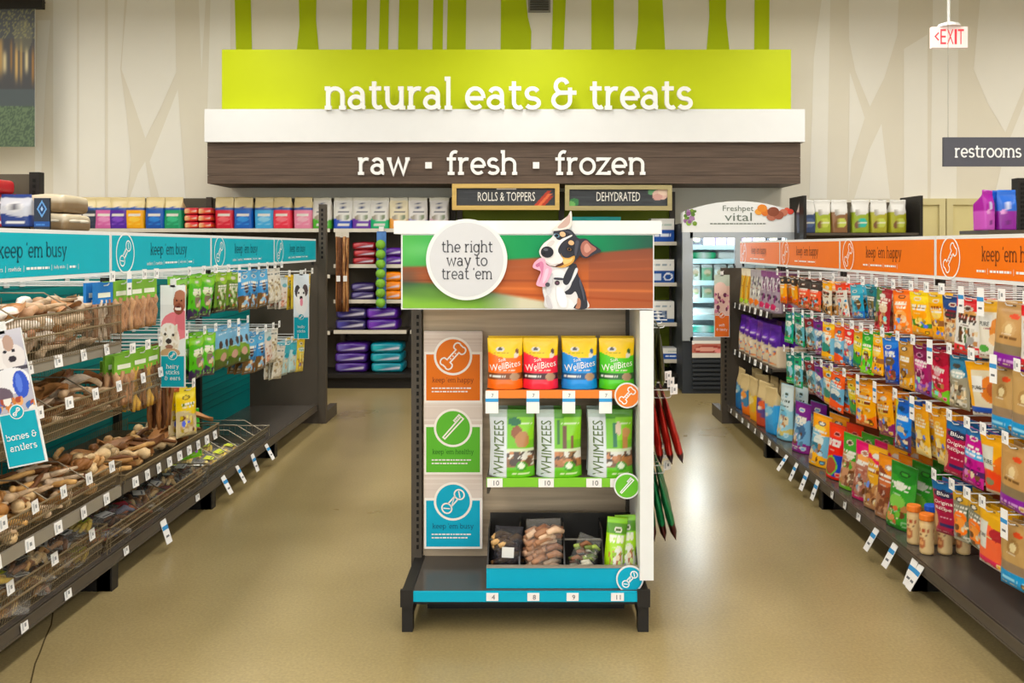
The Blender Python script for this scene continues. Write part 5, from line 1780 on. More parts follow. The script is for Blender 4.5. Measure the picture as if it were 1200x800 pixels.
def put_tag(parent, s, X, Y, z, hang):
    """tag on a rail: facing the aisle"""
    l = parent.location
    q = parent.parent
    while q is not None:
        l = l + q.location
        q = q.parent
    o = link('price_tag', tagm(hang), parent, (s * X - l.x, Y - l.y, z - l.z), ((-random.uniform(.3, .6)) if hang else -.12, 0, FACE[SIDE[s]['face']] + random.uniform(-.1, .1)))
    if hang:
        o.scale = (1.25,) * 3
    return o


for s in (-1, 1):
    S = SIDE[s]
    for k in range(4):
        y0, y1 = SEC[k], SEC[k + 1]
        t = thing('aisle_shelving', 'dark steel shelving bay, %s of the %s' % (SECN[k], AISLE[s]), 'shelving', (s * S['edge'], (y0 + y1) / 2, 0), 0, 'bays of the ' + AISLE[s])
        part('back_panel', bx(MB(), s, S['back'], S['back'] + .03, y0, y1, .02, S['zp']), S['panel'] if not (s == 1 and k == 3) else BACKP, t, True)
        gv = MB()
        z = .3
        while z < S['zp'] - .05:
            bx(gv, s, S['back'] - .003, S['back'], y0 + .03, y1 - .03, z, z + .006)
            z += .05
        part('panel_groove', gv, mat('groove_' + str(s), '0a6a70' if s < 0 else '6c2c14', .5), t, True)
        u = MB()
        bx(u, s, S['back'] - .035, S['back'] + .03, y0 + .001, y0 + .04, 0, S['zp'])
        bx(u, s, S['edge'] + .012, S['back'], y0 + .001, y0 + .04, .0, .1)
        part('upright', u, STEELD, t, True)
        fo = MB()
        bx(fo, s, S['edge'] + .004, S['edge'] + .07, y0 + .001, y0 + .06, 0, .112)
        part('foot', fo, STEELD, t, True)
        part('kick_plate', bx(MB(), s, S['edge'] + .16, S['edge'] + .18, y0, y1, 0, .112), STEELD, t, True)
        dk = part('base_deck', bx(MB(), s, S['edge'] + .012, S['back'], y0 + .002, y1 - .002, .135, .16), DECKM, t, True)
        rl = MB()
        bx(rl, s, S['edge'], S['edge'] + .012, y0, y1, .112, .166)
        bx(rl, s, S['edge'] - .004, S['edge'] + .004, y0, y1, .155, .166)
        bx(rl, s, S['edge'] - .003, S['edge'] + .003, y0, y1, .112, .12)
        part('price_rail', rl, RAILD, dk, True)
        # tags on the base rail
        if s < 0:
            ys = {0: [2.95, 3.2, 3.5], 1: [4.0, 4.4, 4.85], 2: [5.25, 5.5, 5.8, 6.1], 3: []}[k]
            for q in ys:
                put_tag(dk, s, S['edge'] - .003, q, .14, k >= 2 or q == 4.4)
        else:
            ys = {0: [3.84, 3.78], 1: [4.05, 4.27, 4.5, 4.7, 4.9], 2: [5.15, 5.35, 5.56, 5.78, 6.0, 6.2], 3: [6.4, 6.6, 6.8, 7.0, 7.2, 7.4]}[k]
            for i, q in enumerate(ys):
                put_tag(dk, s, S['edge'] - .003, q, .14, (k in (0, 1) and q < 4.3) or (k == 2 and q < 5.9))
        if s == 1 and k == 3:
            for z in (1.02, .63):
                sh = part('shelf', bx(MB(), s, 1.70, S['back'], y0 + .01, y1 - .01, z - .02, z), STEEL, t, True)
                part('price_rail', bx(MB(), s, 1.688, 1.70, y0 + .01, y1 - .01, z - .035, z + .004), STEELD, sh, True)
                for i in range(7):
                    put_tag(sh, s, 1.685, y0 + .1 + i * .17, z - .012, False)
        if s == -1 and k in (0, 1):
            for z in ((1.08, .455) if k == 0 else (.455,)):
                if k == 1:
                    pass
                sh = part('shelf', bx(MB(), s, 1.80, S['back'], y0 + .01, y1 - .01, z - .02, z), STEEL, t, True)
                part('price_rail', bx(MB(), s, 1.788, 1.80, y0 + .01, y1 - .01, z - .035, z + .012), RAIL if k == 0 else RAILD, sh, True)
                for i in range(6 if k == 0 else 9):
                    put_tag(sh, s, 1.785, y0 + .12 + i * (.19 if k == 0 else .125), z - .012, False)
        # header sign above the bay
        L = y1 - y0 - .006
        face = S['face']
        h = thing('header_sign',
                  '%s header board reading keep em %s, above the %s bay' % (('teal', 'busy', SECN[k]) if s < 0 else ('orange', 'happy', SECN[k])),
                  'sign', (s * S['head'], (y0 + y1) / 2, S['z0']), FACE[face], 'header boards of the ' + AISLE[s])
        H = S['z1'] - S['z0']
        part('board', MB().box(-L / 2, L / 2, 0, .012, 0, H), WHITE, h)
        bw = .015
        part('colour_panel', MB().poly([(-L / 2 + bw * .6, bw), (L / 2 - bw * .6, bw), (L / 2 - bw * .6, H - bw), (-L / 2 + bw * .6, H - bw)], .001), mat('header_' + face, '06aabc' if s < 0 else 'ea7208', .45, var=.02), h)
        cx = -L / 2 + .135
        cr_ = H * .46
        g = MB()
        ring = [(cx + cr_ * cos(2 * pi * i / 40), H / 2 + cr_ * sin(2 * pi * i / 40)) for i in range(40)]
        g.ribbon(ring, .007, .002, closed=True)
        icon(g, 'chew' if s < 0 else 'bone', cx, H / 2, cr_ * 1.5, .006, .002)
        part('icon', g, SIGNW, h)
        g = MB()
        slab(g, "keep 'em busy" if s < 0 else "keep 'em happy", -L / 2 + .40, H * .46, .036, .45, .002, None, wt=.9)
        part('lettering', g, mat('header_print_' + face, '0c5868' if s < 0 else '7a3a10', .5, var=.01), h)
        g = MB()
        x = -L / 2 + .36
        for wd_ in (('antlers', 'rawhide', 9, 'bully sticks', 3) if s < 0 else (4, 9, 8)):
            if isinstance(wd_, str):
                vs_, fs_, asp = btext(wd_)
                l = .017 * asp
                btxt(g, wd_, x + l / 2, H * .24, .017, l, .002)
            else:
                l = .017 * wd_
                dashes(g, x, x + l, H * .24, .009, .002, wd_)
            x += l + .016
            g.poly([(x, H * .18), (x + .002, H * .18), (x + .002, H * .3), (x, H * .3)], .002)
            x += .018
        part('small_print', g, SIGNW, h)
        g = MB()
        for q in (-L / 2 + .02, L / 2 - .02):
            g.box(q - .008, q + .008, .012, .03, -.03, H - .02)
            g.tube([(q, .03, .02), (q, S['back'] - S['head'] - .005, .0)], .007, 6)
        part('bracket', g, STEELD, h)

# end panels of both runs
for s, ztop, zpost in ((-1, 1.36, 1.86), (1, 1.32, 1.32)):
    S = SIDE[s]
    y = 7.57 if s < 0 else 7.57
    t = thing('shelving_end', 'tall taupe end panel with slotted post closing the %s' % AISLE[s], 'end panel', (s * 1.9, y, 0))
    xi = 1.76 if s < 0 else 1.60
    part('panel', bx(MB(), s, xi + .06, 2.5, y, y + .03, .0, ztop), STEEL, t, True)
    u = bx(MB(), s, xi, xi + .06, y - .01, y + .05, 0, zpost)
    part('post', u, STEEL, t, True)
    sl = MB()
    slots(sl, s * (xi + .03), y - .011, .2 if s > 0 else 1.4, zpost - .05, .016, .04)
    part('slot_strip', sl, mat('slot_black', '14120f', .7), t, True)
    f = bx(MB(), s, xi - .0, xi + .06, y + .05, y + .42, 0, .1)
    part('foot', f, STEEL, t, True)
# far side of the end panels: deep base bracket seen past the right post
# ------------------------------------------------------------------ peg hooks
_HK = {}


def hook_mesh(L, col):
    k = (round(L, 2), col)
    if k not in _HK:
        m = MB()
        m.tube([(0, 0, .004), (0, .006, -.004), (0, .02, -.006), (0, L, -.006)], .0026, 6)
        m.tube([(0, -.012, .03), (0, L, .03)], .0022, 6)
        m.box(-.02, .02, L - .004, L, -.03, .05)
        _HK[k] = m.mesh('peg_hook', WIREW if col else WIRE)
    return _HK[k]


def hook(s, Y, z, hang, label, group, L=None):
    S = SIDE[s]
    L = L or (S['back'] - S['tip'] - .004)
    o = tag(link('peg_hook', hook_mesh(L, True), None, (s * S['tip'], Y, z), (0, 0, FACE[S['face']])), label, 'peg hook', group)
    link('price_tag', tagm(hang), o, (0, -.012, .03), (0, 0, random.uniform(-.08, .08)))
    return o


# chew bundles hanging with a card
_CB = {}


def bundle_meshes(kind):
    if kind in _CB:
        return _CB[kind]
    n, ln, rad, cols, card, seed = {'greenchips': (7, .15, .014, ['b08058', 'c89a70', '8a5c3c', 'a87048'], '7ab038', 1), 'goldtwist': (8, .2, .012, ['c89a3c', '8a5a2c', 'dab868', '7a5024'], '78b02c', 2),
                                    'brownstick': (7, .34, .011, ['6b4226', '8a5a32', '9a6a3c', '5a3620'], '6a4a30', 3), 'bluetop': (8, .17, .009, ['c8a890', 'a87a5c', 'd8c4b0', '8a6048'], '2878c0', 4)}[kind]
    r = random.Random(seed)
    m = MB()
    for k in range(n):
        m.col(r.choice(cols))
        x = -.055 + .11 * k / (n - 1)
        a = r.uniform(-.01, .01)
        pts = [(x + a * sin(q * 1.1 + k), r.uniform(-.008, .008) + (.012 if k % 2 else 0), -.06 - ln * q / 6) for q in range(7)]
        m.tube(pts, [rad * (.7 if q in (0, 6) else 1 + .2 * sin(q * 2.2 + k)) for q in range(7)], 7)
    c = MB().col(card).box(-.065, .065, -.006, .006, -.075, .012)
    c.col('e8ecd8').poly([(-.045, -.05), (.045, -.05), (.045, -.03), (-.045, -.03)], .0066)
    f = MB()
    f.box(-.06, .06, -.018, .02, -.06 - ln * .9, -.07)
    _CB[kind] = (m.mesh('chew_bundle', CHEW, True), c.mesh('header_card', PAPER), f.mesh('clear_film', filmmat('thin_film', 'd8d4cc', .05)))
    return _CB[kind]


def bundle(kind, loc, rz, label, group):
    a, b, c = bundle_meshes(kind)
    o = tag(link('chew_bundle', a, None, loc, (0, 0, rz)), label, 'chew bundle', group)
    link('header_card', b, o)
    if kind != 'brownstick':
        link('clear_film', c, o)
    return o


BUND = {'greenchips': 'green carded chew chip', 'goldtwist': 'green carded golden twist', 'brownstick': 'long brown chew stick', 'bluetop': 'blue carded chew stick'}
PLACE = ['frontmost', 'second', 'third', 'last']


def row(s, z, items, rown, n=3, step=.042):
    S = SIDE[s]
    rz0 = FACE[S['face']]
    seq = sorted(items, key=lambda q: -abs(q[0] - 625))
    for i, it in enumerate(seq):
        px, key = it[0], it[1]
        zz = z(px) if callable(z) else z
        Y = S['tip'] * F / abs(px - 625)
        r = random.Random(px * 7 + int(zz * 100))
        hook(s, Y, zz, r.random() < (.2 if s > 0 else .06), 'wire peg hook with price tag, %s from the camera, %s row, %s' % (ORD[i], rown, AISLE[s]), 'peg hooks of the ' + AISLE[s])
        m = it[2] if len(it) > 2 else n
        base = r.uniform(.06, .22) if key not in BUND else r.uniform(0, .2)
        for q in range(m):
            yaw = rz0 + (base + r.uniform(-.05, .05)) * (1 if s > 0 else -1)
            d = .028 + step * q
            loc = (s * (S['tip'] + d), Y + r.uniform(-.006, .006), zz - .006)
            lab = ', %s on %s %s row hook from camera, %s aisle' % (PLACE[min(q, 3)], ORD[i], rown, 'teal' if s < 0 else 'orange')
            if key in BUND:
                bundle(key, loc, yaw, BUND[key] + ' pack' + lab, BUND[key] + ' packs')
            else:
                desc = T[key][5]
                pouch(key, loc, yaw, desc + ' pouch' + lab, desc + ' hanging pouches', True, tilt=r.uniform(-.06, .12), roll=r.uniform(-.11, .11), scale=.79 if s > 0 else .88)


row(1, 1.294, [(913, 'amber'), (925, 'amber'), (938, 'salmon'), (951, 'salmon'), (964, 'ywhite'), (979, 'rwhite'), (997, 'sky'), (1014, 'slate'), (1030, 'garnet'), (1050, 'orange'), (1071, 'lemon'), (1089, 'golden'),
               (1107, 'cream'), (1130, 'redwhite'), (1153, 'puregold'), (1178, 'kraft'), (1208, 'redwhite', 2)], 'top')
row(1, 1.055, [(921, 'teal'), (932, 'seagreen'), (943, 'maroon'), (954, 'purpleblue'), (966, 'sunset'), (979, 'tangerine'), (990, 'redblue'), (1001, 'yellowgreen'), (1012, 'lime'), (1024, 'golden'),
               (1037, 'cobalt'), (1055, 'bronze'), (1073, 'plum'), (1093, 'raspberry'), (1116, 'tealclear'), (1142, 'pureblue'), (1168, 'krafteal'), (1196, 'krafteal', 2)], 'second')
row(1, .785, [(921, 'teal'), (931, 'seagreen'), (943, 'maroon'), (954, 'purpleblue'), (965, 'sunset'), (977, 'tangerine'), (992, 'yellowgreen'), (1008, 'honey'), (1028, 'honeyplum'),
              (1052, 'azure'), (1072, 'butter'), (1092, 'butter'), (1116, 'crimson'), (1137, 'magenta'), (1156, 'pureorange'), (1182, 'kraft'), (1212, 'pureorange', 2)], 'third')
row(1, .51, [(1098, 'crimson'), (1119, 'carrot'), (1137, 'carrot'), (1155, 'puresalmon'), (1181, 'krafteal'), (1210, 'kraft', 2)], 'lowest')

row(-1, lambda px: 1.343 if px < 331 else 1.275, [(128, 'bluetop', 2), (148, 'greenchips', 2), (166, 'greenchips', 2), (180, 'greenchips', 2), (219, 'greensky', 2), (236, 'meadow'), (250, 'meadow'), (265, 'olive'), (278, 'olive'), (290, 'bluebrown'),
     (301, 'bluebrown'), (311, 'bluebrown'), (320, 'clearwhite'), (328, 'clearwhite'), (337, 'clearpink'), (356, 'straw'), (364, 'straw')], 'top')
row(-1, lambda px: 1.02 if px < 290 else (.93 if px < 331 else .79), [(152, 'greenchips', 2), (170, 'goldtwist', 2), (185, 'goldtwist', 2), (200, 'brownstick', 2), (215, 'tomato', 2), (237, 'meadow'), (250, 'meadow'), (266, 'landscape'), (277, 'landscape'), (288, 'landscape'),
     (299, 'bluebrown'), (309, 'bluebrown'), (318, 'clearpink'), (325, 'clearwhite'), (333, 'clearwhite'), (340, 'clearteal'), (348, 'clearteal'), (357, 'straw')], 'second')
row(-1, .76, [(224, 'yellowbag', 2)], 'lowest')

# ------------------------------------------------------------------ orange aisle: shelves at the far end and bags on the base
def std_bag(k, px, X, z, key, w, h, t, layers, label, group, seed=0, yaw=.2, name='food_bag'):
    Y = X * F / (px - 625)
    me = bag_mesh(key, w, h, t, layers, seed)
    return tag(link(name, me, None, (X, Y, z), (0, 0, -pi / 2 + yaw)), label, 'treat bag', group)


far = ['clearamber', 'clearamber', 'clearpack', 'clearpack', 'clearplum', 'clearplum', 'clearplum']
for i in range(7):
    Y = 7.42 - i * .163
    for q in range(2):
        pouch(far[i], (1.76 + .12 * q, Y, 1.021), -pi / 2 + .2, '%s standing pouch, %s from end panel, %s rank, highest far shelf' % (T[far[i]][5], ORD[i], ('front', 'rear')[q]), 'clear pouches on the far orange aisle shelf', False)
PUR = [('base', '55288c'), ('x', .5, 'e6d6bc', .04, 1), ('s', .15, .85, .06, .4, ['d8a878', 'b4703c', 'f0e0c4', '4a6aa8', 'e8883c'], 16, 3), ('e', .3, .36, .12, .08, 'f4ecdc'), ('w', .88, '6c3aa8', .01, 1), ('e', .5, .66, .3, .08, '7a4cb4'), ('t', .66, .25, .75, .02, 'e8dcf0')]
for i in range(6):
    Y = 7.4 - i * .185
    for q in range(2):
        me = bag_mesh('purplebag', .17, .3, .1, PUR, 3)
        tag(link('treat_bag', me, None, (1.78 + .13 * q, Y, .631), (random.uniform(-.08, .08), random.uniform(-.05, .05), -pi / 2 + .2 + random.uniform(-.2, .2))), 'purple and cream treat bag, %s from end panel, %s rank, middle far shelf' % (ORD[i], ('front', 'rear')[q]), 'treat bag', 'purple bags on the far shelf')


def kraftbag(c1, c2, c3):
    return [('base', c1), ('w', .62, 'd4bf94', .03, 1), ('e', .5, .5, .3, .09, c2), ('x', .26, c3, .05, 1), ('t', .4, .2, .8, .03, 'f0e8d8')]


FL = [(862, 1.76, 'natural green', kraftbag('9cb84c', 'e8e4c8', '7aa03c'), .16, .36), (872, 1.75, 'blue and kraft', kraftbag('2878a8', '9ccce0', '1c6a9c'), .17, .35), (881, 1.75, 'orange and kraft', kraftbag('3c80a8', 'e8a050', 'e07a24'), .17, .34),
      (890, 1.75, 'yellow and kraft', kraftbag('e0b83c', 'f4e4a0', 'e8a020'), .17, .35), (900, 1.75, 'violet and kraft', kraftbag('5a4a84', 'd86a40', 'b04a34'), .18, .35), (911, 1.75, 'sky blue and kraft', kraftbag('4aa8dc', '9cd4ec', '3c98cc'), .19, .35)]
for i, (px, X, nm, ly, w_, h_) in enumerate(FL):
    for q in range(2):
        Y = X * F / (px - 625)
        me = bag_mesh('kb' + nm, w_, h_ * .95, .11, ly, i)
        tag(link('treat_bag', me, None, (X + .14 * q, Y, .161), (random.uniform(-.05, .1), random.uniform(-.06, .06), -pi / 2 + .25 + random.uniform(-.2, .2))), nm + ' treat bag, %s rank on the base deck at the far end' % ('front', 'rear')[q], 'treat bag', 'kraft topped bags on the far base deck')

deft('icebag', 'ice blue and white', .2, .38, .05, [('base', 'a8d4e0'), ('w', .6, 'e0ecec', .06, .7), ('x', .2, 'd8c880', .04, 1), ('x', .1, '8cc0d0', .02, 1), ('e', .6, .44, .2, .1, '7cbcd4'), ('t', .78, .3, .7, .02, '6a9ab0')])
deft('purplefish', 'purple and pale blue', .2, .32, .05, std('88b8d8', '7a2c86', '8a2a80', ('4a6a8a', 'e4dcf0'), seed=6))
deft('sunfish', 'yellow and blue', .2, .31, .05, [('base', '8cc4da'), ('w', .66, 'f0a81c', .05, .8), ('x', .24, 'f0b41c', .05, .6), ('e', .5, .74, .3, .05, 'f8dc70'), ('e', .55, .5, .26, .1, 'eef2ea'), ('e', .4, .36, .34, .09, '3a7a8a')])
deft('redring', 'red with round window', .19, .31, .05, [('base', 'd8301c'), ('w', .7, 'e8481c', .05, 1), ('b', .6, .74, 'd81c48'), ('r', .6, 1, 0, .45, '2848a8'), ('e', .5, .24, .32, .18, '7ac04a'), ('e', .5, .24, .27, .15, 'a8543c'), ('x', .06, 'd8301c', .01, 1), ('t', .67, .15, .85, .03, 'fbe0d8')])
deft('greentan', 'green and tan', .18, .3, .05, [('base', 'c89a78'), ('w', .6, '4a9a34', .07, .8), ('e', .6, .62, .2, .08, 'e8e4d0'), ('s', .1, .9, .06, .5, ['b07a58', 'd8b090', '8a5a44', '5aa03c'], 16, 3), ('x', .08, '7ab040', .01, 1)])
deft('pinktan', 'pink and brown', .18, .3, .05, [('base', 'b88470'), ('w', .7, 'd81c74', .06, .8), ('e', .5, .72, .3, .06, 'f0b068'), ('s', .1, .9, .08, .55, ['8a5a48', 'c89a84', 'a86a58', '4a3028'], 18, 4), ('x', .1, 'c02c68', .03, 1)])
deft('goldtan', 'gold and tan', .18, .31, .05, [('base', 'dca838'), ('w', .74, 'd8245c', .05, .8), ('w', .82, 'f0b83c', .04, 1), ('x', .45, 'b88a64', .06, 1), ('s', .1, .9, .06, .4, ['8a5c3c', 'd0a880', 'a07850'], 14, 5), ('t', .6, .2, .8, .03, '8a4a1c')])
deft('browntan', 'brown and tan', .18, .3, .05, [('base', '8a4c34'), ('w', .74, 'e0922c', .06, .9), ('e', .5, .58, .3, .08, 'c8784c'), ('x', .36, 'b08464', .05, 1), ('s', .1, .9, .06, .34, ['7a4c34', 'c8a080'], 12, 6)])
deft('leafgreen', 'leaf green', .19, .3, .05, [('base', '3f9434'), ('w', .76, '2c7a2c', .05, .9), ('e', .5, .66, .24, .06, 'e8ecd8'), ('e', .5, .42, .3, .1, '8ac05c'), ('s', .2, .8, .08, .34, ['c8744c', 'd89a68', '7ab048'], 12, 7), ('x', .08, '2c7028', .01, 1)])
ROWD = [(921, 'icebag'), (940, 'purplefish'), (961, 'sunfish'), (981, 'redring'), (997, 'greentan'), (1013, 'pinktan'), (1027, 'goldtan'), (1041, 'browntan'), (1056, 'leafgreen')]
for i, (px, key) in enumerate(ROWD):
    X = 1.76
    Y = X * F / (px - 625)
    for q in range(3 if i > 3 else 2):
        pouch(key, (X + .1 * q, Y, .161), -pi / 2 + .22 + .05 * (i % 3 - 1), '%s standing pouch on the orange aisle base deck, %s of its file' % (T[key][5], ('front', 'second', 'rear')[q]), '%s base deck pouches' % T[key][5], False, tilt=-.05 + .02 * (i % 2), roll=.03 * (i % 3 - 1), name='stand_up_pouch')


# jars with orange and blue lids
def jar(loc, lid, label):
    o = thing('treat_jar', label, 'jar', loc, -pi / 2 + .3, 'tan treat jars on the base deck')
    n = 24
    prof = [(.0, 0), (.03, 0), (.034, .006), (.034, .15), (.031, .162), (.027, .168)]
    vs, fs, cs = [], [], []
    mb = MB()
    zz = [0, .006] + [.006 + .144 * k / 16 for k in range(1, 17)] + [.162, .168]
    rad = [.03, .034] + [.034] * 16 + [.031, .027]
    U = []
    V = []
    for j, z in enumerate(zz):
        for k in range(n):
            a = 2 * pi * k / n
            vs.append((rad[j] * cos(a), rad[j] * sin(a), z))
            U.append(((k / n + .75 + .5) % 1.0 - .25) * 2 % 1.0)
            V.append(z / .168)
    C = paint(np.array(U), np.array(V), [('base', 'e0c088'), ('b', 0, .08, 'd8b478'), ('b', .9, 1, 'c89a60'), ('e', .5, .34, .24, .16, 'b8683c'), ('e', .5, .34, .14, .08, 'e8a868'), ('t', .7, .15, .85, .04, 'b04a24'), ('t', .58, .2, .8, .025, '7a4a2c'), ('e', .2, .5, .1, .05, 'c87a48')]) / 255.0
    C = np.where(C <= .04045, C / 12.92, ((C + .055) / 1.055) ** 2.4)
    for j in range(len(zz) - 1):
        for k in range(n):
            fs.append((j * n + k, j * n + (k + 1) % n, (j + 1) * n + (k + 1) % n, (j + 1) * n + k))
    fs.append(tuple(range(n - 1, -1, -1)))
    mb.add(vs, fs, [tuple(c) for c in C])
    part('jar_body', mb, PRINT, o, smooth=True)
    o.scale = (.88,) * 3
    l = MB()
    ls = []
    for z, rr_ in ((.166, .033), (.17, .035), (.192, .035), (.197, .032)):
        for k in range(32):
            a = 2 * pi * k / 32
            q = rr_ * (1 + (.02 if k % 2 else 0))
            ls.append((q * cos(a), q * sin(a), z))
    lf = [(j * 32 + k, j * 32 + (k + 1) % 32, (j + 1) * 32 + (k + 1) % 32, (j + 1) * 32 + k) for j in range(3) for k in range(32)]
    lf += [tuple(96 + k for k in range(32)), tuple(range(31, -1, -1))]
    l.add(ls, lf)
    part('lid', l, mat('lid_' + lid, {'orange': 'f0802c', 'blue': '2458c8'}[lid], .4, var=.02), o)


for i, (px, X, lid) in enumerate(((1071, 1.72, 'orange'), (1086, 1.72, 'orange'), (1069, 1.80, 'blue'), (1084, 1.80, 'blue'), (1068, 1.88, 'orange'), (1084, 1.88, 'blue'))):
    Y = 1.72 * F / ((1071 if i % 2 == 0 else 1086) - 625)
    jar((X, Y, .161), lid, '%s lidded tan treat jar on the base deck, %s' % (lid, ('front rank beside the green pouches', 'front rank nearer the camera', 'second rank beside the green pouches', 'second rank nearer the camera', 'rear rank beside the green pouches', 'rear rank nearer the camera')[i]))

# ------------------------------------------------------------------ teal aisle: wire baskets and their chews
def wire_basket(y0, y1, z0, z1, label, xf=1.785, xb=2.3, tags=4, lean=.03, mat_=WIREG, divs=3):
    t = thing('wire_basket', label, 'wire basket', (-(xf + xb) / 2, (y0 + y1) / 2, z0), 0, 'wire baskets of the teal aisle')
    r = .0017
    g = MB()
    q = y0
    xl = xf + lean
    while q <= y1 + .001:
        g.tube([(-xf, q, z1), (-xl, q, z0 + .004), (-xb, q, z0 + .004), (-xb, q, z1 + .03)], r, 4, False)
        q += .0165
    for k in range(5):
        f = k / 4
        g.tube([(-(xf + (xl - xf) * f), y0, z1 + (z0 - z1) * f), (-(xf + (xl - xf) * f), y1, z1 + (z0 - z1) * f)], r, 4, False)
    for y in (y0, y1):
        for k in range(12):
            x = xf + (xb - xf) * k / 11
            g.tube([(-x, y, z0 + .004), (-x, y, z1)], r, 4, False)
    part('wire_grid', g, mat_, t, True)
    rm = MB()
    for z in (z1, z0 + (z1 - z0) * .55):
        rm.tube([(-xb, y0, z1), (-xf, y0, z1), (-xf, y1, z1), (-xb, y1, z1)] if z == z1 else [(-xf - lean * .4, y0, z), (-xf - lean * .4, y1, z)], .0042, 6)
    part('rim', rm, mat_, t, True)
    for k in range(divs):
        y = y0 + (y1 - y0) * (k + 1) / (divs + 1)
        d = MB()
        d.tube([(-xf - .004, y, z1), (-xf - .12, y, z1 + .07), (-xb + .01, y, z1 + .07), (-xb + .01, y, z0 + .006)], .003, 6)
        for e in (.3, .6):
            d.tube([(-xf - .01 - .05 * e, y, z0 + (z1 - z0) * e), (-xb, y, z0 + (z1 - z0) * e)], r, 4)
        part('divider', d, WIRE, t, True)
    for k in range(tags):
        put_tag(t, -1, xf - .006, y0 + (y1 - y0) * (k + .5) / tags, z1, False)
    return t


wire_basket(2.7, 3.86, 1.082, 1.25, 'bronze wire basket heaped with pale bones on the highest shelf', tags=0, lean=.0, divs=2)
wire_basket(2.7, 3.93, .77, .9, 'bronze wire basket of brown ears below the pale bones', tags=6)
wire_basket(2.7, 3.86, .457, .57, 'bronze wire basket of sticks and knots in the third tier', tags=6)
wire_basket(2.7, 3.86, .162, .3, 'wire basket of labelled dark chew packs on the base, nearest', tags=4, xf=1.845, divs=2)
wire_basket(3.9, 5.06, .162, .27, 'wire basket of dark chew packs on the base, middle bay', tags=0, xf=1.85, divs=3)
wire_basket(5.12, 6.28, .162, .24, 'wire basket of yellow chew packs on the base, farthest', tags=0, xf=1.86, mat_=WIRE, divs=6)
wire_basket(3.9, 5.06, .457, .5, 'low wire tray of twisted chews in the third tier', tags=0, divs=0)
wire_basket(3.97, 4.35, .77, .9, 'small wire basket with green packs beside the brown ears', tags=2, divs=0)


def sgn(q, e):
    return abs(q) ** e * (1 if q > 0 else -1)


def solid_rev(mb, fn, nx=16, n=10):
    vs, fs = [], []
    for j in range(nx + 1):
        for k in range(n):
            vs.append(fn(-1 + 2 * j / nx, 2 * pi * k / n))
    for j in range(nx):
        for k in range(n):
            fs.append((j * n + k, j * n + (k + 1) % n, (j + 1) * n + (k + 1) % n, (j + 1) * n + k))
    fs.append(tuple(range(n - 1, -1, -1)))
    fs.append(tuple(nx * n + k for k in range(n)))
    return mb.add(vs, fs)


_CK = {}


def chew_mesh(kind, var):
    k = (kind, var)
    if k in _CK:
        return _CK[k]
    r = random.Random(str(kind) + str(var))
    mb = MB()
    if kind == 'marrow_bone':
        mb.col(r.choice(['d8c0a4', 'cdb090', 'e2d4c2', 'bf9470', 'ab7a5c', 'e8dcd0']))
        L = r.uniform(.09, .105)

        def fn(x, th):
            e = max(0, abs(x) - .55) / .45
            rad = (.0165 + .011 * sin(min(1, e * 1.3) * pi * .62) * (1 + .4 * cos(2 * th))) * (1 if abs(x) < .9 else max(.25, (1 - abs(x)) / .1 * .75 + .25))
            return (x * L, rad * cos(th), rad * sin(th) + .004 * sin(3 * x))
        solid_rev(mb, fn)
        me = mb.mesh(kind, CHEW, True)
    elif kind == 'pig_ear':
        mb.col(r.choice(['8a5a36', 'a87444', '6a4630', 'c08c58', 'd8b48c', 'e0cab0']))
        n, m = 12, 8
        vs, fs = [], []
        for side in (1, -1):
            for j in range(n + 1):
                u = j / n
                wd_ = .055 * sin(pi * min(.98, .08 + u * .9)) ** .7 * (1.1 - u * .5)
                for i in range(m + 1):
                    v = -1 + 2 * i / m
                    vs.append(((u - .5) * .17, v * wd_, .02 * v * v + .018 * sin(5 * u + var) + side * .0035 * (1 - abs(v) ** 4)))
        N = (n + 1) * (m + 1)
        for j in range(n):
            for i in range(m):
                q = (j * (m + 1) + i, j * (m + 1) + i + 1, (j + 1) * (m + 1) + i + 1, (j + 1) * (m + 1) + i)
                fs.append(q)
                fs.append(tuple(N + a for a in reversed(q)))
        mb.add(vs, fs)
        me = mb.mesh(kind, CHEW, True)
    elif kind == 'chew_stick':
        mb.col(r.choice(['8a5c34', 'b8854c', '6c4426', 'c89a5c', 'a87840']))
        a = r.uniform(-.02, .02)
        mb.tube([((q / 6 - .5) * .2, a * sin(q * .9 + var), .004 * sin(q * 1.7 + var)) for q in range(7)], [.011 * (.8 if q in (0, 6) else 1 + .15 * sin(2 * q + var)) for q in range(7)], 9)
        me = mb.mesh(kind, CHEW, True)
    elif kind == 'knotted_chew':
        mb.col(r.choice(['c89a62', 'a8743c', 'd8b888', '8a5a30']))
        pts = [(-.085 + .17 * q / 12, .012 * sin(q * 1.0 + var), .008 * cos(q * 1.3)) for q in range(13)]
        mb.tube(pts, [.012 + (.014 if q in (1, 2, 10, 11) else 0) for q in range(13)], 9)
        for e in (-.07, .07):
            mb.tube([(e + .026 * cos(b) * .5, .026 * sin(b), .014 * cos(b)) for b in [2 * pi * q / 10 for q in range(10)]], .009, 7)
        me = mb.mesh(kind, CHEW, True)
    else:    # antler
        mb.col(r.choice(['b89a78', '9a7a58', 'c8ae90', '7c5c40']))
        mb.tube([((q / 7 - .5) * .22, .05 * (q / 7) ** 2 - .02, .0) for q in range(8)], [.017 - .0015 * q for q in range(8)], 9)
        mb.tube([(-.02, -.012, 0), (.0, -.045, .006), (.03, -.07, .01)], [.012, .009, .004], 8)
        me = mb.mesh(kind, CHEW, True)
    _CK[k] = me
    return me


KN = {'marrow_bone': 'pale marrow bone', 'pig_ear': 'brown dried ear', 'chew_stick': 'brown chew stick', 'knotted_chew': 'knotted tan chew', 'antler': 'tan antler chew'}


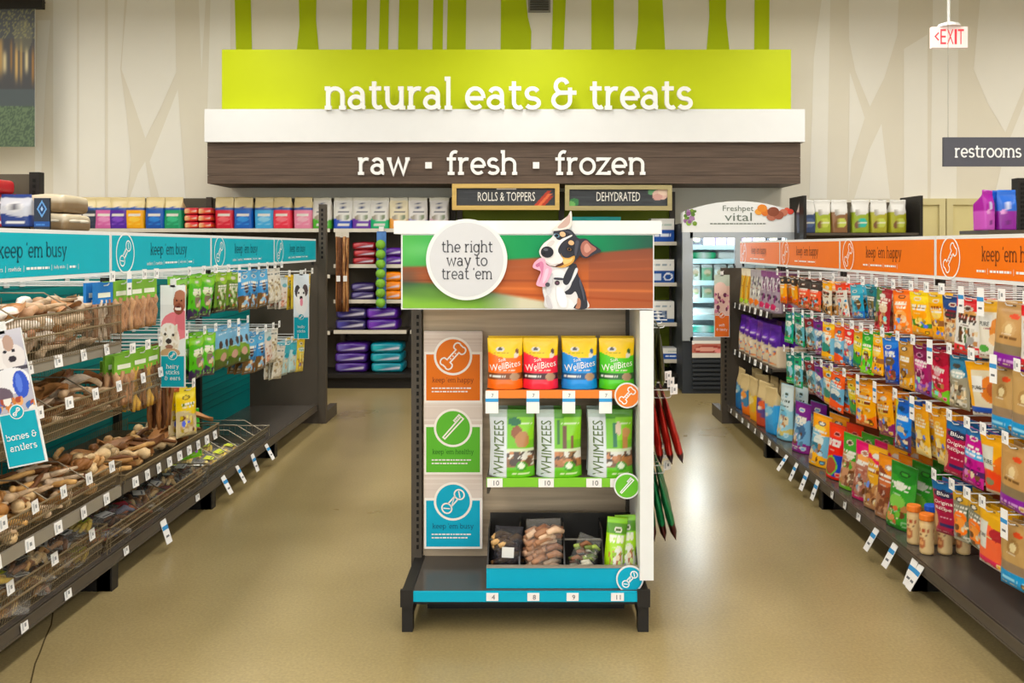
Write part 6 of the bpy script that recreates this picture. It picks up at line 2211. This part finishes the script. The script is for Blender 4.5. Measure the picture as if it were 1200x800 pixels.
def pile(kinds, y0, y1, ny, nx, nl, xa, xb, zb, dz, where, seed, ang=(0.9, 1.9)):
    r = random.Random(seed)
    cnt = {}
    for l in range(nl):
        for j in range(ny):
            for i in range(nx):
                kd = r.choice(kinds)
                Y = y0 + (y1 - y0) * (j + .5 + (.25 if l % 2 else -.1)) / ny
                X = xa + (xb - xa) * (i + .5) / nx + r.uniform(-.015, .015)
                crown = .02 * sin(pi * min(1, max(0, (X - xa) / (xb - xa))))
                o = link(kd, chew_mesh(kd, r.randrange(7)), None, (-X, Y, zb + dz * l + crown), (r.uniform(-.2, .2), r.uniform(-.18, .18), r.uniform(*ang)))
                tag(o, '%s, %s from the camera, %s rank, %s layer, %s' % (KN[kd], ORD[j], ('front', 'middle', 'rear')[i] if nx > 1 else 'single', ('bottom', 'second', 'third', 'top')[l] if nl > 1 else 'only', where), 'dog chew', KN[kd] + 's in ' + where)


pile(['marrow_bone', 'marrow_bone', 'antler', 'pig_ear'], 2.75, 3.84, 9, 3, 4, 1.82, 2.12, 1.108, .047, 'highest basket', 1, (1.2, 1.95))
pile(['pig_ear', 'pig_ear', 'antler'], 2.75, 3.9, 9, 2, 4, 1.83, 2.1, .795, .038, 'second tier basket', 2)
pile(['chew_stick', 'knotted_chew', 'antler'], 2.75, 3.84, 11, 2, 4, 1.82, 2.1, .48, .036, 'third tier basket', 3, (.2, 2.2))
pile(['chew_stick', 'knotted_chew', 'pig_ear'], 3.93, 5.04, 12, 2, 2, 1.83, 2.12, .482, .036, 'third tier tray', 4, (.3, 2.4))

# see-through packs lying in the base baskets (shared meshes)
_PK = {}


def flat_pack(kind, var):
    k = (kind, var)
    if k not in _PK:
        r = random.Random(str(kind) + str(var) + 'p')
        cols = {'dark': ['5a3a26', '7a5236', 'a87c50', '3c2a20'], 'tan': ['c89a5c', 'a87840', 'd8b880', '8a5c34'], 'yellow': ['d8b848', 'e8d078', 'b8863c', 'c8a040'], 'red': ['b8323c', '5a3040', 'd87a4c', '8a8aa4']}[kind]
        m = MB()
        for q in range(8):
            m.col(r.choice(cols))
            x, y, a = r.uniform(-.07, .07), r.uniform(-.035, .035), r.uniform(-.5, .5)
            l = .045
            m.tube([(x - l * cos(a), y - l * sin(a), .012), (x, y, .018 + r.uniform(0, .016)), (x + l * cos(a), y + l * sin(a), .014)], [.008, .012, .008], 7)
        f = MB()
        vs, fs = [], []
        n, mm = 12, 8
        for sd in (1, -1):
            for j in range(n + 1):
                for i in range(mm + 1):
                    u, v = -1 + 2 * j / n, -1 + 2 * i / mm
                    b = (1 - abs(u) ** 3) * (1 - abs(v) ** 3)
                    vs.append((u * .13, v * .065, .025 + sd * .023 * b ** .5 + .003 * sin(11 * u + 7 * v + var)))
        N = (n + 1) * (mm + 1)
        for j in range(n):
            for i in range(mm):
                q = (j * (mm + 1) + i, j * (mm + 1) + i + 1, (j + 1) * (mm + 1) + i + 1, (j + 1) * (mm + 1) + i)
                fs.append(q)
                fs.append(tuple(N + a for a in reversed(q)))
        f.add(vs, fs)
        c = MB().col({'dark': 'e2e0da', 'tan': 'dcd8cc', 'yellow': 'c8d040', 'red': 'c83444'}[kind])
        c.add([(-.03, -.03, .0505), (.04, -.03, .0505), (.04, .025, .0505), (-.03, .025, .0505)], [(0, 1, 2, 3)])
        c.col('5a5c60').add([(-.02, -.02, .0509), (.03, -.02, .0509), (.03, -.012, .0509), (-.02, -.012, .0509)], [(0, 1, 2, 3)])
        _PK[k] = (m.mesh('chew_pack', CHEW, True), f.mesh('clear_film', FILM, True), c.mesh('label_card', PAPER))
    return _PK[k]


def packs(kinds, y0, y1, ny, nx, nl, xa, xb, zb, dz, where, seed):
    r = random.Random(seed)
    for l in range(nl):
        for j in range(ny):
            for i in range(nx):
                kd = r.choice(kinds)
                a, b, c = flat_pack(kd, r.randrange(3))
                Y = y0 + (y1 - y0) * (j + .5 + (.2 if l else 0)) / ny
                X = xa + (xb - xa) * (i + .5) / nx
                o = tag(link('chew_pack', a, None, (-X, Y, zb + dz * l), (r.uniform(.02, .2), r.uniform(-.12, .12), pi / 2 + r.uniform(-.5, .5))),
                        'clear %s chew pack, %s from camera, %s rank, %s layer, %s' % ({'dark': 'dark brown', 'tan': 'tan', 'yellow': 'yellow', 'red': 'reddish'}[kd], ORD[j], ('front', 'rear')[i], (('bottom', 'top') if nl < 3 else ('bottom', 'middle', 'top'))[l], where), 'chew pack', 'packs in the ' + where)
                link('clear_film', b, o)
                link('label_card', c, o)


packs(['yellow', 'tan', 'tan', 'dark'], 2.75, 3.84, 7, 2, 3, 1.86, 2.16, .172, .058, 'nearest base basket', 5)
packs(['dark', 'tan', 'red'], 3.93, 5.0, 6, 2, 2, 1.88, 2.2, .175, .058, 'middle base basket', 6)
packs(['yellow', 'tan'], 5.15, 5.85, 4, 2, 1, 1.9, 2.2, .17, .05, 'farthest base basket', 7)
pouch('lime', (-1.95, 5.075, .3), pi / 2 - .5, 'lime and orange pouch standing at the end of the middle base basket', None, False, tilt=-.1)
for k, px in enumerate((146, 156)):
    Y = 1.84 * F / (625 - px)
    bundle('greenchips', (-1.9, Y, .98), pi / 2 - .25, 'green carded chip pack standing in the small wire basket, %s from the camera' % ORD[1 - k], None)


# ------------------------------------------------------------------ small picture signs hanging in the aisles
def art_man(U, V):
    return paint(U, V, [('base', 'e4e8e8'), ('r', 0, .5, .72, 1, 'eef2f2'), ('e', .66, .42, .62, .2, 'e8808c'), ('e', .9, .5, .3, .14, 'de7280'), ('e', .78, .76, .25, .15, 'a4644a'), ('e', .8, .86, .22, .07, 'b4745a'), ('e', .74, .66, .2, .08, '8a4a36'),
                        ('e', .72, .665, .13, .028, 'f4e8e0'), ('e', .72, .69, .12, .012, '5a2420'), ('e', .66, .78, .035, .012, '3a2018'), ('e', .86, .78, .035, .012, '3a2018'), ('e', .76, .725, .05, .022, '7c422e'),
                        ('e', .36, .22, .42, .24, 'efe8de'), ('e', .3, .34, .3, .12, 'f4efe8'), ('s', .02, .7, .05, .44, ['e6dccc', 'f6f2ec', 'dccdb8'], 16, 4), ('e', .2, .3, .055, .02, '3a302a'), ('e', .52, .29, .055, .02, '3a302a'), ('e', .34, .2, .12, .038, '3c302c'), ('e', .36, .12, .16, .03, '9a6a58'), ('e', .4, .03, .4, .07, 'c8a078')])


def art_dog1(U, V):
    return paint(U, V, [('base', 'b4b0bc'), ('g', .5, 1, 'a8a4b4', 'c8c4cc'), ('e', .4, .72, .34, .2, 'e6e0de'), ('e', .7, .66, .3, .16, 'dcd4d2'), ('e', .2, .84, .16, .12, 'c4a898'), ('e', .62, .84, .14, .1, 'b89888'), ('e', .5, .74, .05, .02, '2c2830'), ('e', .72, .74, .05, .02, '2c2830'), ('e', .66, .64, .1, .04, '342c34'),
                        ('b', .5, .54, '4a4450'), ('e', .5, .38, .5, .16, 'e4e2e4'), ('e', .74, .32, .2, .17, '3454c0'), ('e', .7, .34, .08, .12, '5878d8'), ('e', .2, .2, .3, .12, '6a5a68'), ('s', 0, 1, 0, .18, ['c87a3c', '3c68b0', 'e8e0d8', 'a84c34', 'e0a060'], 22, 5)])


def art_dog2(U, V):
    return paint(U, V, [('base', 'dfe6ec'), ('e', .5, .34, .42, .3, 'eceae8'), ('e', .26, .6, .18, .14, '4a4448'), ('e', .76, .62, .18, .14, '5a4c4c'), ('e', .5, .48, .26, .2, 'f2f0ee'), ('e', .34, .56, .05, .03, '1c1818'), ('e', .66, .56, .05, .03, '1c1818'), ('e', .5, .44, .1, .05, '2c2426'), ('e', .52, .34, .1, .09, 'e0889a')])


def art_pink(U, V):
    return paint(U, V, [('base', 'd8b4a8'), ('b', .72, 1, 'b8c4b4'), ('e', .4, .66, .4, .16, 'e2c0b4'), ('s', 0, 1, .05, .55, ['8a3c5c', 'c87a94', '6a2c4c', 'e0c4cc'], 24, 4)])


def blade(px0, px1, py0, ysplit, py1, Y, art, col, words, kind, label, roll=0.0, nm='teal', arm=.05):
    x0, _, z1 = P(px0, py0, Y)
    x1, _, z0 = P(px1, py1, Y)
    zs_ = P(0, ysplit, Y)[2]
    w_, h_ = x1 - x0, z1 - z0
    t = thing('aisle_sign', label, 'sign', ((x0 + x1) / 2, Y, z1))
    t.rotation_euler = (0, roll, 0)
    part('backing', MB().box(-w_ / 2, w_ / 2, 0, .006, -h_, 0), WHITE, t)
    part('photo_print', image_grid(-w_ / 2, w_ / 2, zs_ - z1, 0, 48, 110, art, .002), PAPER, t)
    b = w_ * .04
    part('card', MB().poly([(-w_ / 2 + b, -h_ + b), (w_ / 2 - b, -h_ + b), (w_ / 2 - b, zs_ - z1 - b), (-w_ / 2 + b, zs_ - z1 - b)], .002), mat('card_' + nm, col, .5, var=.02), t)
    g = MB().disc(0, zs_ - z1, w_ * .19, .003, None, 24)
    part('circle_border', g, WHITE, t)
    part('circle', MB().disc(0, zs_ - z1, w_ * .165, .0036, None, 24), mat('card_' + nm, col, .5), t)
    part('icon', icon(MB(), kind, 0, zs_ - z1, w_ * .23, w_ * .02, .0042), SIGNW, t)
    g = MB()
    hh = (zs_ - z1) + h_
    n = len(words)
    for k, wd_ in enumerate(words):
        zz = -h_ + hh * ((.5, .3)[k] if n == 2 else (.6, .42, .24)[k])
        slab(g, wd_, 0, zz, min(hh * .11, w_ * .105), None, .0034, None, wt=.8, center=True)
    part('lettering', g, SIGNW, t)
    part('clip', MB().box(-.012, .012, -.002, .012, -.01, .03).tube([(0, .006, .02), (arm * .3, arm, .03)], .003, 6), WIREW, t)


blade(188, 217, 334, 416, 454, 4.30, art_man, '08a0b4', ['hairy', 'sticks', '& ears'], 'chew', 'narrow sign with smiling man and white dog above a teal card')
blade(-22, 24, 388, 484, 548, 2.86, art_dog1, '08a0b4', ['bones &', 'antlers'], 'chew', 'narrow tilted sign with dog photo above teal bones and antlers card', roll=-.2)
blade(344, 362, 321, 371, 397, 6.7, art_dog2, '08a0b4', ['bully', 'sticks'], 'chew', 'narrow sign with spotted white dog above a small teal card')
blade(837, 855, 322, 369, 395, 7.4, art_pink, 'dd6a22', ['soft', '& tasty'], 'bone', 'narrow sign with pink treat photo above a small orange card', nm='orange', arm=.17)

# ------------------------------------------------------------------ packs hanging beside the end display
deft('stripolive', 'olive stick', .16, .27, .03, [('base', '5c6234'), ('v', 0, 1, .1, .85, ['4a4a24', '8a8a54', '2c2c1c', 'a8a87c'], 8, 2), ('b', .85, 1, '3c4020'), HOLE])
deft('stripred', 'dark red stick', .17, .3, .03, [('base', '8c2420'), ('v', 0, 1, .1, .85, ['7a1c1c', 'a8342c', '3c1414', 'c05a48'], 8, 3), ('x', .12, '2c1414', .02, 1), HOLE])
deft('stripgreen', 'red and green stick', .16, .3, .03, [('base', '2c7a50'), ('v', .3, 1, .1, .85, ['3c1a18', '7a2420', '2c7a50'], 7, 4), ('x', .2, '3a1612', .02, 1), HOLE])
for r_, (z, key, tipx) in enumerate(((1.135, 'stripolive', .60), (.815, 'stripred', .63), (.47, 'stripgreen', .60))):
    for k in range(3):
        Y = 4.08 + .22 * k
        L = tipx - .095
        o = tag(link('peg_hook', hook_mesh(L, True), None, (tipx + .02 * k, Y, z), (0, 0, FACE['left'])), 'white peg hook behind the white fin, %s from the camera, %s row' % (ORD[k], ('upper', 'middle', 'lower')[r_]), 'peg hook', 'peg hooks beside the end display')
        if r_:
            link('price_tag', tagm(False), o, (0, -.012, .03), (0, 0, -.9))
        for q in range(4):
            pouch(key, (tipx + .02 * k - .03 - .028 * q, Y, z - .006), pi / 2 - .06, '%s pack on %s hook from camera beside end display, %s row, %s' % (T[key][5], ORD[k], ('upper', 'middle', 'lower')[r_], ('outermost', 'second', 'third', 'innermost')[q]), T[key][5] + ' packs beside the end display', True, tilt=(-.06 if r_ == 0 else -.26) + (.02 if r_ == 0 else .07) * q, roll=0)

# ------------------------------------------------------------------ things seen over the headers
# left: high taupe panel with bags, blue card, pet beds
Y = 6.1
t = thing('high_shelving', 'tall taupe shelving with red, white and navy bags beyond the teal header', 'shelving', (-3.6, Y, 0))
part('panel', MB().box(-4.6, P(38, 0, Y)[0], Y, Y + .03, 0, P(0, 204, Y)[2]), BACKP, t, True)
px_ = P(43, 0, Y)[0]
u = MB().box(px_ - .035, px_ + .035, Y - .03, Y + .03, 0, P(0, 202, Y)[2])
part('post', u, STEELD, t, True)
u = MB()
slots(u, px_, Y - .031, 1.5, 1.98, .02, .04)
part('slot_strip', u, mat('slot_black', '14120f', .7), t, True)
ZS = 1.63
part('shelf', MB().box(-4.6, P(37, 0, Y)[0], Y - .42, Y, ZS - .02, ZS), STEEL, t, True)
for k, (px, c, c2, nm, z) in enumerate(((5, '8a8684', 'a83438', 'grey and red', ZS), (22, 'd4d4dc', '28407c', 'white and navy', ZS), (-12, 'a02830', 'c8545c', 'red', ZS))):
    p = P(px, 262, 5.85)
    me = bag_mesh('hi' + c, .2, .21, .12, [('base', c), ('x', .34, c2, .05, 1), ('e', .5, .62, .3, .16, 'e4e2e4'), ('e', .5, .6, .18, .1, '6a6870'), ('w', .9, c2, .01, 1), ('t', .14, .2, .8, .03, 'f0eef0')], k + 70)
    tag(link('food_bag', me, None, (p[0], 5.85, z), (0, 0, .1 * k)), '%s pet bag on the high taupe shelf beyond the teal header' % nm, 'food bag', None)
p = P(1, 220, 5.95)
me = lying_mesh('hired', .2, .2, .1, [('base', 'a82c34'), ('r', .3, .7, .3, .8, 'c84a50')])
tag(link('stacked_bag', me, None, (p[0], 5.85, ZS + .212)), 'dark red pack lying on top of the grey bag at the high shelf', 'pet food pack')
# lower rack with pet beds and the blue card
Y = 6.2
t = thing('low_shelving', 'low dark shelving carrying the tan pet beds behind the teal header', 'shelving', (-3.0, Y, 0))
part('top_shelf', MB().box(-3.34, -2.72, Y - .3, Y + .3, 1.575, 1.595), STEEL, t, True)
part('panel', MB().box(-3.34, -2.72, Y + .3, Y + .33, 0, 1.595), BACKP, t, True)
part('side', MB().box(-3.34, -3.32, Y - .3, Y + .3, 0, 1.575), STEEL, t, True)
part('side', MB().box(-2.74, -2.72, Y - .3, Y + .3, 0, 1.575), STEEL, t, True)


def bed(loc, w_, d_, h_, label):
    o = thing('pet_bed', label, 'pet bed', loc, .05, 'tan pet beds behind the teal header')
    me = MB()
    lm = lying_mesh('bed%d' % int(h_ * 1000), w_, d_, h_, [('base', '9a8468'), ('b', .62, 1, 'dccfb8')])
    link('cushion', lm, o)
    m = MB()
    m.tube([(w_ / 2 * .96 * sgn(cos(a), .4), d_ / 2 * .96 * sgn(sin(a), .4), h_ * .6) for a in [2 * pi * k / 40 for k in range(41)]], .012, 8)
    part('piping', m, mat('bed_piping', 'e4dac6', .8), o, smooth=True)


bed((P(76, 0, Y)[0], Y - .05, 1.596), .25, .4, .13, 'tan pet bed lying lower in the pile beyond the teal header')
bed((P(75, 0, Y)[0] - .02, Y - .03, 1.727), .23, .38, .13, 'tan pet bed with cream top lying upper in the pile')
Y = 5.8
x0, x1, z0, z1 = rectP(40, 58.5, 232, 266, Y)
z0 = 1.596


def bluecard(U, V):
    C = paint(U, V, [('base', '343c4c'), ('b', .16, .3, '2c58a0'), ('t', .22, .12, .7, .03, '4c84d0')])
    m = abs(U - .5) / .32 + abs(V - .68) / .26 < 1
    C[m] = rgb('6aa0dc')
    m = abs(U - .5) / .22 + abs(V - .68) / .18 < 1
    C[m] = rgb('28406c')
    m = abs(U - .5) / .09 + abs(V - .68) / .08 < 1
    C[m] = rgb('a8c8ec')
    return C


t = thing('shelf_card', 'dark blue card with pale diamond mark standing beside the pet beds', 'shelf card', ((x0 + x1) / 2, Y, z0))
part('print', image_grid(x0, x1, z0, z1, 40, 60, bluecard, .002).shift(0, Y, 0), PAPER, t, True)
part('backing', MB().box(x0, x1, Y, Y + .012, z0, z1), STEELD, t, True)
part('foot', MB().box(x0 + .02, x1 - .02, Y, Y + .1, z0, z0 + .006), STEELD, t, True)
part('support', MB().box(x0 - .3, x1 + .02, Y - .02, Y + .12, 1.57, 1.596).box(x0, x1, Y + .1, Y + .12, 0, 1.58), STEEL, t, True)

# right: bags with white tops
Y = 9.0
xa_, xb_ = P(938, 0, Y)[0], P(1068, 0, Y)[0]
t = thing('bag_rack', 'dark rack with white topped green bags beyond the orange header', 'shelving', ((xa_ + xb_) / 2, Y, 0))
part('back_panel', MB().box(xa_, xb_, Y + .25, Y + .28, 0, P(0, 237, Y + .25)[2]), BACKP, t, True)
zz_ = P(0, 273, Y)[2]
part('shelf', MB().box(xa_, xb_, Y - .18, Y + .25, zz_ - .025, zz_), STEEL, t, True)
yb_, yf_ = Y + .28, Y - .2
for (x, zA, zB) in ((xb_, P(0, 229, Y - .2)[2], P(0, 237, Y)[2]), (xa_ - .03, P(0, 229, Y - .2)[2], P(0, 237, Y)[2])):
    part('side_panel', MB().box(x, x + .03, yf_, yb_, 0, zA), STEELD, t, True)
part('base_deck', MB().box(xa_, xb_, yf_, Y + .25, .1, .15), STEELD, t, True)
for k, (px, c) in enumerate(((944, '3c4a68'), (961, 'a8b44c'), (981, '8c6a4c'), (1006, '98a83c'), (1027, 'b0ac48'), (1049, 'a8a83c'))):
    p = P(px, 0, Y)
    me = bag_mesh('wr' + c, .17, .33, .13, [('base', c), ('w', .6, 'e8e6e0', .05, 1), ('e', .62, .3, .24, .15, {0: '5a6a8c', 3: '3cb0a0'}.get(k, 'c8d070')), ('e', .3, .24, .16, .12, '7a5a3c'), ('t', .3, .45, .85, .03, 'f0f0d8'), ('e', .3, .62, .14, .1, 'b0aca4')], k + 90)
    tag(link('food_bag', me, None, (p[0], Y - .02, zz_), (0, 0, random.uniform(-.15, .15))), '%s white-topped bag from the fridge on the rack beyond the orange header' % ORD[k], 'food bag', 'white topped bags beyond the orange header')
# far right: purple and blue bags by a post
Y = 6.0
x1 = P(1189, 0, Y)[0]
t = thing('high_rack', 'dark slotted post and shelf with purple and blue bags behind the orange header', 'shelving', (x1, Y, 0))
u = MB().box(x1, x1 + .07, Y - .04, Y + .04, 0, P(0, 209, Y)[2])
part('post', u, STEELD, t, True)
u = MB()
slots(u, x1 + .035, Y - .041, 1.4, 1.94, .03, .03)
part('slot_strip', u, mat('slot_black', '14120f', .7), t, True)
zz_ = P(0, 270, Y)[2]
part('shelf', MB().box(P(1141, 0, Y)[0], x1 + .5, Y - .2, Y + .2, zz_ - .025, zz_), STEEL, t, True)
part('back_panel', MB().box(x1 + .07, x1 + .5, Y + .0, Y + .03, 0, P(0, 213, Y)[2]), BACKP, t, True)
for k, (px, yy) in enumerate(((1153, -.06), (1163.5, .0), (1177, -.05))):
    p = P(px, 0, Y + yy)
    c, c2 = (('a4249c', 'c86ac0'), ('2860b0', '9c2c98'), ('2c6cc0', '8c2c94'))[k]
    me = bag_mesh('hr%d' % k, (.11, .13, .13)[k], .265, .1, [('base', c), ('x', .48, c2, .01, 1), ('e', .5, .62, .2, .1, 'd8dcf0'), ('e', .3, .45, .2, .06, 'e0a8d8'), ('e', .5, .2, .2, .06, '6a1c70'), ('w', .93, c, .01, 1)], k + 120)
    tag(link('food_bag', me, None, (p[0], Y + yy, zz_), (0, 0, (.5, .05, -.05)[k])), ('magenta bag at the shelf end behind the orange header', 'blue and purple bag in the middle behind the orange header', 'blue and purple bag against the slotted post')[k], 'food bag')
